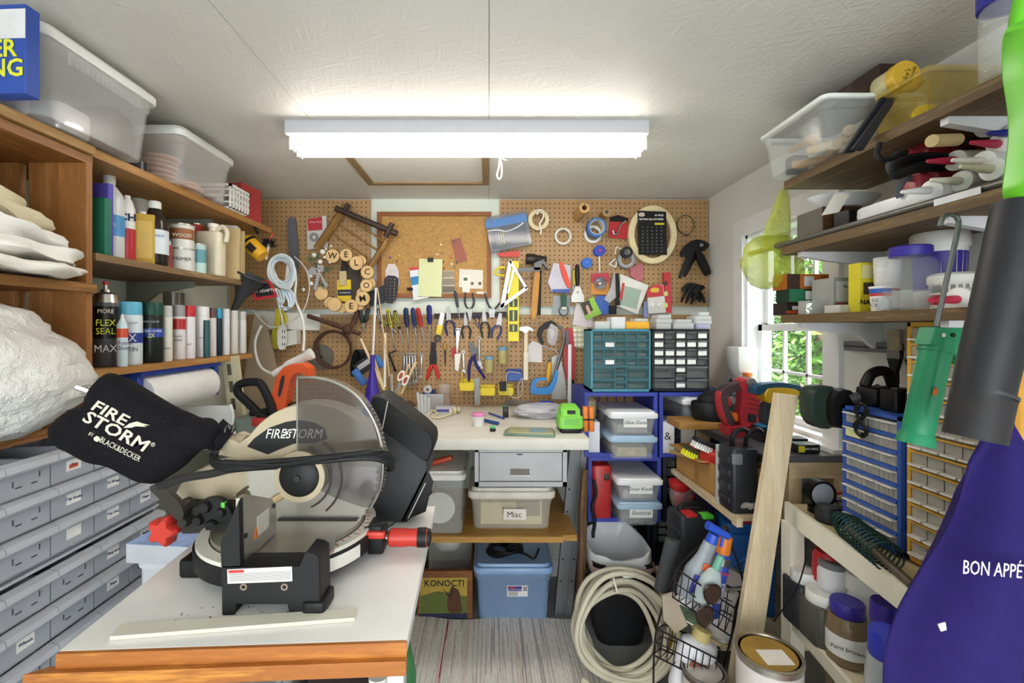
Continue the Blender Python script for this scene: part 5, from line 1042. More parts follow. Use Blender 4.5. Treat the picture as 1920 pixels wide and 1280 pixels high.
part('coil',m,BLACK(),t); part('plug',MB().rbox((.13,2.2,.268),(.07,.05,.03),.01),BLACK(),t); part('lead',MB().tube(curve([(.1,2.2,.28),(.17,2.15,.28),(.21,2.12,.275),(.24,2.2,.28)]),.005,6),BLACK(),t)
blob('white_bag','crumpled white bag behind the fruit crate under the bench','bag',(-.21,2.32,.29),(.075,.08,.07),M('cfcac4',.7),12,.12)
solo('cardboard_piece',MB().prism([(-.16,.236),(.0,.236),(-.04,.37),(-.06,.37)],2.36,2.40),M('a37b4a',.8),'folded brown cardboard behind the fruit crate','cardboard',smooth=False)
t,L = frame('old_stick','rough brown wooden stick leaning beside the bench leg','stick',W(1097,880,1.98),W(1088,1105,1.98)); t.location = W(1097,880,1.97); part('stick',MB().tube([(0,0,0),(.004,0,L*.3),(-.003,0,L*.7),(0,0,L*1.16)],[.016,.02,.018,.02],8),wood('8d6b48','5f452c','z',8),t)
# black bar hanging beside the red case, black lead
t = thing('black_lead','black power lead hanging beside the milk crates','cord',W(1112,1000,1.97)); part('lead',MB().tube(curve([W(*q,1.97) for q in ((1113,900),(1117,925),(1110,950),(1115,975),(1112,1000))]),.008,7),BLACK(),t); part('plug',MB().rbox(W(1112,1002,1.97)-Vector((0,0,.012)),(.014,.014,.03),.004),BLACK(),t)

# ---------------------------------------------------------------- on the workbench
zb = ZB+.0005
def on(px,py): Y = YZ(py,zb); return W(px,py,Y)
t = lthing('battery_charger','bright green battery charger on the right corner of the workbench','charger',on(1071,812)); w = .094
GRN = M('7fd04a',.4,v=.04); t.location.y += .05
part('foot',MB().rbox((0,0,0),(w*.92,.1,.02),.012),M('1b1c1e',.5),t)
body = MB(); R = lambda ww,dd,z,yo=0: [(x,y+yo,z) for x,y in rrect(ww,dd,.014,4)]
body.loft([R(w,.11,.018),R(w*1.06,.115,.03),R(w*1.02,.11,.062),R(w*.86,.09,.068),R(w*.86,.085,.09,.004),R(w*.6,.05,.106,.01)]); part('body',body,GRN,t)
m = MB()
for k in range(9): m.bc((-.026+.0065*k,-.0575,.046),(.003,.004,.024))
part('vents',m,M('6bb53e',.4),t)['kind'] = 'stuff'; part('dock_opening',MB().bc((.002,-.0425,.082),(.032,.006,.014)),M('1c1f1a',.5),t)
for k in range(2):
    o,L = frame('orange_clamp_pads','orange and black tool grip behind the green charger, %s of the pair' % ('left' if k == 0 else 'right'),'tool',W(1097+11*k,762,1.84),W(1098+11*k,808,1.84),'orange grips behind the charger'); o.name = 'orange_grip'; LOCALS.add(o.name); part('grip',MB().rbox((0,0,0),(.02,.026,L),.006),M('dd7a22',.5),o); part('band',MB().rbox((0,0,L*.45),(.0205,.0265,L*.12),.006),BLACK(),o)
t = lt('ice_cream_tub','small white tub with pink lid on the workbench','tub',on(897,798),[('tub',[(.021,0),(.027,.045)],M('e3e3e1',.4)),('lid',[(.031,.043),(.031,.052),(.027,.056),(.001,.055)],M('dd86b8',.4))])
t = lthing('glass_sheets','small stack of greenish glass sheets near the front of the workbench','glass',(.16,1.80,zb),-.12)
for k,c in enumerate(('7f9a86','86a394','b5b486')): part('sheet',MB().rbox((.003*k,.002*k,.005*k),(.2-.012*k,.1,.0045),.002),clear(c,.8,.05),t)
pf('blue_print',MB().box((.0,-.03,.0151),(.06,.03,.0155)),M('6f9ab0',.4),t)
p = on(924,808); t = thing('tape_measure','tiny green and black tape measure on the workbench','tape measure',p); part('case',at(MB(),p).rbox((0,0,0),(.024,.024,.012),.008),BLACK(),t); part('button',at(MB(),p).lathe([(.009,.012),(.010,.017),(.006,.022)],14),M('48c878',.4),t)
solo('blue_marker',MB().tube([on(905,790)+Vector((0,0,.008)),on(934,797)+Vector((0,0,.008))],.0075,8),M('24488a',.45),'blue marker lying on the workbench','marker')
solo('blue_pen',MB().tube([on(917,776)+Vector((0,0,.005)),on(945,786)+Vector((0,0,.005))],.0045,8),M('3a4aa8',.45),'thin blue pen lying behind the marker','pen')
p = on(948,782); t = thing('stud_finder','black handheld gauge standing on the workbench','gauge',p); part('body',at(MB(),p).rbox((0,0,0),(.026,.024,.055),.006),M('232427',.45),t); part('top_band',at(MB(),p).rbox((0,0,.05),(.027,.025,.007),.006),M('4a6a50',.4),t); part('screen',at(MB(),p).bc((0,-.0122,.035),(.018,.001,.016)),M('3a3f3c',.3),t)
blob('cellophane_heap','heap of clear plastic bags on the workbench behind the glass','plastic bag',on(1010,785)+Vector((.01,.05,.028)),(.12,.07,.036),clear('d3d3da',.7,.08),21,.22,50,26,zb+.001)
t = lthing('glove_bag','box of heavy duty bags with blue liner sticking out','box',(.27,2.24,zb),.05); part('carton',MB().rbox((0,0,0),(.17,.07,.035),.003),M('cfd0dc',.5),t); part('liner',MB().ball(.045,(.01,0,.036),16,8,(1.3,.7,.55)),M('2a3fa4',.5),t); text(t,'HEAVY DUTY',(.03,-.0362,.014),.014,'2a2f6a'); pf('yellow_mark',MB().box((-.08,-.0362,.006),(-.04,-.0354,.02)),M('d8cf3a',.5),t)
p = on(1005,764); solo('tool_pouch',MB().rbox((p.x-.09,p.y+.1,zb),(.15,.06,.03),.008),M('8a8078',.7),'grey-brown tool pouch at the back of the workbench','pouch')
t = lt('clear_canister','clear plastic canister with brown content at the back of the bench','canister',(-.235,2.40,zb),[('wall',[(.034,0),(.034,.125)],clear('d8cfc6',.35,.1)),('contents',[(.030,.002),(.030,.07)],M('8d6844',.8))])
t = cardbox('flat_tub','low clear tub with blue stripe on the workbench',(-.215,2.26,zb),(.09,.07,.03),clear('d6d8e0',.75,.2)); pf('stripe',MB().box((-.04,-.0356,.008),(.03,-.035,.02)),M('4a48a0',.5),t)
t = thing('knotted_rope','short cream rope with a knot on the workbench','rope',on(850,785)); pts = [on(803,779),on(812,773),on(820,778),on(811,784),on(826,785),on(840,780),on(850,776)]
part('strand',MB().tube(curve([q+Vector((0,0,.006)) for q in pts]),.0055,8),M('ddd3b4',.9,bm=.5),t)
for k,q in enumerate(((845,778,.016),(853,776,.018),(860,774,.016))): part('knot',MB().ball(q[2],on(q[0],q[1])+Vector((0,0,.016)),10,6,(.6,1,1)),M('ddd3b4',.9,bm=.5),t)
for k in range(4):
    o,L = frame('clear_tube','%s of the four clear plastic tubes standing on the bench' % ('leftmost','second','third','rightmost')[k],'tube',W(783+7*k,735+3*k,2.22),W(788+5*k,783,2.22),'clear tubes on the workbench'); o.location.z += .0; part('tube',MB().cyl(.008,0,L,10),clear('dfe2e4',.6,.1),o)
t = cardbox('clear_packet','clear flat packet leaning behind the tubes',(-.30,2.36,zb),(.13,.02,.075),clear('c9c9c9',.6,.1),rz=.1)
p = Vector((-.405,2.30,zb)); t = thing('pine_cone','brown pine cone on the workbench beside the cup','pine cone',p); m = MB()
for k in range(60):
    a = k*2.4; z = k/60; r = .028*math.sin(PI*(z*.85+.1)); m.ball(.006,(p.x+r*math.cos(a),p.y+r*math.sin(a),p.z+.006+z*.045),5,4,(1,1,.5))
part('scales',m,M('6d5844',.8),t)['kind'] = 'stuff'
# cup of sticks, brushes and scissors
cp = Vector((-.470,2.20,zb)); t = lt('tool_cup','white metal cup full of brushes, sticks and scissors','cup',cp,[('cup',[(.036,0),(.036,.002),(.037,.085),(.039,.088),(.035,.086),(.034,.004),(.001,.004)],M('e2e4e2',.35))])
t2 = thing('scissors','scissors with white and orange handles standing in the cup','scissors',cp+Vector((.02,0,.05)))
for q,w_ in (((490,875),34),((535,920),34)):
    p = W(*c6(*q),2.17); R = w_/5.333*2.17/F
    for nm,ri,ro,c in (('handle',R*.75,R*1.15,'eceae6'),('grip_insert',R*.5,R*.75,'d8502c')):
        part(nm,MB().loft([[(p.x+math.cos(b)*rr*.8+math.sin(b)*rr*.45,2.17+yy,p.z+math.sin(b)*rr*1.35) for b in [2*PI*i/22 for i in range(22)]] for rr,yy in ((ri,-.004),(ro,-.004),(ro,.004),(ri,.004))],close=True),M(c,.4),t2)
pf('blades',MB().prism(pp(sub(c6,[(470,930),(500,960),(430,1090),(420,1085)]),2.17),2.168,2.172),STEEL,t2)
for k,(a,b,r,c,lb) in enumerate((((85,505),(340,1060),.0065,'d9c69a','pale dowel leaning into the cup'),((240,0),(210,665),.0055,'e4e2e0','long white rod standing in the purple cone'),((330,450),(328,990),.0062,'e6e0d2','white dowel standing beside the cup'),((255,0),(375,880),.003,'cdb284','thin long bamboo skewer leaning left of the cup'),((640,730),(490,1060),.0065,'d8be8a','wide wooden paint stirrer leaning in the cup'),((570,760),(450,1090),.005,'d2b27a','wooden stirrer crossing the paint stirrer'),((345,1010),(385,1115),.006,'b8bf3a','green-yellow brush handle in the cup'),((395,860),(405,1100),.007,'a8a29a','silver tweezers standing in the cup'),((200,650),(345,1070),.006,'c9b48a','tan stick leaning behind the purple cone'))):
    Yq = 2.19 if k != 1 else 2.22; o,L = frame('stick',lb,'stick',W(*c6(*a),Yq+.03),W(*c6(*b),Yq),'sticks and handles around the cup'); part('rod',MB().tube([(0,0,0),(0,0,L)],r,8),M(c,.6),o)
p = W(*c6(205,1030),2.18); t = thing('purple_cone','purple plastic cone standing on the workbench','cone',(p.x,p.y,zb)); hh = W(*c6(205,670),2.18).z-zb
part('cone',at(MB(),(p.x,p.y,zb)).lathe([(.05,0),(.05,.006),(.034,hh*.35),(.011,hh*.78),(.011,hh),(.008,hh),(.008,hh*.78),(.03,.02)],20),M('3a1f96',.4),t)
for k,(a,b,c,lb) in enumerate((((230,680),(300,790),'4a7cc8','blue sponge roller beside the purple cone'),((20,820),(130,960),'4a7cc8','blue sponge roller below the dark tool'))):
    o,L = frame('foam_roller',lb,'roller',W(*c6(*a),2.27),W(*c6(*b),2.27)); part('foam',MB().lathe([(.016,0),(.019,.004),(.019,L-.004),(.016,L)],16),M(c,.9,v=.15,s=60,bm=.5),o)
o,L = frame('folded_rule','dark tool card with white print between the blue rollers','card',W(*c6(50,830),2.33),W(*c6(210,720),2.33)); pf('card',MB().box((-.035,-.008,0),(.03,.008,L)),M('2c2e33',.5),o); pf('print',MB().box((-.02,-.0095,L*.15),(.005,-.008,L*.85)),M('c9c9cc',.6),o)
t = thing('cable_tangle','tangle of black cords hanging behind the blue rollers','cord',W(*c6(60,880),2.38)); m = MB()
for k in range(6): m.tube(curve([W(*c6(20+15*k+dx,y),2.36+.006*k) for dx,y in ((0,640),(40,620),(70,680),(30,800),(-20,880),(-30,760))],close=True),.004,6,True)
part('tangle',m,BLACK(),t)
# clutter at the far left of the bench behind the saw: orange trimmer, loop handle
def OT(pts,Y): return pp(pts,Y)
t = thing('orange_trimmer','orange electric trimmer body with white pole standing behind the saw','power tool',W(545,800,1.75)); ORG = M('e0561c',.4); Yo = 1.72
part('body',MB().prism(smooth_poly(OT([(528,702),(545,682),(588,678),(592,712),(583,715),(578,692),(556,700),(548,740),(540,790),(512,795),(518,745)],Yo),1),Yo-.05,Yo+.01,'y',.006),ORG,t)
part('side_plate',MB().prism(smooth_poly(OT([(527,705),(534,703),(526,742),(520,745)],Yo-.055),1),Yo-.056,Yo-.05),M('2a2c34',.4),t); part('motor_cap',MB().rbox(W(548,797,Yo),(.075,.06,.085),.02),M('1c1d20',.5),t)
part('pole_handle',MB().tube(curve([W(*q,Yo+.03) for q in ((512,702),(530,690),(560,675),(585,662))]),[.012]*8+[.018]*8+[.022]*3,10),M('dcdcd6',.4),t)
t = thing('loop_handle_tool','black loop handle of a garden tool with red base behind the saw','garden tool',W(490,795,1.68)); Yo = 1.66
part('loop',MB().tube(curve([W(*q,Yo) for q in ((500,788),(462,752),(446,735),(450,720),(478,716),(492,724),(508,760),(512,785),(490,778))],close=False),.015,9),BLACK(),t); part('red_base',MB().rbox(W(492,797,Yo),(.06,.05,.03),.01),M('b0302a',.45),t); part('grip_bar',MB().tube(V([(470,775),(505,770)],Yo),.012,8),BLACK(),t)
t = tote('storage_bin','small grey-green mesh basket on the bench behind the saw',(-.86,1.84,zb),(.24,.2,.07),.95,M('7a8478',.6),'none',cat='basket'); t.name = 'mesh_basket'; LOCALS.add(t.name)
flat('clear_wrap','crinkled clear plastic sheet leaning on the wall behind the trimmer','plastic sheet',[(470,640),(478,590),(500,600),(520,690),(510,760),(450,770)],2.36,.01,clear('cbb9a2',.55,.1))

# ---------------------------------------------------------------- saw table
ZT2 = .92; cS = crop(340,680,2.56); cA = crop(80,560,2.064); cG = crop(80,680,4.923)
tb = thing('saw_table','white topped table with orange wood front edge under the miter saw','table',(-.36,.85,0))
A,B_,C_,D_ = (-.572,.606),(-.113,.628),(-.13,1.095),(-.60,1.095)
pf('top',MB().prism([A,B_,C_,D_],ZT2-.018,ZT2,'z'),M('f6f4f2',.3,v=.03),tb)
OW = wood('cd8a3a','a9652a','x',7,.4)
def trim(nm,e0,e1,z0,z1):
    a,b = Vector((*A,0)),Vector((*B_,0)); d = (b-a).normalized(); n = Vector((d.y,-d.x,0))
    q = [a-d*(.012 if e1 > .008 else 0)+n*e0,b+n*e0,b+n*e1,a-d*(.034 if e1 > .008 else 0)+n*e1]; part(nm,MB().prism([(v.x,v.y) for v in q],z0,z1,'z',.0015),OW,tb)
trim('edge_trim',.0005,.006,ZT2-.020,ZT2-.0005); trim('lower_edge_trim',.0005,.014,ZT2-.040,ZT2-.020)
pf('under_board',MB().prism([(A[0]+.01,A[1]+.01),(B_[0]-.01,B_[1]+.01),(C_[0]-.01,C_[1]-.01),(D_[0]+.02,D_[1]-.01)],ZT2-.036,ZT2-.018,'z'),M('8a6a44',.7),tb)
for x,y in ((-.54,.65),(-.135,.665),(-.26,1.06),(-.56,1.06)): part('leg',MB().rbox((x,y,.001),(.026,.026,ZT2-.037),.004),M('d5d5d2',.35,.4),tb)
for y in (.66,1.06): pf('stretcher',MB().box((-.54,y-.008,.28),(-.14,y+.008,.31)),M('6a6a6c',.5),tb)
pf('lower_shelf',MB().box((-.56,.64,.31),(-.13,1.08,.325)),M('7a6a58',.6),tb)
t = tote('storage_bin','grey bin on the lower shelf of the saw table',(-.45,.86,.3255),(.18,.36,.4),.95,M('9a9a9c',.5),M('c9c9c9',.4))
t = cardbox('printed_carton','dark printed carton under the saw table',(-.265,.9,.3255),(.13,.3,.38),'4f464c')
for x,y in ((-.175,.72),(-.175,.80),(-.175,.88)):
    lt('green_bottle','green plastic bottle under the saw table, %s' % {.72: 'nearest the front edge',.80: 'middle of three',.88: 'farthest of three'}[y],'bottle',Vector((x,y,.3255)),[('body',[(.03,0),(.034,.01),(.034,.36),(.02,.42),(.013,.44),(.013,.46)],clear('2e8a4a',.7,.08)),('cap',[(.015,.455),(.015,.475)],WHITE())],'green bottles under the saw table')
q = [W(*p,YZ(p[1],ZT2)) for p in ((206,1201),(226,1178),(670,1146),(665,1165))]
solo('white_strip',MB().prism([(v.x,v.y) for v in q],ZT2+.0004,ZT2+.006,'z'),M('ddd8c8',.5,v=.03),'thin flat white strip lying on the saw table front','strip',smooth=False)
m = MB(); rnd = random.Random(11)
for k in range(40):
    p = W(rnd.gauss(420,45),rnd.gauss(1158,5),.68); v = W(p.x*F/.68+VX,0,.68); y = .70+rnd.uniform(-.02,.02); m.ball(rnd.uniform(.0005,.0014),(p.x,y-.02,ZT2+.001),5,3,(1.5,1,.6))
solo('sawdust',m,M('5a4636',.9),'dark sawdust specks on the white saw table','sawdust',kind='stuff')

# ---------------------------------------------------------------- miter saw
ms = thing('miter_saw','black and beige compound miter saw with clear blade guard and dust bag','miter saw',(-.36,.85,ZT2))
BK_ = M('141416',.5,v=.12); BG = M('b3a58a',.42,v=.04); AL2 = METAL('bdbab4',.38); RED = M('c9362a',.4,v=.05); DK = M('36322f',.5,.4,.2)
cx,cy,cz,R = -.338,.87,1.067,.127; zt = .986
def ms_flat(nm,pts,Y,d,ma,f=cS,bev=.003,sm=0,par=ms):
    q = pp(sub(f,pts) if f else pts,Y); q = smooth_poly(q,sm) if sm else q
    return part(nm,MB().prism(q,Y,Y+d,'y',bev),ma,par,ang=30)
base = ms_flat('base',[(188,980),(570,975),(600,905),(640,912),(664,930),(668,1135),(655,1200),(520,1205),(512,1160),(255,1160),(250,1213),(190,1215)],.68,.045,BK_)
part('base_body',MB().box((-.405,.725,ZT2+.012),(-.268,.80,zt-.004)).cyl(.152,ZT2+.018,zt-.012,40,(-.377,cy,0)),BK_,ms)
part('foot_lug',MB().rbox((-.262,.70,ZT2+.001),(.034,.05,.02),.006),BK_,ms); part('bolt_hole',MB().cyl(.005,ZT2+.0205,ZT2+.0225,12,(-.262,.69,0)),M('070707',.6),ms)
for y in (.80,.99): part('foot_lug',MB().rbox((-.508,y,ZT2+.001),(.05,.045,.03),.008),BK_,ms)
for x in (299,495): p = W(*cS(x,1075),.679); part('bolt_hole',MB().ring(.003,.0052,.6782,.6805,14,(p.x,0,p.z),'y'),M('8a7a68',.5),ms)
lab = ms_flat('warning_label',[(220,992),(530,978),(532,1048),(222,1060)],.6785,.001,M('e6e2de',.5),bev=0)
pf('label_red',MB().prism(pp(sub(cS,[(226,996),(300,993),(300,1006),(226,1009)]),.678),.6778,.6786),M('c03a36',.5),lab); m = MB()
for k in range(7): m.prism(pp(sub(cS,[(228,1012+6*k),(525,999+6*k),(525,1001+6*k),(228,1014+6*k)]),.678),.6779,.6786)
o = pf('label_print',m,M('8f8a86',.6),lab); o['kind'] = 'stuff'
pf('wing_plate',MB().prism([(-.377,.686),(-.262,.686),(-.255,.75),(-.27,.80),(-.377,.80)],zt-.004,zt+.002,'z'),AL2,ms)
pf('red_line',MB().box((-.35,.70,zt+.0021),(-.275,.7025,zt+.0026)),M('b83a32',.5),ms)
part('turntable',MB().cyl(.134,zt-.016,zt,56,(-.377,cy,0)),AL2,ms)
pf('slot_insert',MB().box((-.40,cy-.011,zt+.0003),(-.25,cy+.011,zt+.0016)),M('2a2a2a',.5),ms)
part('miter_scale',MB().ring(.136,.156,zt-.016,zt-.009,56,(-.377,cy,0)),M('d8d3c8',.4),ms)
m = MB()
for k in range(25):
    a = -1.3+k*.108; m.T = Matrix.Translation((-.377,cy,zt-.0088)) @ Matrix.Rotation(a,4,'Z'); m.box((.138,-.0006,0),(.150 if k % 3 == 0 else .145,.0006,.0005))
o = pf('scale_ticks',m,M('a5352c',.5),ms); o['kind'] = 'stuff'
part('apron_ring',MB().ring(.15,.160,ZT2+.022,zt-.017,56,(-.377,cy,0)),BK_,ms); m = MB()
for k in range(14):
    a = -1.55+k*.085; m.T = Matrix.Translation((-.377,cy,0)) @ Matrix.Rotation(a,4,'Z'); m.box((.1603,-.0072,zt-.042),(.1609,.0072,zt-.02))
pf('arc_label',m,M('dcd8d0',.5),ms)['kind'] = 'stuff'
# lock block and handle towards +x
part('lock_block',MB().rbox((-.212,cy,.928),(.03,.05,.052),.006),BK_,ms); part('lock_lever',MB().rbox((-.212,cy-.03,.962),(.04,.012,.012),.004),RED,ms); part('spring_clip',MB().tube(curve([(-.23,cy-.03,.98),(-.2,cy-.035,.992),(-.175,cy-.03,.99),(-.2,cy-.03,.975)]),.0015,5),BK_,ms)
part('handle_shaft',MB().cyl(.006,-.205,-.185,12,(0,cy,.949),'x'),AL2,ms)
part('handle_knob',MB().lathe([(.012,-.192),(.0165,-.188),(.017,-.165),(.0155,-.15),(.0175,-.125),(.0172,-.118)],20,(0,cy,.949),'x'),RED,ms); part('knob_cap',MB().lathe([(.0178,-.136),(.0182,-.122),(.015,-.112),(.001,-.11)],20,(0,cy,.949),'x'),BK_,ms)
# fence
pf('fence',MB().prism([(.688,zt+.003),(.802,zt+.003),(.802,1.036),(.785,1.055),(.705,1.092),(.688,1.092)],-.383,-.375,'x'),AL2,ms); pf('fence',MB().prism([(.93,zt+.001),(1.06,zt+.001),(1.06,1.07),(.96,1.06),(.93,1.036)],-.383,-.375,'x'),AL2,ms)
fb = ms_flat('fence_bracket',[(277,655),(284,978),(190,982),(186,860)],.678,.012,BK_)
pf('warning_sticker',MB().box((-.3748,.735,1.012),(-.3742,.775,1.045)),M('c9c4ba',.5),ms); pf('warning_triangle',MB().prism([(.725,1.012),(.738,1.012),(.7315,1.03)],-.3748,-.3740,'x'),M('d8732a',.5),ms)
for y,z in ((.70,1.03),(.792,1.04)): part('bolt',MB().cyl(.004,-.3752,-.373,12,(0,y,z),'x'),M('2a2a2a',.4),ms)
# blade
pts = []; NT = 60
for k in range(NT):
    a = 2*PI*k/NT; pts += [(cx+R*math.cos(a),cz+R*math.sin(a)),(cx+R*.965*math.cos(a+.03),cz+R*.965*math.sin(a+.03)),(cx+R*.955*math.cos(a+.075),cz+R*.955*math.sin(a+.075))]
def blade_mat():
    ma,nt,b = _new('brushed_blade'); v = coords(nt); mp = v.node; mp.inputs['Location'].default_value = (0,0,0)
    g = nt.nodes.new('ShaderNodeTexWave'); g.wave_type = 'RINGS'; g.rings_direction = 'Y'; g.inputs['Scale'].default_value = 60; g.inputs['Distortion'].default_value = 3; g.inputs['Detail'].default_value = 3
    s_ = nt.nodes.new('ShaderNodeVectorMath'); s_.operation = 'SUBTRACT'; s_.inputs[1].default_value = (cx+.36,0,cz-ZT2); nt.links.new(v,s_.inputs[0]); nt.links.new(s_.outputs[0],g.inputs['Vector'])
    nt.links.new(ramp(nt,g.outputs['Fac'],[(.2,'b2ada6'),(.8,'b8b3ac')]),b.inputs['Base Color']); b.inputs['Metallic'].default_value = .9; b.inputs['Roughness'].default_value = .33; return ma
pf('blade',MB().prism(pts,cy-.0012,cy+.0012),blade_mat(),ms)
# upper guard with dust port
arc = [(586+137*math.cos(a),891-137*math.sin(a)) for a in [math.radians(8+6*i) for i in range(24)]]
gp = arc+[(453,828),(432,818),(414,846),(470,866),(500,872),(530,868),(560,872),(640,872),(715,872)]
guard = part('upper_guard',MB().prism(pp(gp,.87),.857,.915,'y',.004),BG,ms)
st = ms_flat('black_sticker',[(315,402),(350,362),(420,312),(500,284),(560,274),(640,288),(690,315),(700,365),(640,385),(540,388),(460,420),(415,440)],.8562,.0008,BK_,bev=0)
p = W(*cS(536,343),.854); text(st,'FIRESTORM',(p.x,.8552,p.z),.0255,'e9e6e0',ital=.3,sx=.82); pf('flash_mark',MB().prism(pp(sub(cS,[(478,338),(545,312),(512,330),(535,332),(490,352)]),.8555),.8549,.8556),M('e9e6e0',.5),st)
part('dust_port',MB().tube(V([(460,838),(408,830)],.885),[.024,.021],16),BG,ms)
# arm, motor, hub
ms_flat('arm',[(344,894),(390,872),(467,860),(516,868),(560,880),(560,912),(463,911),(443,926),(441,952),(337,943),(322,933)],.895,.05,BG,None,.006)
part('motor',MB().lathe([(.046,.918),(.05,.925),(.05,1.02),(.04,1.035)],24,(cx-.01,0,cz+.02),'y'),BK_,ms)
part('guard_hub',MB().ring(.037,.047,.838,.857,32,(cx-.012,0,cz+.008),'y'),BG,ms); part('hub_cap',MB().lathe([(.036,.850),(.036,.836),(.028,.831),(.001,.831)],32,(cx-.012,0,cz+.008),'y'),BK_,ms); part('hub_bolt',MB().cyl(.006,.827,.831,6,(cx-.012,0,cz+.008),'y'),DK,ms)
gp2 = sub(cS,[(556,72),(640,74),(740,97),(830,150),(890,220),(935,310),(962,420),(966,520),(950,610),(905,698),(860,690),(720,640),(650,602),(590,590),(556,582)])
CG = clear('4d4848',.4,.1)
cg = pf('clear_guard',MB().prism(pp(gp2,.842),.842,.846),CG,ms)
outer = [W(*q,.842) for q in gp2[:10]]; oc = curve(outer,5)
m = MB()
for i in range(len(oc)-1): a,b = oc[i],oc[i+1]; d = Vector((0,.036,0)); m.add([a,b,b+d,a+d],[(0,1,2,3)])
part('guard_rim',m,clear('8f8a88',.6,.1),cg); part('guard_edge',MB().tube(oc,.0032,8),METAL('a09c98',.25),cg); part('guard_edge_end',MB().tube([W(*gp2[0],.842),W(*gp2[-1],.842)],.0015,6),M('8f8b88',.2),cg)
m = MB()
for r_,a0,a1 in ((.058,-1.2,1.3),(.078,-.9,1.0)):
    m.tube([(cx-.012+r_*math.cos(a),.841,cz+.006+r_*math.sin(a)) for a in [a0+(a1-a0)*i/20 for i in range(21)]],.0022,6)
part('guard_ribs',m,M('3a3634',.3),cg)['kind'] = 'stuff'
m = MB()
for k in range(22):
    p = oc[min(len(oc)-1,20+k)]; m.ball(.0032,p+Vector((.0015,.02,0)),6,4)
part('guard_teeth',m,METAL('8a8480',.4),cg)['kind'] = 'stuff'
# blade clamp (pale lever), pivot linkage, red star knob
part('lever',MB().tube([W(*cS(425,672),.86),W(*cS(560,590),.86)],.007,8),M('c9ad84',.5),ms)
ms_flat('bevel_post',[(330,958),(345,948),(440,950),(440,970),(432,1000),(338,1003),(330,975)],.86,.07,DK,None,.006)
part('pivot_block',MB().rbox((-.50,.895,ZT2+.03),(.08,.08,.06),.012),DK,ms)
for q,r_,ma in (((338,955),.015,DK),((345,978),.011,DK),((385,950),.012,BK_),((372,975),.010,BK_),((415,960),.009,BK_),((398,985),.012,BK_)): p = W(*q,.845); part('linkage_bolt',MB().lathe([(r_*.8,.838),(r_,.842),(r_,.87)],8,(p.x,0,p.z),'y'),ma,ms)
part('linkage_plate',MB().prism(smooth_poly(pp([(377,935),(412,930),(432,950),(440,972),(415,990),(385,985)],.85),1),.846,.858),BK_,ms); part('green_tab',MB().rbox(W(420,952,.85),(.008,.01,.012),.002),M('58c040',.4),ms)
part('link_bar',MB().prism(smooth_poly(pp([(281,912),(296,904),(312,912),(345,945),(350,968),(335,975),(318,950),(300,930)],.84),1),.834,.846),M('3a3530',.5,.3),ms)
part('carry_strap',MB().tube(curve([W(*q,.835) for q in ((296,912),(345,896),(395,888),(440,878),(520,872))]),.0075,8,False,.4),M('252322',.7),ms)
kp = W(310,993,.86); m = MB(); pl = []
for k in range(40): a = 2*PI*k/40; rr = .024*(1+.22*math.cos(5*a)); pl.append((kp.x+rr*math.cos(a)*1.0,kp.z+rr*math.sin(a)))
part('star_knob',MB().prism(pl,.845,.878,'y',.006),RED,ms)
# cord wound round the saw
m = MB(); cdz = lambda pts: curve([W(*q,y) for *q,y in pts])
for k in range(3): m.tube(cdz([(408,845+6*k,.83),(398,855+5*k,.82),(420,868+5*k,.80),(500,866+4*k,.80),(600,858+3*k,.80),(690,850+4*k,.81),(730,858+5*k,.83),(735,870+4*k,.87),(722,880,.90)]),.0052,8)
m.tube(cdz([(420,866,.80),(520,872,.797),(620,858,.80),(690,848,.805),(725,850,.83),(737,866,.85),(728,872,.86)]),.0052,8); part('power_cord',m,BK_,ms)
# dust bag
bag = sub(cG,[(490,150),(560,100),(630,95),(720,130),(900,240),(1050,330),(1200,420),(1330,470),(1440,525),(1500,518),(1560,530),(1610,570),(1640,640),(1620,700),(1590,795),(1550,795),(1480,790),(1400,860),(1300,960),(1150,1060),(1060,1115),(960,1130),(860,1090),(700,1000),(600,955),(450,935),(330,880),(250,830),(130,780),(60,690),(40,620),(60,570),(110,530),(240,430),(380,385),(410,300),(440,220)])
def fabric():
    ma,nt,b = _new('black_fabric'); v = coords(nt); n = noise(nt,260,2,v,.7)
    nt.links.new(ramp(nt,n,[(.0,'0d0c10'),(.70,'121016'),(.76,'7a746e')]),b.inputs['Base Color']); b.inputs['Roughness'].default_value = .85
    w = noise(nt,16,4,v); bump(nt,b,w,.5,.01); b.inputs['Specular IOR Level'].default_value = .2; return ma
db = part('dust_bag',MB().pillow(smooth_poly(pp(bag,.84),1),.845,.032,5.,9),fabric(),ms,ang=80)
YT = .8118
def bt_(s,x,y,size,sx,b=.0,it=.18):
    p = W(*cG(x,y),YT); text(db,s,(p.x,YT,p.z),size,'d6cfc0',(PI/2,.47,0),sx=sx,bold=b,ital=it)
bt_('FIRE',612,462,.0285,1.32,.0005); bt_('STORM',668,632,.0315,1.22,.0006); bt_('BLACK&DECKER',715,800,.0150,.72,.0,0); bt_('BY',445,660,.009,.9,0); bt_('®',1017,757,.011,1,0,0)
pf('hex_logo',MB().prism(pp(sub(cG,[(472,690),(500,672),(528,690),(528,715),(500,730),(474,712)]),YT),YT-.0004,YT+.0003),M('d6cfc0',.6),db); pf('flame_mark',MB().prism(pp(sub(cG,[(745,600),(800,560),(870,540),(930,560),(990,575),(925,580),(960,592),(860,585),(820,598)]),YT),YT-.0004,YT+.0003),M('d6cfc0',.6),db)
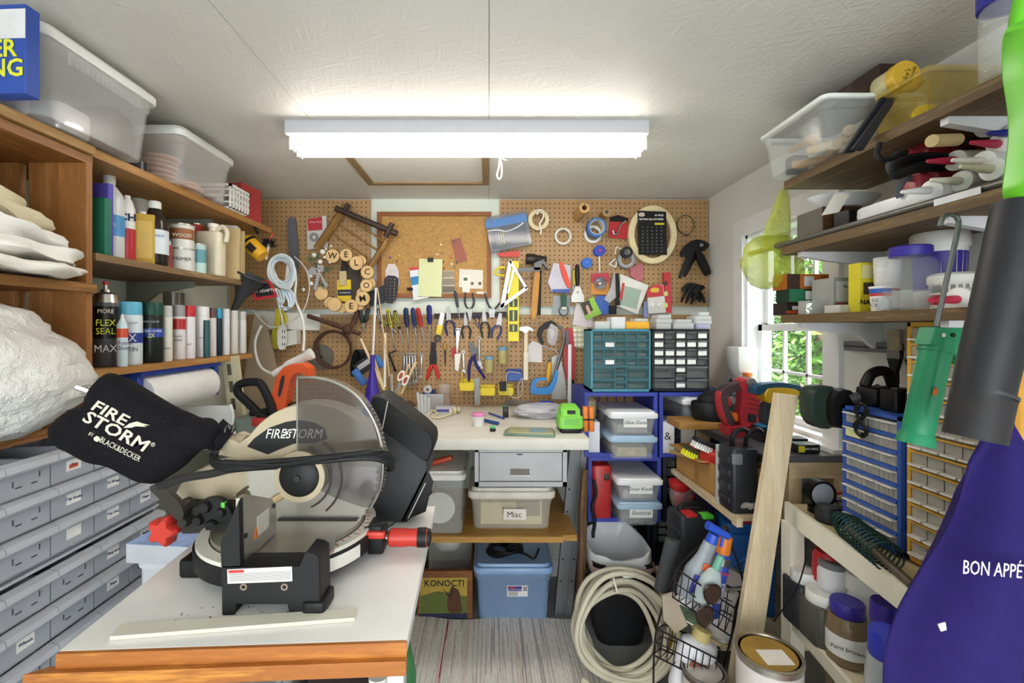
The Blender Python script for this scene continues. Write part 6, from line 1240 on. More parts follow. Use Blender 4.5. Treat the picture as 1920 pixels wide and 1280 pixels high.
part('clip',MB().rbox(W(*cG(455,285),.845),(.024,.02,.016),.002),AL2,ms); part('clip_lever',MB().tube([W(*cG(450,275),.835),W(*cG(300,225),.825)],.0055,6,False,.5),AL2,ms); pf('tab',MB().prism(pp(sub(cG,[(460,200),(525,170),(520,230),(470,245)]),.85),.846,.852),M('e4ddd0',.7),ms)
part('neck_cuff',MB().tube([W(*cG(1560,640),.86),W(*cG(1690,720),.87)],[.030,.026],18),fabric(),ms); part('wire_clip',MB().tube(curve(V(sub(cG,[(1680,640),(1690,590),(1715,580),(1725,610),(1740,580),(1760,590),(1745,640)]),.85)),.0018,6),DSTEEL,ms)

# black case standing behind the saw
t = thing('black_tool_case','black vinyl case with a wide flap standing behind the miter saw','case',W(745,978,1.02)); Yk = .995
part('body',MB().prism(smooth_poly(pp([(676,880),(690,800),(735,805),(800,845),(803,888),(795,905),(757,981),(692,975)],Yk),0),Yk,Yk+.09,'y',.006),M('3a3c3e',.6,v=.1,s=20,bm=.3),t)
part('flap',MB().prism(smooth_poly(pp([(693,745),(712,740),(735,756),(808,812),(814,835),(803,866),(790,862),(715,806),(700,792)],Yk-.01),1),Yk-.012,Yk+.088,'y',.004),M('131315',.6,v=.1,s=20,bm=.3),t)
for k in range(4): pf('bellows_fold',MB().prism(pp([(800+4*(k % 2),880+18*k),(812-6*k+4*(k % 2),905+18*k),(800-14*k,945+10*k),(762-6*k,978-4*k),(752-4*k,976-4*k)],Yk+.012*k),Yk+.012*k,Yk+.012*k+.008),BLACK(),t)
part('seam',MB().tube(V([(798,905),(765,972)],Yk-.002),.0012,5),M('d0d0cc',.5),t); part('seam',MB().tube(V([(727,752),(717,803)],Yk-.0135),.0012,5),M('c9c9c4',.5),t)
# box of leaflets between bins and table
t = tote('storage_bin','tall white stacked tote between the grey bins and the saw table',(-.79,1.25,.002),(.17,.22,.76),.98,M('c9cdd0',.5),M('d8dadc',.4))
t = cardbox('blue_box','flat box with blue picture lid beside the grey bins',(-.775,1.19,.787),(.17,.22,.045),'c3c6cc',rz=-.1); pf('lid_picture',MB().box((-.084,-.109,.0451),(.084,.109,.0458)),M('8fa6d2',.5,v=.3,s=18),t)
t = cardbox('green_box','small green seed box behind the flat blue box',(-.70,1.36,.787),(.13,.07,.06),'5fa044',rz=-.1); pf('label_panel',MB().box((-.05,-.0358,.008),(.05,-.0352,.035)),M('d8cfd6',.5),t)

# ---------------------------------------------------------------- milk crates and drawer cabinets at the back right
MILK = M('2f3f9c',.5,v=.12,s=20); MILKD = M('20232e',.5,v=.12); MILKR = M('5c1f24',.5)
def crate(x0,x1,z0,z1,ma,label,y0=2.02,y1=2.34,n=7):
    t = thing('milk_crate',label,'crate',((x0+x1)/2,(y0+y1)/2,z0),None,'stacked milk crates'); b = .016; e = .0005; z0 += e; z1 -= e; x0 += e; x1 -= e
    pf('front_frame',MB().box((x0,y0,z0),(x0+b,y0+b,z1)).box((x1-b,y0,z0),(x1,y0+b,z1)).box((x0+b,y0,z0),(x1-b,y0+b,z0+b)).box((x0+b,y0,z1-b),(x1-b,y0+b,z1)),ma,t)
    pf('floor_panel',MB().box((x0,y0+b,z0),(x1,y1,z0+.004)),ma,t); pf('top_panel',MB().box((x0,y0+b,z1-.004),(x1,y1,z1)),ma,t)
    for xa in (x0,x1-.004): pf('side_panel',MB().box((xa,y0+b,z0+.004),(xa+.004,y1-.004,z1-.004)),ma,t)
    m = MB()
    for k in range(n+1): x = x0+(x1-x0-.006)*k/n; m.box((x,y1-.005,z0),(x+.006,y1,z1))
    for k in range(n): z = z0+(z1-z0-.006)*k/(n-1); m.box((x0,y1-.0055,z),(x1,y1-.0005,z+.006))
    pf('back_lattice',m,ma,t)['kind'] = 'stuff'
CZ = [.001,.243,.487,.775,1.062]
crate(.424,.748,CZ[3],CZ[4],MILK,'blue milk crate under the teal drawer cabinet'); crate(.756,1.08,CZ[3],CZ[4],MILK,'blue milk crate under the black drawer cabinet')
crate(.44,.764,CZ[2],CZ[3],MILK,'blue milk crate holding the red case'); crate(.772,1.096,CZ[2],CZ[3],MILKD,'dark milk crate behind the cardboard box')
for i in (0,1): crate(.44,.764,CZ[i],CZ[i+1],(MILKR,MILKD)[i],('dark red crate on the floor behind the waste bin','black crate behind the waste bin')[i],2.15); crate(.772,1.096,CZ[i],CZ[i+1],MILKD,('black crate on the floor behind the tool cases','black crate behind the black tool case')[i],2.15)
def shoebox(x,z,label,wrd,y=2.11,w=.197,d=.29,h=.088,lid=None,cont='c9b98a'):
    t = tote('shoe_box',label,(x,y,z),(w,d,h),.9,clear('dfe3e6',.2,.12),lid or M('eceeee',.35,v=.02),cat='storage box',group='clear shoe boxes in the milk crates',lidh=.014)
    part('contents',MB().rbox((0,0,.006),(w*.7,d*.8,h*.45),.01),M(cont,.8,v=.3,s=40),t)
    if wrd: pf('paper_label',MB().box((-.045,-d*.49-.0032,h*.42),(.055,-d*.49-.0012,h*.88)),M('eeeeea',.6),t); text(t,wrd,(.005,-d*.49-.004,h*.65),.022,'3a3a40',ital=.2,name='handwriting')
BLID = M('a9c4dc',.35)
shoebox(.625,CZ[3]+.005,'clear shoe box with pale blue lid, bottom of the pair in the upper blue crate',None,lid=BLID); shoebox(.625,CZ[3]+.1085,'clear shoe box with white lid labelled Glue Guns','Glue Guns',cont='a8a4a0',y=2.105)
shoebox(.652,CZ[2]+.005,'clear shoe box labelled Electrical with pale blue lid','Electrical',lid=BLID,cont='8a8478',w=.185); shoebox(.652,CZ[2]+.1085,'clear shoe box labelled Door Knobs with white lid','Door Knobs',cont='b8b4ac',w=.19)
t = lthing('red_case','red plastic tool case standing in the lower blue crate','case',(.503,2.16,CZ[2]+.005)); part('shell',MB().rbox((0,0,0),(.088,.28,.245),.02,.015),M('b02a2c',.4,v=.05),t); part('handle',MB().tube(curve([(0,-.07,.243),(0,-.055,.268),(0,.055,.268),(0,.07,.243)]),.011,8),M('b02a2c',.4),t); part('latch',MB().rbox((.02,-.138,.18),(.024,.012,.03),.004),M('3a3436',.4),t)
t = lt('cream_bottle','cream plastic bottle in the back of the upper blue crate','bottle',Vector((.475,2.16,CZ[3]+.152)),[('body',[(.03,0),(.032,.005),(.032,.08),(.02,.095)],M('b9a884',.5)),('cap',[(.014,.095),(.014,.11)],M('a8946c',.5))])
t = cardbox('white_carton','tall white carton in the upper blue crate beside the shoe boxes',(.472,2.12,CZ[3]+.005),(.05,.16,.146),'dcdce4')
t = cardbox('white_carton','white carton with black sketch in the right blue crate',(.805,2.11,CZ[3]+.03),(.06,.16,.125),'e8e8ea',rz=-.1); text(t,'&',(.0,-.0812,.06),.05,'3a3a3a',name='sketch')
cardbox('book','thin white book lying under the sketched carton',(.83,2.13,CZ[3]+.005),(.12,.2,.024),'d8d2c4')
t = tote('storage_bin','clear bin with white lid in the right blue crate',(.965,2.16,CZ[3]+.16),(.2,.28,.085),.92,clear('c3ccd8',.3,.15),M('e2e4e8',.35),cat='storage box'); t2 = tote('storage_bin','blue-tinted clear bin at the bottom of the right blue crate',(.965,2.16,CZ[3]+.005),(.19,.28,.13),.92,clear('8f9fc0',.4,.15),M('4a5aa8',.35),cat='storage box')
# drawer cabinets
def cabinet(name,label,px0,px1,py0,py1,Y,depth,c,fr,lay,lab_cells,cat='drawer cabinet'):
    a,b = W(px0,py0,Y),W(px1,py1,Y); x0,x1,z1 = a.x,b.x,a.z; z0 = b.z
    t = thing(name,label,cat,((x0+x1)/2,Y+depth/2,z0)); f = .007; ma = M(c,.45,v=.05)
    pf('case',MB().box((x0,Y,z0),(x0+f,Y+depth,z1)).box((x1-f,Y,z0),(x1,Y+depth,z1)).box((x0,Y,z1-f),(x1,Y+depth,z1)).box((x0,Y,z0),(x1,Y+depth,z0+f*1.6)).box((x0,Y+depth-.004,z0),(x1,Y+depth,z1)),ma,t)
    W_ = x1-x0-2*f; H_ = z1-z0-2.6*f; ox,oz = x0+f,z0+f*1.6; rnd = random.Random(len(label)); g = .0022
    m = MB()
    for u0,v0,u1,v1 in lay:
        m.box((ox+W_*u0,Y+.001,oz+H_*v0),(ox+W_*u0+g,Y+depth*.5,oz+H_*v1)); m.box((ox+W_*u0,Y+.001,oz+H_*v1-g),(ox+W_*u1,Y+depth*.5,oz+H_*v1))
    pf('divider',m,ma,t)['kind'] = 'stuff'
    CL = clear(fr,.3,.1)
    for k,(u0,v0,u1,v1) in enumerate(lay):
        xa,xb,za,zb_ = ox+W_*u0+g*1.5,ox+W_*u1-g*.5,oz+H_*v0+g*.5,oz+H_*v1-g*1.5; h = zb_-za
        d = pf('drawer',MB().box((xa,Y+.002,za),(xb,Y+.004,zb_)).box((xa,Y+.004,za),(xb,Y+depth*.8,za+.0015)),CL,t)
        pf('pull',MB().prism([(Y-.006,zb_-h*.12),(Y+.002,zb_-h*.3),(Y+.002,zb_-.001),(Y-.004,zb_-.001)],xa+.001,xb-.001,'x'),clear(fr,.7,.15),d)
        part('contents',MB().rbox(((xa+xb)/2,Y+depth*.3,za+.002),((xb-xa)*.8,depth*.4,h*rnd.uniform(.3,.6)),.004),M(rnd.choice(('7d7468','8d8478','5d564c','a39a8c','6a6a6e')),.6,v=.35,s=70),d)
        if k in lab_cells: pf('paper_label',MB().box((xa+.004,Y+.0008,za+h*.15),(xb-.003,Y+.0018,za+h*.72)),M('ecebe6',.6),d)
    return t
def grid(cols,rows,u0=0,v0=0,u1=1,v1=1): return [(u0+(u1-u0)*i/cols,v0+(v1-v0)*j/rows,u0+(u1-u0)*(i+1)/cols,v0+(v1-v0)*(j+1)/rows) for j in range(rows) for i in range(cols)]
big = [(0,0,.4,.18),(0,.18,.4,.4),(.6,0,1,.18),(.6,.18,1,.4)]+grid(1,3,.4,0,.6,.4)
cabinet('drawer_cabinet','teal framed cabinet of small clear drawers on the milk crates',1108,1220,617,734,2.03,.16,'3f8a9c','5f7f82',big+grid(5,4,0,.4,1,1),{7+1,7+11})
cabinet('drawer_cabinet','black framed cabinet of small clear drawers with paper labels',1222,1330,617,733,2.03,.16,'1c1d22','787e80',big+grid(5,4,0,.4,1,1),{4,6,7,8,9,10,12,13,14,16,17,19,20,21,22,24,26})
ZCAB = W(0,617,2.03).z+.0005
def onc(px0,px1,h,label,name='clear_box',c=None,dy=.08,z=ZCAB,cat='box'):
    Y = 2.03+dy; a,b = W(px0,0,Y).x,W(px1,0,Y).x; return cardbox(name,label,((a+b)/2,Y,z),(b-a,.09,h),c or clear('dfe3e4',.6,.15),cat=cat,group='small boxes on the drawer cabinets',r=.006)
onc(1169,1212,.034,'soft yellow sponge pack on the teal cabinet','sponge',M('e2a62c',.7),cat='sponge'); onc(1186,1210,.014,'tiny clear box on top of the yellow sponge',z=ZCAB+.0345)
onc(1142,1168,.055,'clear bag of white pegs on the teal cabinet','peg_bag',clear('e8e8ea',.8,.2),cat='bag'); onc(1112,1140,.035,'clear packet of small parts at the left of the teal cabinet','parts_packet',cat='packet')
onc(1225,1252,.026,'clear box of fittings at the left end of the black cabinet'); onc(1224,1254,.02,'clear box stacked on the fittings box',z=ZCAB+.0265); onc(1227,1252,.018,'uppermost clear box of the left stack on the black cabinet',z=ZCAB+.047)
onc(1256,1294,.028,'wide clear box in the middle of the black cabinet'); onc(1260,1290,.016,'thin clear box on top of the wide one',z=ZCAB+.0285)
onc(1298,1324,.022,'bottom clear box of the right stack on the black cabinet',c=clear('c3bfe0',.7,.2)); onc(1295,1327,.018,'second clear box of the right stack on the black cabinet',z=ZCAB+.0225); onc(1294,1326,.018,'third clear box of the right stack on the black cabinet',z=ZCAB+.041); onc(1302,1322,.018,'small clear box topping the right stack',z=ZCAB+.0595)

# ---------------------------------------------------------------- window bench
DT = M('55565a',.35,v=.08); PINE = wood('e3d2b4','cdb48c','z',6); PINEY = wood('ecdfc6','d8c4a0','y',6)
wb = thing('window_bench','narrow bench with dark top under the window','bench',(1.04,1.75,0)); zw = .93
pf('top',MB().box((.905,1.49,zw-.022),(1.185,2.0,zw)),DT,wb); pf('top_extension',MB().box((1.098,2.0,zw-.022),(1.185,2.12,zw)),DT,wb); pf('edge_band',MB().box((.897,1.49,zw-.024),(.905,2.015,zw+.001)),M('2a2926',.5),wb)
for x,y in ((.985,1.495),(1.135,1.495),(.91,1.96),(1.135,1.96)): pf('post',MB().box((x,y,.001),(x+.042,y+.04,zw-.0225)),PINE,wb)
pf('apron_rail',MB().box((.985,1.4945,zw-.075),(1.18,1.4985,zw-.0225)),wood('e3d2b4','cdb48c','x',6),wb)
pf('shelf',MB().box((.80,1.50,.712),(1.18,2.0,.732)),PINEY,wb); pf('low_shelf',MB().box((.72,1.50,.285),(1.18,2.0,.303)),PINEY,wb)
pf('shelf_rail',MB().box((.80,1.47,.705),(.82,1.50,.732)),PINEY,wb)
# white post by the box
t = thing('white_post','white painted post supporting the plank beside the window bench','post',(.875,2.008,.0)); pf('post',MB().box((.85,2.0025,.001),(.905,2.018,.925)),M('e9e6e0',.5),t)
solo('wood_plank',MB().rbox((.875,1.93,zw+.002),(.19,.14,.03),.004,.003,1),wood('c9a05c','a97c3a','x',8),'short thick wooden plank lying at the far end of the window bench','plank')
# cardboard tray with red tool
t = lthing('cardboard_tray','open brown cardboard box on the shelf under the window bench','box',(.90,1.80,.733),.03); w,d,h = .16,.36,.115; KB = M('b78a4c',.85,v=.06)
pf('walls',MB().box((-w/2,-d/2,0),(-w/2+.004,d/2,h)).box((w/2-.004,-d/2,0),(w/2,d/2,h)).box((-w/2,-d/2,0),(w/2,-d/2+.004,h)).box((-w/2,d/2-.004,0),(w/2,d/2,h)).box((-w/2,-d/2,0),(w/2,d/2,.004)),KB,t); pf('tape_strip',MB().box((-w/2-.0006,-.02,0),(-w/2,.02,h)),M('a87a3e',.5),t); pf('flap',MB().box((-w/2-.04,-.1,h-.001),(-w/2,.16,h+.002)),KB,t)
t,L = frame('red_rotary_sander','red cylindrical power tool lying in the cardboard box','power tool',W(1300,848,1.80),W(1372,862,1.66)); part('body',MB().lathe([(.012,0),(.034,.012),(.036,L*.5),(.036,L*.9),(.03,L)],20),M('b8221f',.35),t); m = MB()
part('grip_pads',MB().ring(.0345,.0368,L*.25,L*.6,20),M('4a3a34',.6),t); part('top_housing',MB().rbox((.0,-.01,L*.35),(.05,.06,L*.5),.012),M('c0302a',.35),t); part('end_cap',MB().cyl(.034,L,L+.012,20),M('2a1f1f',.5),t)
def brush(a,b,Y,bc_,hc,label,n=10,hgt=.022):
    t,L = frame('scrub_brush',label,'brush',W(*a,Y),W(*b,Y)); part('back',MB().rbox((0,0,0),(.016,.05,L),.006),M(hc,.5),t); m = MB()
    for k in range(n):
        for j in range(3): z = L*(.06+.88*k/(n-1)); m.lathe([(.004,0),(.006,hgt)],6,(.008,-.016+.016*j,z),'x')
    part('bristle_tufts',m,M(bc_,.8),t)['kind'] = 'stuff'
brush((1303,822),(1350,842),1.72,'e8e6e0','1f1f21','black scrub brush with white bristles in the cardboard box')
brush((1286,838),(1312,850),1.76,'dfe02a','3a3a20','yellow bristle brush at the far end of the cardboard box',6)
t,L = frame('dowel_stick','pale wooden dowel resting on the edge of the cardboard box','dowel',W(1256,846,1.97),W(1300,858,1.78)); part('dowel',MB().cyl(.008,0,L,10),wood('d8b985','bf9a5c','z'),t); part('end_ball',MB().ball(.01,(0,0,0),10,6),M('e6ddc8',.5),t)
# black case, foil
t = lthing('black_hard_case','black moulded hard case standing on the lower shelf by the cardboard box','case',(.85,1.553,.733),0); part('shell',MB().rbox((0,0,0),(.092,.095,.215),.014,.01),M('24252a',.4),t)
for k in range(4): part('rib',MB().rbox((-.047,0,.03+.045*k),(.008,.07,.02),.003),M('2e3036',.4),t)
part('latch',MB().rbox((-.03,-.049,.165),(.034,.012,.035),.004),M('6a6c72',.4),t); pf('grey_panel',MB().box((-.049,.0478,0),(.046,.056,.205)),M('b9bbb8',.5),t)
for k in range(2): part('carry_loop',MB().tube(curve([(-.02+.045*k,-.0,.21),(-.03+.05*k,-.02,.25),(.0+.05*k,-.02,.275),(.03+.045*k,-.01,.262)]),.008,8),BLACK(),t)
blob('foil_bundle','crumpled silver bubble wrap bundle on the lower shelf','bubble wrap',(.853,1.53,.763),(.045,.026,.028),METAL('c9c9cc',.3),31,.16,36,22,.733)
# tools on the window bench
t = thing('reciprocating_saw','red and grey cordless saw standing on its battery on the window bench','power tool',W(1385,815,1.78)); Yr = 1.78; R2 = M('b8303a',.4); GY = M('7d7c7e',.45)
def rs(nm,pts,d,ma,yo=0,sm=1): part(nm,MB().prism(smooth_poly(pp(pts,Yr),sm),Yr-d/2+yo,Yr+d/2+yo,'y',.004),ma,t)
rs('housing',[(1378,716),(1392,706),(1408,712),(1414,728),(1420,752),(1421,790),(1398,798),(1380,795),(1386,760),(1388,735)],.06,R2); rs('grip',[(1345,735),(1356,722),(1390,712),(1392,726),(1366,734),(1358,745),(1362,770),(1376,792),(1362,798),(1352,772)],.045,M('4a3a3c',.5)); rs('grip_red',[(1343,738),(1350,730),(1352,760),(1370,796),(1360,800),(1347,775)],.04,R2); rs('top_cap',[(1388,712),(1404,704),(1414,718),(1419,738),(1408,735),(1396,722)],.065,GY); rs('battery_base',[(1356,798),(1400,792),(1421,788),(1424,812),(1372,815),(1358,813)],.08,R2,0,0); rs('orange_tab',[(1369,772),(1378,772),(1379,788),(1371,788)],.05,M('e0722c',.5)); rs('trigger',[(1360,742),(1366,740),(1369,760),(1363,762)],.03,M('c23a3a',.4))
for k in range(4): rs('vent',[(1393,742+9*k),(1418,748+9*k),(1418,751+9*k),(1393,745+9*k)],.0622,M('8a2028',.5),0,0)
rs('spec_plate',[(1393,772),(1411,774),(1411,790),(1393,789)],.0615,M('2a2426',.5),0,0)
t = thing('cordless_drill','yellow and blue cordless drill standing on the window bench','drill',W(1432,815,1.70)); Yr = 1.70; YD = M('dcb21e',.45)
rs('motor_housing',[(1425,728),(1450,724),(1490,728),(1490,742),(1452,752),(1428,754)],.06,YD); rs('top_rail',[(1408,722),(1440,716),(1468,716),(1498,722),(1498,730),(1430,732),(1410,742)],.05,M('22506c',.45)); rs('gear_case',[(1486,726),(1500,727),(1502,744),(1488,746)],.055,M('2a2d2f',.5))
p0,p1 = W(1498,737,Yr),W(1522,738,Yr); d = p1.x-p0.x
part('chuck',MB().lathe([(.024,0),(.025,d*.5),(.015,d*.9),(.006,d)],18,p0,'x'),M('232426',.5),t); part('bit',MB().cyl(.0025,d,d+.035,8,p0,'x'),DSTEEL,t)
rs('handle',[(1432,752),(1450,750),(1448,775),(1446,796),(1428,798),(1428,770)],.045,M('333a3e',.5)); rs('blue_line',[(1440,762),(1442,762),(1440,790),(1437,790)],.0462,M('3a8ab8',.5),0,0); rs('battery',[(1418,798),(1452,795),(1455,823),(1416,823)],.08,M('1f1f22',.5),0,0); rs('blue_button',[(1420,796),(1444,793),(1446,802),(1420,804)],.06,M('2f86c0',.4)); rs('yellow_rail',[(1434,802),(1456,800),(1456,812),(1434,812)],.084,YD,0,0)
for a,b,z,lb in ((1487,1530,0,'black forty volt battery pack lying on the window bench'),(1478,1508,.0,'black battery pack behind the forty volt one')):
    Y = 1.535 if a == 1487 else 1.62; q0,q1 = W(a,0,Y).x,W(b,0,Y).x; t = lthing('battery_pack',lb,'battery',((q0+q1)/2,Y,zw+.001)); part('case',MB().rbox((0,0,0),(q1-q0,.05,.03),.008),M('19191b',.4),t)
    if a == 1487: text(t,'40V MAX',(.006,-.0255,.016),.011,'e8e8e8'); pf('yellow_label',MB().box((-.037,-.0257,.005),(-.016,-.0251,.026)),M('c9bd2c',.5),t)
# face shield, white hopper
t = thing('face_shield','black welding face shield lying on the plank at the end of the window bench','face shield',(.985,1.925,.963)); c0 = Vector((.985,1.925,.963))
part('shell',MB().loft([[(c0.x+.125*s_*math.cos(a),c0.y+.07*s_*math.sin(a),c0.z+z*1.5) for a in [2*PI*i/28 for i in range(28)]] for s_,z in ((.93,0),(1,.01),(1.02,.045),(1.0,.05),(.95,.046))],True),BLACK(.5),t)
part('crown_pad',MB().ball(.085,c0+Vector((-.01,.01,.07)),18,10,(1.05,.8,.62)),BLACK(.6),t); part('visor_fold',MB().loft([[(c0.x+.02+.09*math.cos(a)*s_,c0.y-.03,c0.z+.07+.06*math.sin(a)*s_) for a in [PI*i/12 for i in range(13)]] for s_ in (1,.9)]+[[(c0.x+.02+.09*math.cos(a)*s_,c0.y-.0,c0.z+.07+.06*math.sin(a)*s_) for a in [PI*i/12 for i in range(13)]] for s_ in (.9,1)],close=True),BLACK(.5),t); part('knob',MB().ball(.010,c0+Vector((.02,-.04,.168)),10,6),BLACK(.4),t); part('strap_post',MB().tube([c0+Vector((.02,-.035,.09)),c0+Vector((.02,-.04,.162))],.009,8),M('2a2c34',.5),t); part('wire',MB().tube(curve([c0+Vector(v) for v in ((-.02,-.07,.03),(-.01,-.07,.09),(.01,-.06,.1),(.02,-.05,.06))]),.0015,5),M('9a9a98',.5),t)
c0 = Vector((1.137,2.045,zw+.001)); t = thing('white_hopper','white translucent plastic hopper standing on the window sill side of the bench','hopper',c0); hw = .055
rg = lambda w_,d_,z: [(c0.x+x,c0.y+y,c0.z+z) for x,y in rrect(w_,d_,.006,2)]
part('bin',MB().loft([rg(.04,.04,.0),rg(.04,.04,.19),rg(.085,.1,.24),rg(.09,.105,.325),rg(.086,.10,.332)]),M('e6e9e8',.4),t); part('orange_cap',MB().cyl(.02,.205,.222,16,c0+Vector((-.01,-.062,0))),M('d8762a',.45),t); part('side_bottle',MB().cyl(.018,.001,.205,16,c0+Vector((-.01,-.062,0))),WHITE(),t)

# ---------------------------------------------------------------- right wall shelves
WD = wood('a88a5f','6d5638','y',8,.65,12,.5); XF2 = .93
SZ = {'top': CAM_Z+.46,'middle': CAM_Z+.255,'low': CAM_Z+.04}
for nm,z in SZ.items():
    far = {'top': 1.435,'middle': 1.45,'low': 1.45}[nm]; t = thing('wall_shelf','rough wooden %s shelf on the right wall' % nm,'shelf',(1.06,.9,z-.025)); pf('plank',MB().box((XF2,.3,z-.025),(XR,far,z)),WD,t)
    for y in (1.375,.935):
        if nm == 'top' and y > 1: continue
        zb_ = z-.0255; pf('bracket',MB().prism([(XR-.002,zb_),(.945,zb_),(.945,zb_-.014),(1.03,zb_-.028),(1.12,zb_-.038),(1.165,zb_-.075),(XR-.002,zb_-.085)],y,y+.018),M('e4e4e8',.45),t)
pf('price_strip',MB().box((.9285,.86,SZ['middle']-.002),(.93,.95,SZ['middle']+.012)),M('e8e8ee',.5),COL.objects['wall_shelf.004'] if 'wall_shelf.004' in COL.objects else t)
# bin with tools, top shelf
zt_ = SZ['top']+.001
t = tote('storage_bin','open clear bin of wooden handles overhanging the top right shelf',(.985,1.30,zt_),(.25,.27,.13),.9,clear('e9eeea',.18,.15),'none'); part('rim',MB().loft([[(x,y,z) for x,y in rrect(.25*k,.27*k,.02,4)] for k,z in ((1.02,.124),(1.06,.126),(1.06,.136),(1.02,.136))],close=True),M('ecefec',.4),t)
for k,(a,b,c,lb) in enumerate((((.93,1.22,.03),(1.02,1.38,.035),'c9a878','lowest'),((.91,1.3,.045),(1.0,1.2,.05),'d8bd92','second'),((.92,1.38,.03),(1.04,1.28,.03),'b98f5c','third'),((.95,1.2,.06),(1.05,1.34,.09),'cdb08a','leaning'),((.90,1.26,.06),(.93,1.4,.085),'a37d52','darkest'))):
    solo('wooden_dowel',MB().tube([Vector(a)+Vector((0,0,zt_)),Vector(b)+Vector((0,0,zt_))],[.014,.01],10),M(c,.6),'%s wooden handle inside the open clear bin' % lb,'handle',None,'wooden handles in the clear bin')
solo('dark_clamp',MB().rbox((.94,1.39,zt_+.01),(.05,.04,.05),.008),M('3a3c44',.5),'dark metal clamp inside the open clear bin','clamp')
t = thing('dark_moulding','dark brown wooden moulding lying on the open bin under the ceiling','moulding',(.98,1.3,zt_+.137)); DWD = wood('4d3428','31201a','y',8)
pf('back_board',MB().box((.93,1.165,zt_+.138),(1.0,1.5,zt_+.165)),DWD,t); pf('cove',MB().prism([(1.0,zt_+.138),(1.1,zt_+.15),(1.12,zt_+.172),(1.06,zt_+.168),(1.0,zt_+.165)],1.165,1.46),M('5a3226',.5),t); pf('upper_strip',MB().box((1.0,1.165,zt_+.166),(1.05,1.46,zt_+.215)),DWD,t)
for k in range(2):
    Y = 1.115-.018*k; o = 16*k; flat('flat_tray',['black flat plastic tray leaning behind its twin on the top right shelf','black flat plastic tray leaning in front of its twin'][k],'tray',[(1576+o,290-2*o//4),(1646+o,186),(1660+o,186),(1596+o,288-o//4)],Y,.012,M('26272d',.35),'black trays on the top right shelf',.002)
q = pp([(1650,244),(1742,126),(1840,128),(1846,165),(1700,240)],1.03); t = thing('yellow_case','clear yellow plastic tackle box on the top right shelf','case',(q[0][0],1.03,zt_)); CY = clear('c9a81e',.22,.1)
zc_ = zt_+.10; pf('shell',MB().box((.962,.995,zt_),(1.14,.998,zc_)).box((.962,1.125,zt_),(1.14,1.128,zc_)).box((.962,.995,zt_),(.965,1.128,zc_)).box((1.137,.995,zt_),(1.14,1.128,zc_)),CY,t); part('lid',MB().rbox((1.051,1.0615,zc_),(.19,.143,.012),.008),clear('d9b82a',.4,.08),t)
solo('yellow_bobber',MB().ball(.022,(.99,1.035,zt_+.023),14,8,(1.2,1,1)),M('e8d018',.4),'bright yellow fishing float inside the tackle box','float'); solo('parts_bag',MB().ball(.04,(1.045,1.06,zt_+.03),14,8,(1.2,.9,.7)),clear('cfc4a0',.75,.2),'small bag of beige parts inside the tackle box','bag'); solo('dark_lure',MB().rbox((1.10,1.03,zt_+.001),(.03,.02,.06),.006),M('3a352c',.5),'dark lure packet inside the tackle box','lure'); solo('lure_card',MB().rbox((1.12,1.07,zt_+.001),(.03,.03,.05),.004),M('a8ad6a',.5),'pale green lure card inside the tackle box','card')
p = W(1699,150,1.10); t = thing('yellow_lid_jar','jar with a round yellow lid facing out, above the tackle box','jar',(p.x,1.14,zc_+.0125)); p.z = zc_+.013+.036; part('lid',MB().lathe([(.034,1.098),(.036,1.10),(.036,1.118),(.03,1.118)],26,(p.x,0,p.z),'y'),M('e8bc3a',.45),t); part('body',MB().lathe([(.033,1.118),(.033,1.165),(.028,1.17)],22,(p.x,0,p.z),'y'),M('e8dca8',.5),t); text(t,"Duke's",(p.x-.004,1.0974,p.z-.008),.018,'5a4a1c',(PI/2,-1.2,0)); text(t,'Smooth',(p.x+.012,1.0974,p.z),.014,'5a4a1c',(PI/2,-1.2,0))
p = Vector((.955,.835,zt_)); t = lt('clear_jar','tall clear ribbed jar with blue lid at the top right corner','jar',p,[('body',[(.036,0),(.04,.006),(.04,.03),(.038,.033),(.04,.036),(.04,.06),(.038,.063),(.04,.066),(.04,.09),(.038,.093),(.04,.096),(.04,.125),(.036,.135)],clear('e6e8e4',.28,.06)),('lid',[(.043,.132),(.043,.16),(.04,.163),(.001,.163)],M('2b2aa0',.4))])
# middle shelf
zm_ = SZ['middle']+.001
t = thing('curtain_rods','grey metal rod lying along the front edge of the middle right shelf','rod',(.94,1.2,zm_)); part('rod',MB().tube([(.941,.55,zm_+.009),(.941,1.63,zm_+.009)],.0085,10),M('6d6a66',.4,.5),t); part('finial',MB().ball(.011,(.941,1.635,zm_+.009),10,6),M('8a8884',.4,.5),t)
t = thing('wood_batten','dark weathered batten lying along the front of the middle right shelf','batten',(.965,1.0,zm_)); part('bar',MB().rbox((.968,.97,zm_),(.034,.95,.018),.003),wood('7d6a50','4f4132','y',8),t); COL.objects['curtain_rods'].name = 'curtain_rod'
t = lthing('wooden_box','dark wooden box with printed lines at the end of the middle right shelf','box',(1.035,1.385,zm_)); part('case',MB().rbox((0,0,0),(.118,.11,.098),.003,.002,1),wood('8a5e36','5a3a20','x',8),t); pf('grey_end',MB().box((-.0605,-.054,.002),(-.0592,.054,.096)),M('6c655c',.7),t); text(t,'KA',(.03,-.0558,.055),.03,'2a1c12'); pf('printed_line',MB().box((-.055,-.0558,.08),(-.01,-.0552,.082)).box((-.055,-.0558,.03),(-.01,-.0552,.032)),M('1f2420',.6),t)
t = lthing('black_carton','small black carton leaning on the wooden box','box',(1.035,1.285,zm_),.1); part('carton',MB().rbox((0,0,0),(.09,.05,.07),.002,.001,1),M('1f1f24',.45),t); text(t,'cube',(-.01,-.0258,.05),.014,'d8d8d8')
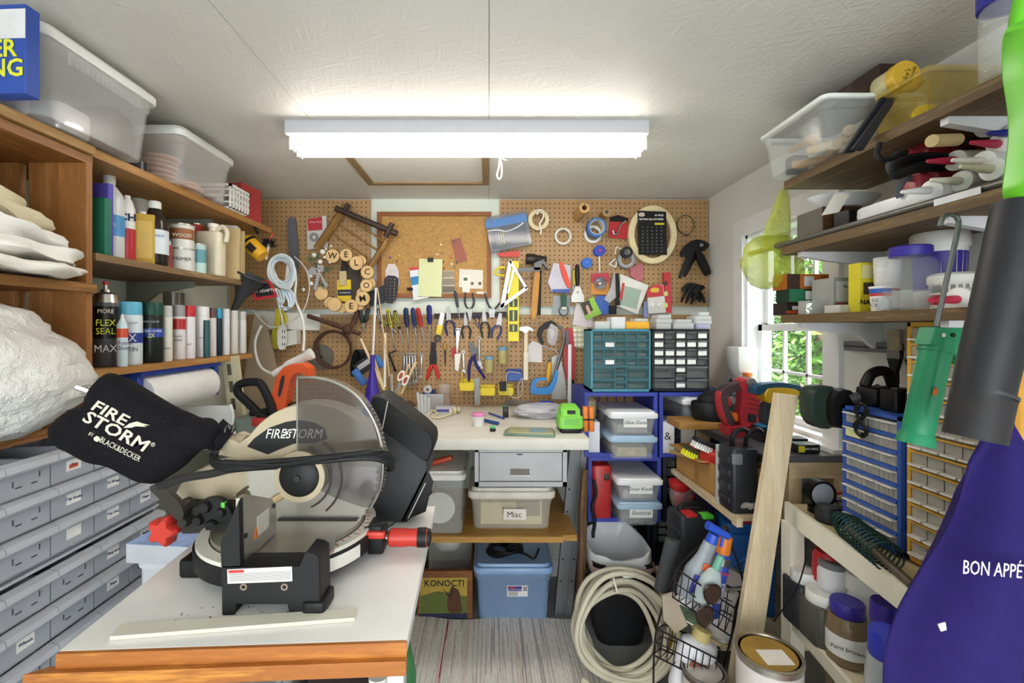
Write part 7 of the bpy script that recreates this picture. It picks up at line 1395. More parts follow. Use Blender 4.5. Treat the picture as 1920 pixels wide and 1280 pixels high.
flat('white_card','white hang card leaning against the black carton','card',[(1540,404),(1565,362),(1592,364),(1572,398)],1.24,.002,M('e6e0d4',.6))
t = thing('white_trim','long curved white plastic trim lying on the middle right shelf','trim',(1.0,1.13,zm_)); part('strip',MB().prism(smooth_poly([(.944,.96),(.944,1.15),(.958,1.19),(.985,1.19),(1.0,1.15),(1.0,.96)],1),zm_+.0195,zm_+.048,'z',.004),M('eaeaee',.35),t)
t = thing('white_dish','white curved plastic dish at the back of the middle right shelf','dish',(1.06,1.36,zm_+.1)); part('dish',MB().loft([[(1.06+.1*s_*math.cos(a),1.36+.06*s_*math.sin(a),zm_+.0995+z) for a in [2*PI*i/28 for i in range(28)]] for s_,z in ((.7,0),(1,.03),(1.02,.034),(.97,.034),(.68,.006))],True),M('e6e8ec',.35),t)
def sander(x,y,z,label,rz):
    t = lthing('palm_sander',label,'sander',(x,y,z),rz,'red power sanders on the middle right shelf'); RM = M('8f2430',.4)
    part('body',MB().tube(curve([(-.075,0,.045),(-.03,0,.05),(.05,0,.048),(.095,0,.045)]),[.018]*4+[.028]*6+[.03]*6+[.024]*3,14),RM,t); part('nose',MB().rbox((-.07,0,.004),(.04,.045,.05),.01),M('a83a44',.4),t); part('base',MB().rbox((.0,0,0),(.16,.07,.012),.004),M('3a3a3c',.6),t); part('neck',MB().rbox((.02,0,.01),(.07,.05,.04),.012),RM,t)
    for k in range(3): pf('vent',MB().box((.02+.014*k,-.0305,.04),(.028+.014*k,-.0285,.058)),M('3a1418',.6),t)
    part('cord_guard',MB().tube(curve([(-.085,0,.05),(-.11,-.01,.045),(-.125,-.01,.02),(-.12,-.01,.005)]),.007,8),M('55585e',.5),t)
    return t
sander(1.06,1.05,zm_+.037,'red power sander lower on the middle right shelf',0); sander(1.075,1.09,zm_+.109,'red power sander stacked above the other one',0)
t = thing('black_cord','black tool cord wound between the two red sanders','cord',(1.03,1.02,zm_+.09)); t.name = 'tool_cable'; m = MB()
for k in range(4): m.tube(curve([W(*q,1.0+.006*k) for q in ((1672,315+5*k),(1690,298+4*k),(1730,290+5*k),(1775,292+4*k),(1770,305+4*k),(1720,308+4*k),(1690,318+4*k))],close=True),.005,7,True)
m.tube(curve([W(*q,1.02) for q in ((1650,268),(1645,290),(1660,300),(1700,285))]),.006,7); part('windings',m,BLACK(.5),t)
def caulk(tip,butt,Y,nz,label,body='e6e4e0',base='f0f0ee',R_=.021,cat='caulk tube'):
    """cartridge lying across the shelf, nozzle pointing into the room"""
    t,L = frame('caulk_tube',label,cat,W(*tip,Y),W(*butt,Y+.03),'caulk tubes on the middle right shelf'); n_ = min(.075,L*.6)
    part('nozzle',MB().lathe([(.0025,0),(.004,.002),(.0085,n_*.8),(.0085,n_)],12),M(nz,.4),t); part('collar',MB().lathe([(.0085,n_),(.012,n_+.002),(R_,n_+.004),(R_*1.03,n_+.008),(R_,n_+.012)],20),M(base,.4),t); part('cartridge',MB().lathe([(R_,n_+.01),(R_,n_+.16),(R_*.9,n_+.16),(R_*.85,n_+.15)],20),M(body,.45),t)
for a,b,Y,c,lb in (((1835,212),(1925,206),.93,'22288c','caulk tube with navy nozzle, uppermost in the pile'),((1798,233),(1880,240),.95,'c22a4a','caulk tube with red nozzle near the top of the pile'),((1852,250),(1935,248),.89,'22288c','caulk tube with navy nozzle in the middle of the pile'),((1820,267),(1905,272),.90,'b8284a','caulk tube with red nozzle second from the top'),((1738,302),(1835,300),.97,'b8284a','caulk tube with red nozzle beside the lower sander'),((1785,300),(1900,306),.90,'e4e0d6','caulk tube with white nozzle in the middle of the pile'),((1800,312),(1915,322),.86,'d9cdb0','caulk tube with cream nozzle low in the pile'),((1745,337),(1850,342),.93,'e2dccc','caulk tube with pale nozzle at the bottom of the pile'),((1690,360),(1800,352),.97,'e9e9ea','clear adhesive tube with white nozzle at the shelf edge')): caulk(a,b,Y,c,lb)
solo('cork_plug',MB().tube([W(1747,264,.93),W(1795,262,.95)],.0125,14),M('cbb083',.7),'tan cork plugged tube end among the caulk tubes','cork')
# lime plastic bag hanging at the shelf end
def lime(): return clear('cdd83a',.62,.2)
t = thing('lime_bag','translucent lime green plastic bag hanging at the end of the right shelf','plastic bag',W(1450,540,1.53))
LM = film('cbd63c',.55); part('neck',MB().pillow(smooth_poly(pp([(1462,352),(1480,350),(1484,430),(1478,470),(1425,470),(1432,430),(1448,395)],1.52),1),1.52,.012,3.,6),LM,t,ang=80)
lo = blob('lime_belly','x','x',W(1448,492,1.525),(.098,.045,.088),LM,17,.14,48,30); lo.name = 'belly'
for k in ('label','category'): del lo[k]
lo.parent = t; lo.location = Vector(lo.location)-Vector(t.location)
# low shelf items
zl = SZ['low']+.001; XA = .965
def lbox(px0,px1,yt,label,c,name='screw_box',z=zl,d=.07,X=XA,h=None,rz=0,cat='box'):
    Y = YX(px0,X); a,b = W(px0,0,Y).x,W(px1,0,Y).x; hh = h or (W(0,yt,Y).z-z); t = lthing(name,label,cat,((a+b)/2,Y+d/2,z),rz,'boxes on the low right shelf'); part('carton',MB().rbox((0,0,0),(b-a,d,hh),.002,.001,1),M(c,.5),t); return t,b-a,d,hh
t,w,d,h1 = lbox(1474,1512,567,'small black and orange screw box at the bottom of the stack','2a2224'); pf('orange_band',MB().box((-w/2-.0005,-d/2-.0008,h1*.1),(w/2,-d/2,h1*.35)),M('c8562a',.5),t); pf('white_label',MB().box((-w*.2,-d/2-.001,h1*.42),(w*.42,-d/2-.0004,h1*.72)),M('e8e4e0',.5),t)
z2 = zl+h1+.0005; t,w,d,h2 = lbox(1480,1558,540,'green screw box in the middle of the stack','1c3a2c',z=z2,h=.042); pf('barcode_label',MB().box((-w*.12,-d/2-.0012,h2*.2),(w*.12,-d/2-.0006,h2*.85)),M('e4e4e4',.5),t); pf('green_panel',MB().box((-w*.5,-d/2-.0008,0),(-w*.14,-d/2,h2)),M('2a7a56',.5),t); text(t,'1-1/4',(w*.36,-d/2-.0012,h2*.72),.012,'f0f0f0')
t,w,d,h3 = lbox(1473,1556,507,'orange screw box on top of the stack','c8702a',z=z2+h2+.0005,h=.05,rz=.05); pf('barcode_label',MB().box((-w*.1,-d/2-.0012,h3*.2),(w*.13,-d/2-.0006,h3*.85)),M('e4e4e4',.5),t); pf('dark_panel',MB().box((-w*.5,-d/2-.0008,0),(-w*.2,-d/2,h3)),M('4a3830',.5),t); text(t,'.270',(w*.36,-d/2-.0012,h3*.78),.013,'201810')
lbox(1517,1574,563,'clear low tub beside the screw boxes','ddddda','clear_tub',d=.05)[0].children[0].data.materials[0] = clear('dfe2e2',.45,.1)
t,w,d,h = lbox(1562,1612,520,'grey plastic hardware case standing on the low right shelf','a9aaa8','hardware_case',X=1.02,d=.09); pf('label',MB().box((-w*.4,-d/2-.001,h*.35),(w*.4,-d/2-.0004,h*.9)),M('e0e0de',.5),t); pf('red_band',MB().box((-w*.4,-d/2-.001,h*.05),(w*.4,-d/2-.0004,h*.3)),M('b03230',.5),t); text(t,'Nails',(w*.05,-d/2-.0014,h*.75),.014,'222222')
t,w,d,h = lbox(1612,1646,492,'yellow nail box with black lettering','dfd22a','nail_box',X=.99,d=.04); text(t,'NAILS',(0,-d/2-.0008,h*.2),.018,'161616',bold=.0004); pf('window',MB().box((-w*.3,-d/2-.0008,h*.36),(w*.3,-d/2-.0002,h*.6)),M('4a3a34',.5),t); pf('pale_panel',MB().box((-w*.4,-d/2-.0008,h*.68),(w*.4,-d/2-.0002,h*.95)),M('ded8a0',.5),t)
t,w,d,h = lbox(1575,1634,564,'flat grey box with lime lid lying before the hardware case','cfcfc8','flat_box',d=.06,h=.022); pf('lime_band',MB().box((-w*.1,-d/2-.0005,.006),(w*.5,d/2,.0228)),M('8fd032',.5),t)
def turned(nm,lb,px0,px1,yt,X,parts,cat,z=zl,grp=None):
    p,r,h = fit(px0,px1,yt,z,X); return lt(nm,lb,cat,p,[(n_,[(r*a,h*b) for a,b in pr],ma) for n_,pr,ma in parts],grp),p,r,h
CW = M('ecebe6',.4)
t,p,r,h = turned('sour_cream_cup','sour cream cup with blue and red print on the low right shelf',1633,1668,537,.965,[('cup',[(.78,0),(.95,.9),(1,.92),(1,1),(.9,.97)],CW)],'cup'); part('blue_band',at(MB(),p).lathe([(r*.925,h*.72),(r*.955,h*.9)],22,caps=False),M('2f5cb0',.4),t); part('red_band',at(MB(),p).lathe([(r*.905,h*.60),(r*.93,h*.72)],22,caps=False),M('c83a3a',.4),t); ftext(t,'SOUR',p,r*.92,p[2]+h*.42,r*.55,'2a3f7a'); ftext(t,'CREAM',p,r*.88,p[2]+h*.22,r*.5,'2a3f7a')
t,p,r,h = turned('cup_stack','stack of white paper cups behind the sour cream cup',1643,1684,483,1.03,[('cup',[(.8,0),(.9,.5),(.95,.52),(.95,.58),(.93,.6),(.97,.62),(.97,.68),(.95,.7),(.99,.72),(.99,.78),(.97,.8),(1,.82),(1,1),(.9,.98)],CW)],'cups'); part('red_line',at(MB(),p).lathe([(r*.885,h*.38),(r*.895,h*.42)],22,caps=False),M('b83a3a',.4),t)
t,p,r,h = turned('clear_jar','large clear plastic jar with purple lid on the low right shelf',1666,1748,462,.99,[('body',[(.92,0),(1,.04),(1,.62),(.93,.75),(.7,.83),(.68,.85)],clear('dfe4e6',.13,.05)),('lid',[(.76,.84),(.78,.86),(.78,.98),(.72,1)],M('3b2ca0',.4)),('contents',[(.9,.03),(.92,.3)],clear('e2e4e6',.25,.2))],'jar')
t,p,r,h = turned('drywall_tub','tall white tub with purple label behind the clear jar',1722,1800,437,1.09,[('tub',[(.9,0),(1,.8)],CW),('lid',[(1.06,.8),(1.08,.82),(1.08,.97),(1.0,1)],CW)],'tub'); part('label',at(MB(),p).lathe([(r*.935,h*.25),(r*1.0,h*.74)],24,caps=False),M('3a2a90',.45),t)
t,p,r,h = turned('spackle_tub','low white spackle tub with red print at the near end of the shelf',1752,1826,512,1.04,[('tub',[(.88,0),(.95,.72)],CW),('lid',[(1.0,.7),(1.02,.74),(1.02,.92),(.8,1)],CW)],'tub'); part('red_label',at(MB(),p).lathe([(r*.895,h*.12),(r*.92,h*.4)],24,caps=False),M('c23432',.45),t); part('grey_label',at(MB(),p).lathe([(r*.925,h*.45),(r*.945,h*.66)],24,caps=False),M('8a8a8e',.45),t)
caulk((1742,563),(1830,560),.90,'c8284a','caulk tube with red nozzle lying on the low right shelf',R_=.024)
lt('small_glass','tiny clear glass jar in front of the purple lidded jar','jar',Vector((.945,YX(1658,.945),zl)),[('glass',[(.012,0),(.013,.003),(.013,.025),(.01,.03)],clear('d8dcdc',.45,.05))])

# ---------------------------------------------------------------- cream shelving table with organizers
CR = M('f1ebd8',.45,v=.04); CRW = M('ddd2b4',.6,v=.06)
st = thing('cream_shelving','cream metal shelving unit carrying the blue and yellow organizers','shelving',(1.0,1.0,0)); zt3 = .798
fl = [(.925,1.425),(.862,.862),(1.185,.862),(1.185,1.425)]
def quad(nm,pts,z0,z1,ma): pf(nm,MB().prism(pts,z0,z1,'z'),ma,st)
quad('top_board',[(fl[0][0]+.012,fl[0][1]),(fl[1][0]+.012,fl[1][1]),fl[2],fl[3]],zt3-.014,zt3,wood('dccfa8','c9b78a','y',6)); quad('front_rail',[fl[0],fl[1],(fl[1][0]+.012,fl[1][1]),(fl[0][0]+.012,fl[0][1])],zt3-.05,zt3+.008,CR); quad('end_rail',[(fl[0][0],1.41),fl[0],fl[3],(fl[3][0],1.41)],zt3-.05,zt3-.0145,CR)
zl3 = .462
quad('lower_board',[(fl[0][0]+.012,fl[0][1]),(fl[1][0]+.012,fl[1][1]),fl[2],fl[3]],zl3-.014,zl3,CRW); quad('lower_front_rail',[fl[0],fl[1],(fl[1][0]+.012,fl[1][1]),(fl[0][0]+.012,fl[0][1])],zl3-.03,zl3+.006,CR)
for x,y in ((.918,1.385),(1.14,1.385),(.864,.866),(1.14,.866)): pf('post',MB().box((x,y,.001),(x+.042,y+.012,zt3-.0505)).box((x,y+.012,.001),(x+.008,y+.045,zt3-.0505)),CR,st)
def organizer(name,label,X,y0,y1,z0,z1,depth,cols,rows,c,gap,lab=None,dr_c='d8d3cc',rail=None):
    t = thing(name,label,'organizer',(X+depth/2,(y0+y1)/2,z0)); ma = M(c,.45,v=.05); f = .009
    pf('case',MB().box((X,y0,z0),(X+depth,y0+f,z1)).box((X,y1-f,z0),(X+depth,y1,z1)).box((X,y0,z1-f),(X+depth,y1,z1)).box((X,y0,z0),(X+depth,y1,z0+f)).box((X+depth-.004,y0,z0),(X+depth,y1,z1)),ma,t)
    H = (z1-z0-2*f)/rows; Wd = (y1-y0-2*f)/cols
    for j in range(rows): pf('shelf_rail',MB().box((X-.003,y0+f,z0+f+H*j-gap/2),(X+depth-.005,y1-f,z0+f+H*j+gap/2)),ma if rail is None else M(rail,.5),t)
    h = H-gap-.003; w = Wd-.003
    d = mesh('drawer',MB().box((.002,-w/2,0),(.004,w/2,h)).box((.004,-w/2,0),(depth*.85,w/2,.0015)).box((.004,-w/2,0),(depth*.85,-w/2+.0012,h)),clear(dr_c,.42,.12),smooth=False); pl = mesh('pull',MB().prism([(-.012,h*.18),(.003,h*.1),(.003,h*.3),(-.011,h*.3)] if c != '2f55a8' else [(-.012,h*.9),(.003,h*.8),(.003,h),(-.011,h)],-w*.46,w*.46,'y'),clear('e9e6e0',.85,.15),smooth=False)
    rnd = random.Random(rows); cm = [mesh('contents',MB().rbox((depth*.35,0,.002),(depth*.5,w*.8,h*q),.003),M(cc,.6,v=.35,s=80)) for q,cc in ((.35,'8a8076'),(.5,'6c665c'),(.25,'a39a8e'))]
    for j in range(rows):
        for i in range(cols):
            o = bpy.data.objects.new('drawer',d); COL.objects.link(o); o.parent = t; o.location = Vector((X,y0+f+Wd*(i+.5),z0+f+H*j+gap/2+.001))-Vector(t.location)
            for nm,me in (('pull',pl),('contents',rnd.choice(cm))): e = bpy.data.objects.new(nm,me); COL.objects.link(e); e.parent = o
            if c == '2f55a8':
                for q in (-.25,.0,.25): e = bpy.data.objects.new('rib',ribm(h)); COL.objects.link(e); e.parent = o; e.location = (0,w*q,0)
            if lab and (i,j) in lab: e = bpy.data.objects.new('paper_label',mesh('paper_label',MB().box((-.0005,-w*.48,h*.1),(.0015,w*.48,h*.95)),M('dfe0a8',.6),smooth=False)); COL.objects.link(e); e.parent = o
    return t
RC = {}
def ribm(h):
    if h not in RC: RC[h] = mesh('rib',MB().box((0,-.001,h*.05),(.002,.001,h*.8)),clear('b9b4ac',.7,.2),smooth=False)
    return RC[h]
organizer('drawer_organizer','blue framed organizer of clear ribbed drawers on the cream shelving',.975,1.078,1.255,zt3+.009,1.137,.15,3,8,'2f55a8',.008,{(2,6)})
yo = organizer('drawer_organizer','tall yellow framed organizer of clear drawers beside the blue one',.985,.862,1.072,zt3+.009,1.362,.15,5,13,'d9a640',.005,None,'d2cdc4')
pf('side_panel',MB().box((.985,.852,zt3+.009),(1.16,.8615,1.36)),wood('e0ab48','c98f30','z',6),yo)
# on top of the blue organizer
zo = 1.1375
t = lthing('hedge_trimmer','dark green and black power tool body lying on the blue organizer, round head out','power tool',(1.05,1.24,zo)); DG = M('27352e',.45)
part('head',MB().T or MB().rbox((0,0,0),(.01,.01,.01),.002) if False else MB().loft([[(x-.085,yy,z+.0) for x,z in smooth_poly([(-.045*s_,.005-.08*s_),(.04*s_,.005-.085*s_),(.048*s_,.0+.04*s_),(-.03*s_,.05*s_),(-.052*s_,.02*s_)],2)] for s_,yy in ((.85,.055),(1,.065),(1,.10),(.9,.112))]),DG,t); part('rim',MB().loft([[(x-.06,yy,z) for x,z in smooth_poly([(-.035*s_,.005-.08*s_),(.045*s_,.005-.085*s_),(.048*s_,.0+.04*s_),(-.03*s_,.045*s_)],2)] for s_,yy in ((.9,.03),(.95,.06),(.9,.085))]),BLACK(.5),t)
part('body',MB().rbox((.02,.0,.001),(.1,.07,.05),.015),BLACK(.45),t); part('hump',MB().tube(curve([(-.01,.02,.05),(.01,.02,.085),(.05,.02,.09),(.07,.02,.045)]),.014,10),BLACK(.45),t); part('grip',MB().tube([(.02,.0,.045),(-.04,.03,.01)],.016,10),M('3a3d40',.5),t)
for k,(x,y,w_,d_,h_,lb) in enumerate(((1.05,1.155,.08,.05,.055,'black square battery charger on the blue organizer'),(1.05,1.10,.055,.045,.052,'black narrow charger beside the square one'))): t = lthing('charger',lb,'charger',(x,y,zo)); part('case',MB().rbox((0,0,0),(w_,d_,h_),.006),BLACK(.4),t); part('dock',MB().rbox((-w_*.2,-d_*.2,h_-.002),(w_*.4,d_*.4,.008),.003),M('2c2d31',.5),t)
t = thing('tied_cable','black cable tied in loops hanging over the front of the blue organizer','cable',(.965,1.17,1.08)); m = MB()
for k in range(5): m.tube(curve([(.968-.003*k,1.185-.006*k+a*.012,zo+b*.001) for a,b in ((0,18),(1.6,0),(1,-25),(-1,-50),(.5,-70),(2,-48),(.2,-22),(-1.2,2))],close=True),.0022,6,True)
part('loops',m,BLACK(.5),t)
t = lt('water_bottle','clear bottle with purple cap standing on the blue organizer','bottle',Vector((1.02,1.087,zo)),[('body',[(.011,0),(.0125,.003),(.0125,.07),(.008,.09)],clear('d6d8da',.4,.06)),('cap',[(.0105,.09),(.0105,.112),(.008,.114)],M('4a2fb0',.4))])
# brush rack on the wall
t = thing('tool_rack','grey magnetic rack on the right wall above the organizers','rack',(1.17,1.32,1.27)); pf('rail',MB().box((XR-.02,1.20,1.275),(XR-.001,1.50,1.305)),M('77777a',.5),t); pf('groove',MB().box((XR-.0212,1.20,1.288),(XR-.0198,1.50,1.292)),M('2a2a2c',.5),t)
for k,(y,c,lb,w_) in enumerate(((1.295,'b5a68c','paint brush with pale bristles hanging left on the rack',.04),(1.235,'a59674','wide tan paint brush hanging in the middle of the rack',.05),(1.18,'b39a62','tan paint brush hanging right on the rack',.045))):
    t,L = frame('paint_brush',lb,'paint brush',(1.155,y,1.345),(1.155,y,1.19),'paint brushes on the right wall',(1,0,0)); part('bristles',MB().rbox((0,0,0),(w_,.014,.06),.004),M(c,.9,v=.2,s=90),t); part('ferrule',MB().rbox((0,0,.058),(w_*1.04,.016,.025),.004),STEEL,t); part('handle',MB().prism([(-w_*.5,.082),(w_*.5,.082),(.008,.12),(.009,L),(-.009,L),(-.008,.12)],-.006,.006),BLACK(.4),t)
# lamp, black puck, spring on the cream shelving
t = thing('chrome_lamp','round chrome work lamp with black ring on the cream shelving','lamp',(.975,1.36,zt3)); p = W(1532,898,1.37); p.x = (1532-VX)*1.37/F
part('ring',MB().ring(.033,.040,1.345,1.375,30,(p.x,0,zt3+.058),'y'),BLACK(.4),t); part('reflector',MB().lathe([(.034,1.347),(.028,1.360),(.012,1.368),(.001,1.369)],28,(p.x,0,zt3+.058),'y'),M('c4c6ca',.3,.4),t); part('red_switch',MB().tube([(p.x+.04,1.36,zt3+.055),(p.x+.08,1.36,zt3+.06)],.005,8),M('c23a2a',.4),t); part('handle',MB().tube([(p.x+.02,1.36,zt3+.04),(p.x+.09,1.36,zt3+.03)],.012,10),METAL('b0b0b0',.25),t); part('stand',MB().cyl(.03,zt3+.001,zt3+.02,18,(p.x,1.36,0)),BLACK(.5),t)
for k,(x,y) in enumerate(((.965,1.295),(1.03,1.30))): solo('black_puck',MB().lathe([(.026,0),(.032,.004),(.032,.034),(.026,.044),(.02,.046)],24,(x,y,zt3+.001)),M('222326',.5),['black round plastic pot in front of the chrome lamp','black round plastic pot tucked beside the blue organizer'][k],'pot')
a,b = W(1572,975,1.235),W(1668,1036,1.02); a.z = zt3+.034; b.z = zt3+.034; d = b-a; u = Vector((0,0,1)); v = d.normalized().cross(u); m = MB(); NS = 15
m.tube([a+d*(i/(NS*16))+(u*math.sin(2*PI*i/16)+v*math.cos(2*PI*i/16))*(.018+.014*min(1,i/60)) for i in range(NS*16+1)],.0022,6)
solo('green_spring',m,M('24423f',.45,.3),'dark green conical wire spring lying on the cream shelving','spring')
t,L = frame('steel_rod','rusty steel rod lying through the green spring','rod',a+d*.2-Vector((0,0,.004)),b+d*.35-Vector((0,0,.018))); part('rod',MB().cyl(.0095,0,L,12),METAL('7d7468',.5),t)
t = thing('thin_wire','thin black wire trailing over the cream shelving front','wire',W(1500,1020,1.33)); part('wire',MB().tube(curve([W(1560,955,1.36),W(1525,990,1.33),W(1513,1020,1.31),W(1508,1060,1.31),W(1490,1110,1.33),W(1450,1165,1.36)]),.0022,6),BLACK(),t)
# jars on the lower board
def jar(name,label,px,ybot,w,ytop,body,lid,txt=None,square=False,lidw=1.,alpha=.75,z=None,tl=None,Yo=None,paper=True):
    z = (zl3+.001) if z is None else z; Y = Yo or YZ(ybot,z); x = (px-VX)*Y/F; r = w/2*Y/F; h = CAM_Z-(ytop-VY)*Y/F-z; p = Vector((x,Y+r,z)); t = thing(name,label,'jar',p,None,'jars on the lower cream shelf')
    bm2 = clear(body,alpha,.1) if alpha < 1 else M(body,.4)
    part('body',at(MB(),p).rbox((0,0,0),(2*r,2*r,h*.8),r*.35,r*.12) if square else at(MB(),p).lathe([(r*.9,0),(r,r*.1),(r,h*.62),(r*.86,h*.78)],24),bm2,t); part('lid',at(MB(),p).lathe([(r*lidw*.92,h*.78),(r*lidw*.96,h*.80),(r*lidw*.95,h*.97),(r*lidw*.88,h)],24),M(lid,.4),t)
    if txt and square: o = pf('paper_label',at(MB(),p).box((-r*.7,-r-.001,h*.15),(r*.75,-r-.0002,h*.6)),M('eae8e6',.6),t); text(o,txt,p+Vector((0,-r-.0018,h*.37)),r*.3,'2c2c34',name='handwriting')
    elif txt: part('paper_label',at(MB(),p).lathe([(r*1.004,h*.16),(r*1.004,h*.5)],24,caps=False),M('eae8e6',.6),t); ftext(t,txt,p,r*1.01,p.z+h*.33,r*.3,'2c2c34')
    return t,p,r,h
jar('plastic_jar','square black jar with white lid at the back of the lower cream shelf',1527,1185,56,1082,'33343a','eeeeee','Black dirt',True,.85,1)
t,p,r,h = jar('plastic_jar','square grey jar with wide white lid in front of the black one',1570,1222,66,1126,'54534e','e8e8e6','Tile grout',True,1.0,1)
jar('round_tub','small white tub with grey lid stacked on the grey jar',1580,1128,50,1062,'e6e6ea','77787c',None,False,1.0,1,z=p.z+h+.0005,Yo=p.y-.026)
jar('round_tub','white tub with written lid at the back of the lower cream shelf',1651,1165,66,1094,'e4e0da','ecebe8',None,False,1.05,1,Yo=1.20)
jar('plastic_jar','brown filled jar with purple lid and white label',1616,1262,70,1146,'8a7458','3a2a9c','Paint brown',False,.85,.85)
jar('plastic_jar','clear jar with purple lid behind the brown one',1688,1225,58,1145,'6a7078','3a2a9c',None,False,.95,.7,Yo=1.06)
jar('plastic_jar','clear jar with bright blue lid at the front of the lower cream shelf',1698,1320,74,1207,'cfd2d6','2f3cc0',None,False,.9,.6,Yo=.92)
jar('plastic_jar','dark jar with navy lid beside the apron',1733,1290,50,1172,'5a5c66','2a2a86',None,False,.95,.8,Yo=.98)
# ---------------------------------------------------------------- pine board, caulk gun, leaf blower, apron
Yp = 1.37; q = pp([(1457,737),(1497,742),(1428,1215),(1391,1454),(1339,1454),(1380,1210)],Yp); solo('pine_board',MB().prism(q,Yp,Yp+.018),wood('f2e6d0','dfcaa6','z',5),'pale pine board leaning upright against the cream shelving','board',smooth=False)
t = thing('caulk_gun','green caulk gun hanging by its steel hook from the middle right shelf','caulk gun',W(1715,830,.875)); Yg = .86; GN = M('178a5e',.4,v=.08)
part('hook_rod',MB().tube(curve([W(*p,Yg) for p in ((1762,424),(1768,408),(1780,402),(1794,408),(1796,430),(1776,520),(1755,612))],8),.0042,8),METAL('8d9496',.4),t)
part('cradle',MB().tube([W(1756,650,Yg),W(1717,826,Yg)],[.0245,.0245],20),GN,t); part('collar',MB().tube([W(1760,638,Yg),W(1754,660,Yg)],.0275,20),GN,t); part('front_cap',MB().tube([W(1720,812,Yg),W(1716,832,Yg)],[.026,.03],20),GN,t)
part('head',MB().prism(pp([(1736,613),(1832,615),(1828,632),(1790,640),(1765,648),(1726,645)],Yg),Yg-.02,Yg+.015,'y',.002),GN,t); part('trigger',MB().prism(smooth_poly(pp([(1764,648),(1778,640),(1795,660),(1815,690),(1812,706),(1790,680)],Yg),1),Yg-.012,Yg+.006),GN,t); part('handle',MB().prism(smooth_poly(pp([(1786,640),(1800,636),(1822,665),(1836,690),(1822,690)],Yg),1),Yg-.008,Yg+.012),M('127a50',.4),t)
for x,c in ((1768,'d8d8d4'),(1786,'0a2a1c')): p = W(x,628,Yg-.02); part('rivet',MB().cyl(.004,p.y-.002,p.y+.002,12,(p.x,0,p.z),'y'),M(c,.4,.4),t)
part('paint_scuff',MB().prism(smooth_poly(pp([(1752,728),(1760,726),(1756,742),(1749,742)],Yg-.026),1),Yg-.0262,Yg-.0245),M('c8622a',.6),t)
t = thing('leaf_blower','lime green and black leaf blower hanging at the right edge','leaf blower',W(1830,830,.74)); Yb = .72; LG = M('6fd02c',.35,v=.05)
ax = [W(1925,385,Yb),W(1880,570,Yb),W(1845,720,Yb),W(1828,808,Yb)]; part('tube',MB().tube(ax,[.0395,.0375,.0365,.0355],26),M('26262a',.5,v=.12),t); part('nozzle_end',MB().tube([W(1843,742,Yb),W(1826,822,Yb)],[.0378,.0372],26),M('2c2a2c',.6,v=.15),t); part('seam_ring',MB().tube([W(1847,733,Yb),W(1845,739,Yb)],.0382,26),M('3a3a3c',.4),t)
gb_ = [(1877,95),(1882,60),(1900,42),(1930,40),(1990,60),(2010,200),(2000,390),(1938,394),(1876,384),(1884,330),(1890,280),(1893,235),(1886,180),(1879,140)]; part('housing',MB().pillow(smooth_poly(pp(gb_,Yb),2),Yb,.055,8.,8,.004),LG,t,ang=70); part('handle',MB().tube(curve([W(*p,Yb) for p in ((1915,60),(1925,0),(1945,-40),(1990,-40))]),.016,10),LG,t)
part('hanging_hook',MB().tube(curve([(.935,.72,1.72),(.93,.72,1.80),(.96,.72,1.85),(1.0,.75,1.84)]),.004,7),STEEL,t)
# apron
APc = M('261760',.85,v=.08,s=30,bm=.25)
def lerp(tab,v):
    for (a,x),(b,y) in zip(tab,tab[1:]):
        if a <= v <= b: return x+(y-x)*(v-a)/(b-a)
    return tab[-1][1]
Lf = [(790,1880),(830,1868),(870,1836),(930,1812),(1020,1792),(1100,1770),(1180,1745),(1280,1722),(1500,1700)]
NR,NC = 60,40; ya = .80; front = []; 
def ap(i,j,off):
    y = 790+(1500-790)*i/NR; x0 = lerp(Lf,y); x1 = lerp([(790,1902),(860,1950),(960,2030),(1500,2060)],y); u = j/NC; px = x0+(x1-x0)*u
    fold = .03*math.sin(9*u+1.2*math.sin(y/160))*min(1,(y-780)/160)+.010*math.sin(19*u+y/90)*min(1,(y-780)/200)+.03*(1-u)**4
    v = W(px,y,ya); v.y += fold+off; return v
vs_ = [ap(i,j,0) for i in range(NR+1) for j in range(NC+1)]+[ap(i,j,.003) for i in range(NR+1) for j in range(NC+1)]; fs = []; n1 = NC+1; o2 = (NR+1)*n1
for i in range(NR):
    for j in range(NC): a = i*n1+j; fs += [(a,a+1,a+n1+1,a+n1),(o2+a,o2+a+n1,o2+a+n1+1,o2+a+1)]
for i in range(NR): a = i*n1; fs += [(a,a+n1,o2+a+n1,o2+a),(a+NC,o2+a+NC,o2+a+n1+NC,a+n1+NC)]
for j in range(NC): fs += [(j,o2+j,o2+j+1,j+1),(NR*n1+j,NR*n1+j+1,o2+NR*n1+j+1,o2+NR*n1+j)]
t = thing('apron','purple apron with white Bon Appetit lettering hanging at the right edge','apron',W(1880,1500,ya)); part('cloth',MB().add(vs_,fs),APc,t,ang=80)
p = W(1801,1062,.775); text(t,'BON APPÉTIT',(p.x,.772,p.z),.034,'e8e6ee',(PI/2,.06,-.04),'LEFT',sx=.62); part('strap',MB().tube(curve([W(1881,795,ya),W(1876,740,ya+.02),W(1884,690,ya+.04),W(1900,670,ya+.05)]),.004,6,False,.4),APc,t); part('strap',MB().tube(curve([W(1898,795,ya),W(1890,740,ya+.02),W(1890,690,ya+.04),W(1900,670,ya+.05)]),.004,6,False,.4),APc,t); pf('tag',MB().prism(pp([(1758,1170),(1772,1166),(1774,1180),(1764,1183)],ya-.012),ya-.013,ya-.011),M('e8e6e2',.6),t)

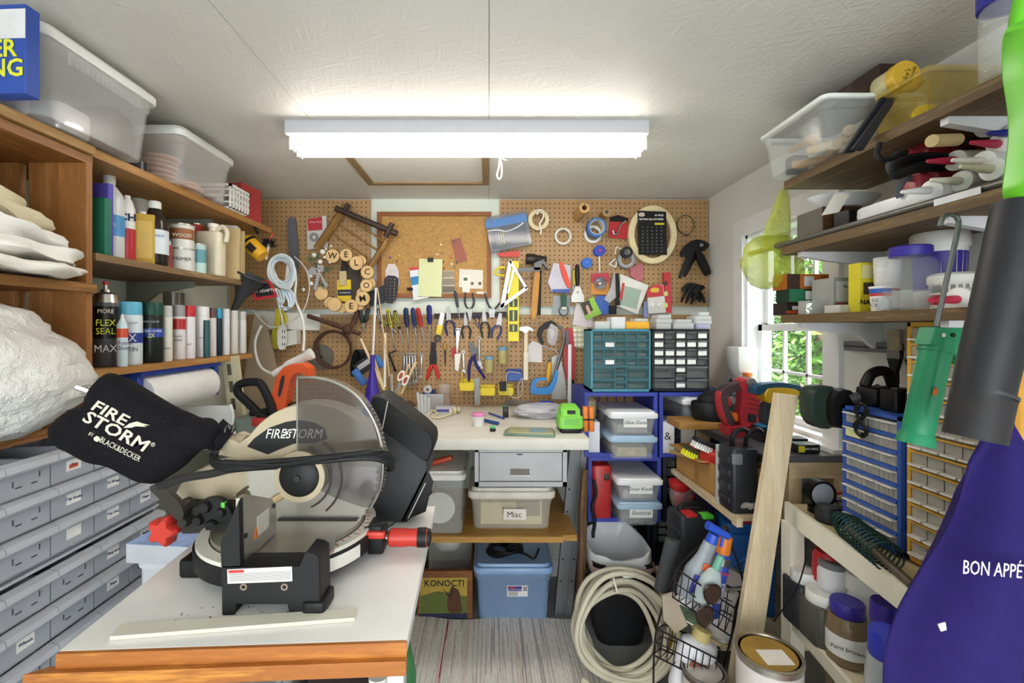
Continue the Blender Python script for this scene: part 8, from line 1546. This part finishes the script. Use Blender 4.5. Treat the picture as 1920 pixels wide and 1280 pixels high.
# ---------------------------------------------------------------- floor: rug, waste bin, hose, caddy, cases, paint cans
def rugmat():
    ma,nt,b = _new('rag_rug'); v = coords(nt,(5.2,.07,1)); n = noise(nt,2.4,3,v,.7)
    v2 = coords(nt,(115,26,1)); n2 = noise(nt,1.0,3,v2,.6)
    c = ramp(nt,n,[(0,'aca7a7'),(.33,'f2eee6'),(.39,'c6c0bc'),(.415,'f5f1ea'),(.47,'d6d0ca'),(.49,'f3efe7'),(.545,'b5aeac'),(.56,'f3ede4'),(.60,'e2b9b4'),(.615,'f3ede4'),(.645,'9a4252'),(.665,'ece6dc')],'CONSTANT')
    mx = nt.nodes.new('ShaderNodeMix'); mx.data_type = 'RGBA'; mx.blend_type = 'MULTIPLY'; mx.inputs[0].default_value = .22
    nt.links.new(c,mx.inputs[6]); nt.links.new(ramp(nt,n2,[(.38,'b5b0ae'),(.55,'ffffff')]),mx.inputs[7]); nt.links.new(mx.outputs[2],b.inputs['Base Color']); b.inputs['Roughness'].default_value = .95; bump(nt,b,n2,.8,.006); return ma
m = MB(); x0,x1,y0,y1 = -.42,.43,1.1,2.10; NX,NY = 34,40; f_ = lambda x,y: .006+.004*math.sin(14*x+3*y)+.003*math.sin(9*y-5*x)+(.012*max(0,(x-.25)/.18)**2*math.sin(6*y+1) if x > .25 else 0)
g_ = lambda i,j,z: (lambda x,y: (x+.07*(2.1-y)*(x+.42)/.85,y+.012*math.sin(11*x),max(.004,f_(x,y))+z))(x0+(x1-x0)*i/NX,y0+(y1-y0)*j/NY)
vs_ = [g_(i,j,0.006) for i in range(NX+1) for j in range(NY+1)]; top = [(i*(NY+1)+j,(i+1)*(NY+1)+j,(i+1)*(NY+1)+j+1,i*(NY+1)+j+1) for i in range(NX) for j in range(NY)]
N0 = len(vs_); vs_ += [(v[0],v[1],.001) for v in vs_]; edge = []
for i in range(NX): a,b = i*(NY+1),(i+1)*(NY+1); edge += [(a,N0+a,N0+b,b),(a+NY,b+NY,N0+b+NY,N0+a+NY)]
for j in range(NY): a = j; edge += [(a,a+1,N0+a+1,N0+a)]; a = NX*(NY+1)+j; edge += [(a,N0+a,N0+a+1,a+1)]
solo('rag_rug',MB().add(vs_,top+edge),rugmat(),'woven rag rug in white, grey and pink stripes on the floor','rug',(0,1.6,0))
solo('brown_mat',MB().rbox((.22,1.36,.0205),(.3,.62,.008),.03),M('7a3f26',.5),'brown leather mat lying over the near end of the rag rug','mat')
# waste bin with liner
t = lthing('waste_bin','black waste bin with a white plastic liner','waste bin',(.565,2.015,.001)); R = lambda w,d,z,r=.05: [(x,y,z) for x,y in rrect(w,d,r,5)]
part('bin',MB().loft([R(.19,.17,0),R(.2,.18,.01),R(.255,.24,.35),R(.262,.246,.36),R(.25,.236,.36),R(.19,.17,.02)]),M('1d1d20',.5),t)
rnd = random.Random(4); lin_ = []
for k,(w,d,z,am) in enumerate(((.262,.246,.31,.004),(.27,.254,.325,.006),(.272,.256,.36,.006),(.268,.25,.385,.008),(.25,.236,.383,.008),(.235,.22,.35,.012),(.20,.18,.25,.02),(.15,.13,.16,.02))):
    lin_.append([(x*(1+am*2.2*math.sin(7*math.atan2(y,x)+k)),y*(1+am*2*math.sin(9*math.atan2(y,x)+2*k)),z+am*(1.2*math.sin(3*math.atan2(y,x)+k)+.7*math.sin(8*math.atan2(y,x)))+(.05*max(0,y/.12) if 2 < k < 5 else 0)) for i,(x,y,_) in enumerate(R(w,d,z,.085))])
part('liner',MB().loft(lin_,False),clear('eef0f2',.85,.25),t,ang=70); part('pink_band',MB().loft([R(.274,.258,.328),R(.276,.26,.333),R(.276,.26,.345),R(.274,.258,.348)],False),clear('f0c4c4',.6,.3),t)
# coiled hose
t = thing('coiled_hose','coil of thick cream coloured cable leaning on the waste bin','hose',(.50,1.80,.015)); HS = M('cbc5ae',.45,v=.06)
for k in range(9):
    rnd = random.Random(k); Rk = .182-.010*(k % 5)+rnd.uniform(-.006,.006); cxk,czk = .515+rnd.uniform(-.018,.018),Rk+.016+.012*rnd.random(); sh_ = rnd.uniform(-.25,.25); n = 44
    part('loop',MB().tube([(cxk+Rk*1.04*math.cos(a)+.01*math.sin(3*a+k),1.765+.02*(k-4)*.5+.045*math.sin(a)+.012*math.sin(2*a+sh_*9),max(.0135,czk+Rk*math.sin(a)*(.98+.05*sh_))) for a in [2*PI*i/n for i in range(n)]],(.0098),9,True),HS,t)
part('tie',MB().tube([(.49,1.74,.34),(.485,1.80,.385),(.49,1.86,.36),(.49,1.80,.31)],.004,6,True),M('e6e2d4',.6),t); part('end_plug',MB().rbox((.545,1.79,.372),(.045,.028,.02),.006),WHITE(),t)
part('trailing_end',MB().tube(curve([(.62,1.78,.03),(.60,1.66,.013),(.45,1.62,.013),(.35,1.70,.035)]),.0115,9),HS,t)
# tool cases under the window bench
zf = .304
t = lthing('black_tool_case','black moulded tool case with red and green latches below the window bench','case',(.775,1.74,zf),.12); part('shell',MB().rbox((0,0,0),(.155,.11,.35),.02,.015),M('2b2c30',.45),t)
for k in range(7): part('rib',MB().rbox((-.0765,0,.05+.038*k),(.008,.09,.018),.003),M('33343a',.45),t)
part('handle',MB().tube(curve([(-.05,0,.345),(-.04,0,.37),(.04,0,.37),(.05,0,.345)]),.009,8),BLACK(),t); part('red_latch',MB().rbox((-.03,-.03,.343),(.042,.05,.012),.004),M('c02a2a',.4),t); part('green_latch',MB().rbox((.03,-.045,.338),(.042,.04,.014),.004),M('58c840',.4),t)
t = lthing('blue_tool_case','blue plastic tool case with a red latch next to the black one','case',(.95,1.70,zf),-.05); BC = M('1f5fa8',.4,v=.06); part('shell',MB().rbox((0,0,0),(.185,.12,.30),.02,.015),BC,t); part('shoulder',MB().rbox((-.03,0,.296),(.12,.11,.04),.016),BC,t); part('red_latch',MB().rbox((-.02,-.03,.335),(.05,.05,.010),.004),M('b83038',.4),t)
for k in range(3): part('moulded_rib',MB().tube(curve([(-.08,-.0605,.06+.06*k),(0,-.062,.10+.06*k),(.08,-.0605,.07+.06*k)]),.004,6),BC,t)
t = lt('paint_bucket','navy paint bucket with white lettering in the shade behind the tool cases','bucket',Vector((.96,1.885,zf)),[('bucket',[(.085,0),(.092,.33),(.096,.332),(.096,.352),(.09,.352)],M('1f2350',.4)),('lid',[(.098,.35),(.098,.362),(.001,.362)],M('2a2a2e',.5))]); ftext(t,'valspar',Vector((.96,1.885,zf)),.0925,zf+.30,.042,'d8dae6')
t = lthing('red_bagged_tool','red tool in a clear bag hanging by the white post','tool',W(1275,925,1.96)); part('body',MB().lathe([(.02,-.05),(.028,-.03),(.03,.01),(.045,.03),(.045,.055),(.03,.06)],16),M('c02a2a',.35),t); part('side_knob',MB().ball(.018,(.045,-.01,-.01),10,6),M('b82a2a',.35),t); part('bag',MB().ball(.055,(.01,0,-.005),14,8,(1,.7,1.35)),clear('d8c8c8',.3,.05),t)
# things on the floor behind
def cyl2(name,label,a,b,Y0,Y1,r,ma,cat,n=16):
    t,L = frame(name,label,cat,W(*a,Y0),W(*b,Y1)); part('tube',MB().ring(r*.45,r,0,L,n),ma,t); return t
cyl2('foam_pipe','dark grey foam pipe insulation leaning by the tool cases',(1262,1012),(1240,1108),1.62,1.60,.026,M('4d4e52',.9,bm=.4),'pipe')
t = tote('storage_bin','yellow crate on the floor behind the foam pipe',(.76,1.93,.001),(.085,.12,.2),.95,M('c9a81e',.5),'none',cat='crate'); t.name = 'yellow_crate'; LOCALS.add(t.name)
t = lt('brass_tin','brass topped tin on the floor behind the waste bin','tin',Vector((.74,2.085,.001)),[('can',[(.034,0),(.034,.12)],M('5a1f22',.4)),('lid',[(.036,.12),(.036,.13),(.001,.13)],METAL('c9a040',.35))])
# paint cans
def gallon(p,r,h,label,lidc,lab=True,body='cfcac2',lm=0.6,lines=()):
    t = lt('paint_can',label,'paint can',p,[('can',[(r*.97,0),(r,.004),(r*.98,.008),(r*.98,h-.012),(r*1.02,h-.009),(r*1.02,h-.004)],METAL(body,.4) if lm > .5 else M(body,.45)),('rim',[(r*1.02,h-.004),(r*1.02,h),(r*.92,h),(r*.90,h-.006),(r*.86,h-.006)],METAL('b9b2a4',.35)),('lid',[(r*.86,h-.006),(r*.84,h-.003),(.001,h-.003)],M(lidc,.5,.3,.3,12))],'paint cans by the shelving',30)
    if lab: part('label',at(MB(),p).ring(r*.975,r*.985,.012,h-.02,30),M('dcd4d0',.5,v=.05),t)
    return t
p = Vector((.735,1.16,.36)); 
t = tote('storage_bin','black crate under the paint cans by the leaning board',(.745,1.10,.001),(.25,.38,.30),.98,M('24252a',.5),'none',cat='crate'); t.name = 'black_crate'; LOCALS.add(t.name); pf('crate_board',MB().box((-.125,-.19,.301),(.125,.19,.312)),M('3a3632',.7),t)
ZCR = .3135
t = gallon(Vector((.732,1.19,ZCR)),.078,.19,'paint can with a yellowed lid in front of the leaning board','a8863c'); pf('white_sticker',at(MB(),(.732,1.19,ZCR)).box((-.03,-.045,.1872),(.04,.01,.1878)),M('ece6dc',.6),t)
t = gallon(Vector((.775,1.005,ZCR)),.078,.165,'brown paint can with a grey metal lid at the bottom edge','9a9690',True,'b05c34',.2); COL.objects[t.children[-1].name].data.materials[0] = M('b8663c',.5); pf('white_sticker',at(MB(),(.775,1.005,ZCR)).box((-.012,-.04,.1622),(.022,.03,.1628)),M('e8e4e0',.6),t)
t = gallon(Vector((.81,1.575,zf)),.078,.19,'paint can with white label behind the wire caddy','b8b4ac',True); 
t = gallon(Vector((.648,1.375,.12)),.062,.20,'grey paint can with black label beside the wire caddy','c4c0b8',True,'9a948e'); t3 = COL.objects[t.children[-1].name]; t3.data.materials[0] = M('77706c',.5); ftext(t,'C',Vector((.648,1.375,.12)),.062,.23,.05,'1d1d1f')
solo('wood_block',MB().box((.585,1.31,.001),(.71,1.44,.1195)),wood('9a7b52','7a5c38','x'),'wooden block under the grey paint can','block',smooth=False)
# cans and red bucket seen between the posts
lt('red_can','red and white primer can behind the cream shelving post','can',Vector((1.06,1.46,.463-.46+.304)),[('can',[(.05,0),(.05,.2)],M('b8232a',.4)),('label',[(.0505,.2),(.0505,.26)],M('e6e4e2',.4)),('top',[(.05,.26),(.05,.33),(.001,.33)],M('b8232a',.4))]) if False else None
t = lt('red_can','tall red can with white band on the lower cream shelf behind the post','can',Vector((.99,1.33,zl3+.001)),[('can',[(.038,0),(.038,.22),(.03,.235),(.001,.236)],M('b8232a',.4))]); part('band',at(MB(),(.99,1.33,zl3+.001)).ring(.037,.0385,.09,.15,22),M('e6e4e2',.4),t); ftext(t,'KILZ',Vector((.99,1.33,0)),.039,zl3+.12,.024,'b8232a')
# wire caddy with bottles
t = thing('wire_caddy','dark wire shower caddy with two baskets of bottles leaning by the paint cans','caddy',W(1300,1300,1.42)); WR = M('2a2426',.45,.4); Yb0,Yf0 = 1.50,1.38
def wire(nm,pts,r=.0026,close=False): part(nm,MB().tube(pts,r,6,close),WR,t)
wire('side_wire',curve([W(*q,Yb0) for q in ((1362,988),(1375,1030),(1393,1090),(1388,1130),(1372,1190),(1345,1290),(1330,1340))]),.0032); wire('side_wire',curve([W(*q,Yb0) for q in ((1362,988),(1330,1010),(1275,1060),(1245,1130),(1228,1200),(1225,1290))]),.0032)
wire('hook',curve([W(*q,Yb0) for q in ((1362,990),(1358,1000),(1365,1012),(1366,995),(1360,985),(1352,990))]),.003)
def basket(b4,f4,drop,n=9):
    b0,b1 = (W(*q,Yb0) for q in b4); f0,f1 = (W(*q,Yf0) for q in f4); dn = Vector((-.012,0,-drop))
    m = MB(); m.tube([b0,b1,f1,f0],.0028,6,True); m.tube([b0+dn*.5,b1+dn*.5,f1+dn*.5,f0+dn*.5],.002,6,True); m.tube([b0+dn,b1+dn,f1+dn,f0+dn],.0026,6,True)
    for k in range(n+1):
        u = k/n; q,w = b0.lerp(b1,u),f0.lerp(f1,u); m.tube([q,q+dn,w+dn,w],.0016,5)
    for k in range(1,4): u = k/4; q,w = f0.lerp(b0,u),f1.lerp(b1,u); m.tube([q,q+dn],.0016,5); m.tube([w,w+dn],.0016,5)
    part('basket',m,WR,t)['kind'] = 'stuff'
basket([(1290,1060),(1388,1110)],[(1268,1066),(1378,1140)],.085); basket([(1245,1170),(1350,1215)],[(1232,1178),(1345,1235)],.08)
BT = 'bottles in the wire caddy'
def bottle(a,b,Y,parts,label,name='spray_bottle',cat='bottle',Yb=None):
    """bottle from its top a to its base b; profile radii and fractions measured from the base"""
    o,L = frame(name,label,cat,W(*b,Yb or Y),W(*a,Y),BT)
    for nm,pr,ma,sq in parts: part(nm,MB().loft([[(x*r_*(1.25 if sq else 1),y*r_*(.75 if sq else 1),z*L) for x,y in [(math.cos(2*PI*i/20),math.sin(2*PI*i/20)) for i in range(20)]] for r_,z in pr]),ma,o)
    return o,L
o,L = bottle((1345,985),(1292,1118),1.43,[('body',[(.034,0),(.037,.04),(.036,.36),(.026,.5),(.021,.58),(.018,.76)],M('8f959c',.4),True),('collar',[(.017,.76),(.018,.78),(.016,.88)],M('2c55c8',.4),False)],'grey spray bottle with blue trigger head in the upper basket')
part('trigger_head',MB().tube([(-.03,0,L*.96),(.045,0,L*.92)],[.014,.011],10),M('2c55c8',.4),o); part('trigger',MB().tube([(.03,0,L*.9),(.035,0,L*.76)],.005,8),M('2c55c8',.4),o); part('label',MB().rbox((0,-.0285,L*.1),(.05,.003,L*.24),.006),M('2a2f8a',.45),o); part('orange_tag',MB().rbox((.004,-.024,L*.42),(.026,.004,L*.09),.004),M('e0602a',.45),o); text(o,'Fabric',(0,-.0305,L*.24),.016,'f0eaf0',(PI/2,0,0),name='lettering')
o,L = bottle((1352,1042),(1315,1128),1.39,[('body',[(.024,0),(.026,.04),(.026,.5),(.016,.68),(.010,.72)],clear('cfdcd8',.6,.1),True),('neck',[(.011,.70),(.012,.74),(.010,1)],M('6fb09a',.4),False)],'small clear bottle with pale green neck in the upper basket','clear_bottle')
o,L = bottle((1360,1005),(1330,1150),1.485,[('can',[(.028,0),(.0285,.01),(.0285,.74),(.022,.80)],M('3a4fb0',.35),False),('cap',[(.023,.79),(.0235,.82),(.022,1)],M('e8822a',.4),False)],'tall blue aerosol can with orange cap in the upper basket','aerosol_can','spray can'); part('silver_band',MB().ring(.028,.0292,L*.66,L*.75,20),METAL('c9c9c9',.3),o); part('pale_label',MB().ring(.028,.029,L*.2,L*.45,20),M('b9b6d8',.5),o); text(o,'Cutter',(0,-.0296,L*.58),.018,'e8303a',name='lettering')
o,L = bottle((1318,1178),(1290,1290),1.43,[('body',[(.05,0),(.052,.03),(.052,.6),(.044,.78),(.025,.84)],M('e6e6ea',.4),True),('cap',[(.027,.84),(.028,.87),(.026,1),(.02,1.01)],M('c9b87a',.45),False)],'white jug with tan cap and brown label in the lower basket','white_jug','jug'); part('label',MB().rbox((0,-.041,L*.2),(.075,.004,L*.36),.005),M('8a4a34',.5),o)
t = lthing('picture_box','white and green picture box tucked in the caddy','box',W(1283,1160,1.46),(0,.5,0)); part('carton',MB().rbox((0,0,0),(.10,.03,.075),.002,.001,1),M('e2e2de',.5),t); pf('green_picture',MB().box((-.045,-.0158,.004),(.05,-.0152,.04)),M('4a5a42',.6,v=.4,s=40),t)
flat('seed_packet','brown seed packet leaning at the left of the caddy','packet',[(1240,1115),(1262,1108),(1288,1170),(1265,1185),(1243,1160)],1.44,.006,M('a89a84',.6))
t = thing('sunglasses','dark sunglasses hanging on the front of the wire caddy','sunglasses',W(1325,1178,1.37)); SG = M('2a1a14',.15)
for q in ([(1320,1098),(1345,1094),(1352,1108),(1346,1128),(1332,1132),(1320,1122)],[(1305,1140),(1332,1134),(1338,1150),(1328,1174),(1316,1174),(1304,1160)]): part('lens',MB().prism(smooth_poly(pp(q,1.36),2),1.356,1.36),M('4a3a34',.08,.3),t); part('rim',MB().tube([(x,1.358,z) for x,z in smooth_poly(pp(q,1.36),2)],.0028,6,True),SG,t)
part('bridge',MB().tube(V([(1330,1130),(1328,1137)],1.358),.003,6),SG,t); part('temple',MB().tube([W(1350,1104,1.36),W(1356,1100,1.42),W(1350,1095,1.47)],.002,6),SG,t); part('temple',MB().tube([W(1306,1150,1.36),W(1300,1140,1.42),W(1298,1130,1.47)],.002,6),SG,t)

flush_texts()
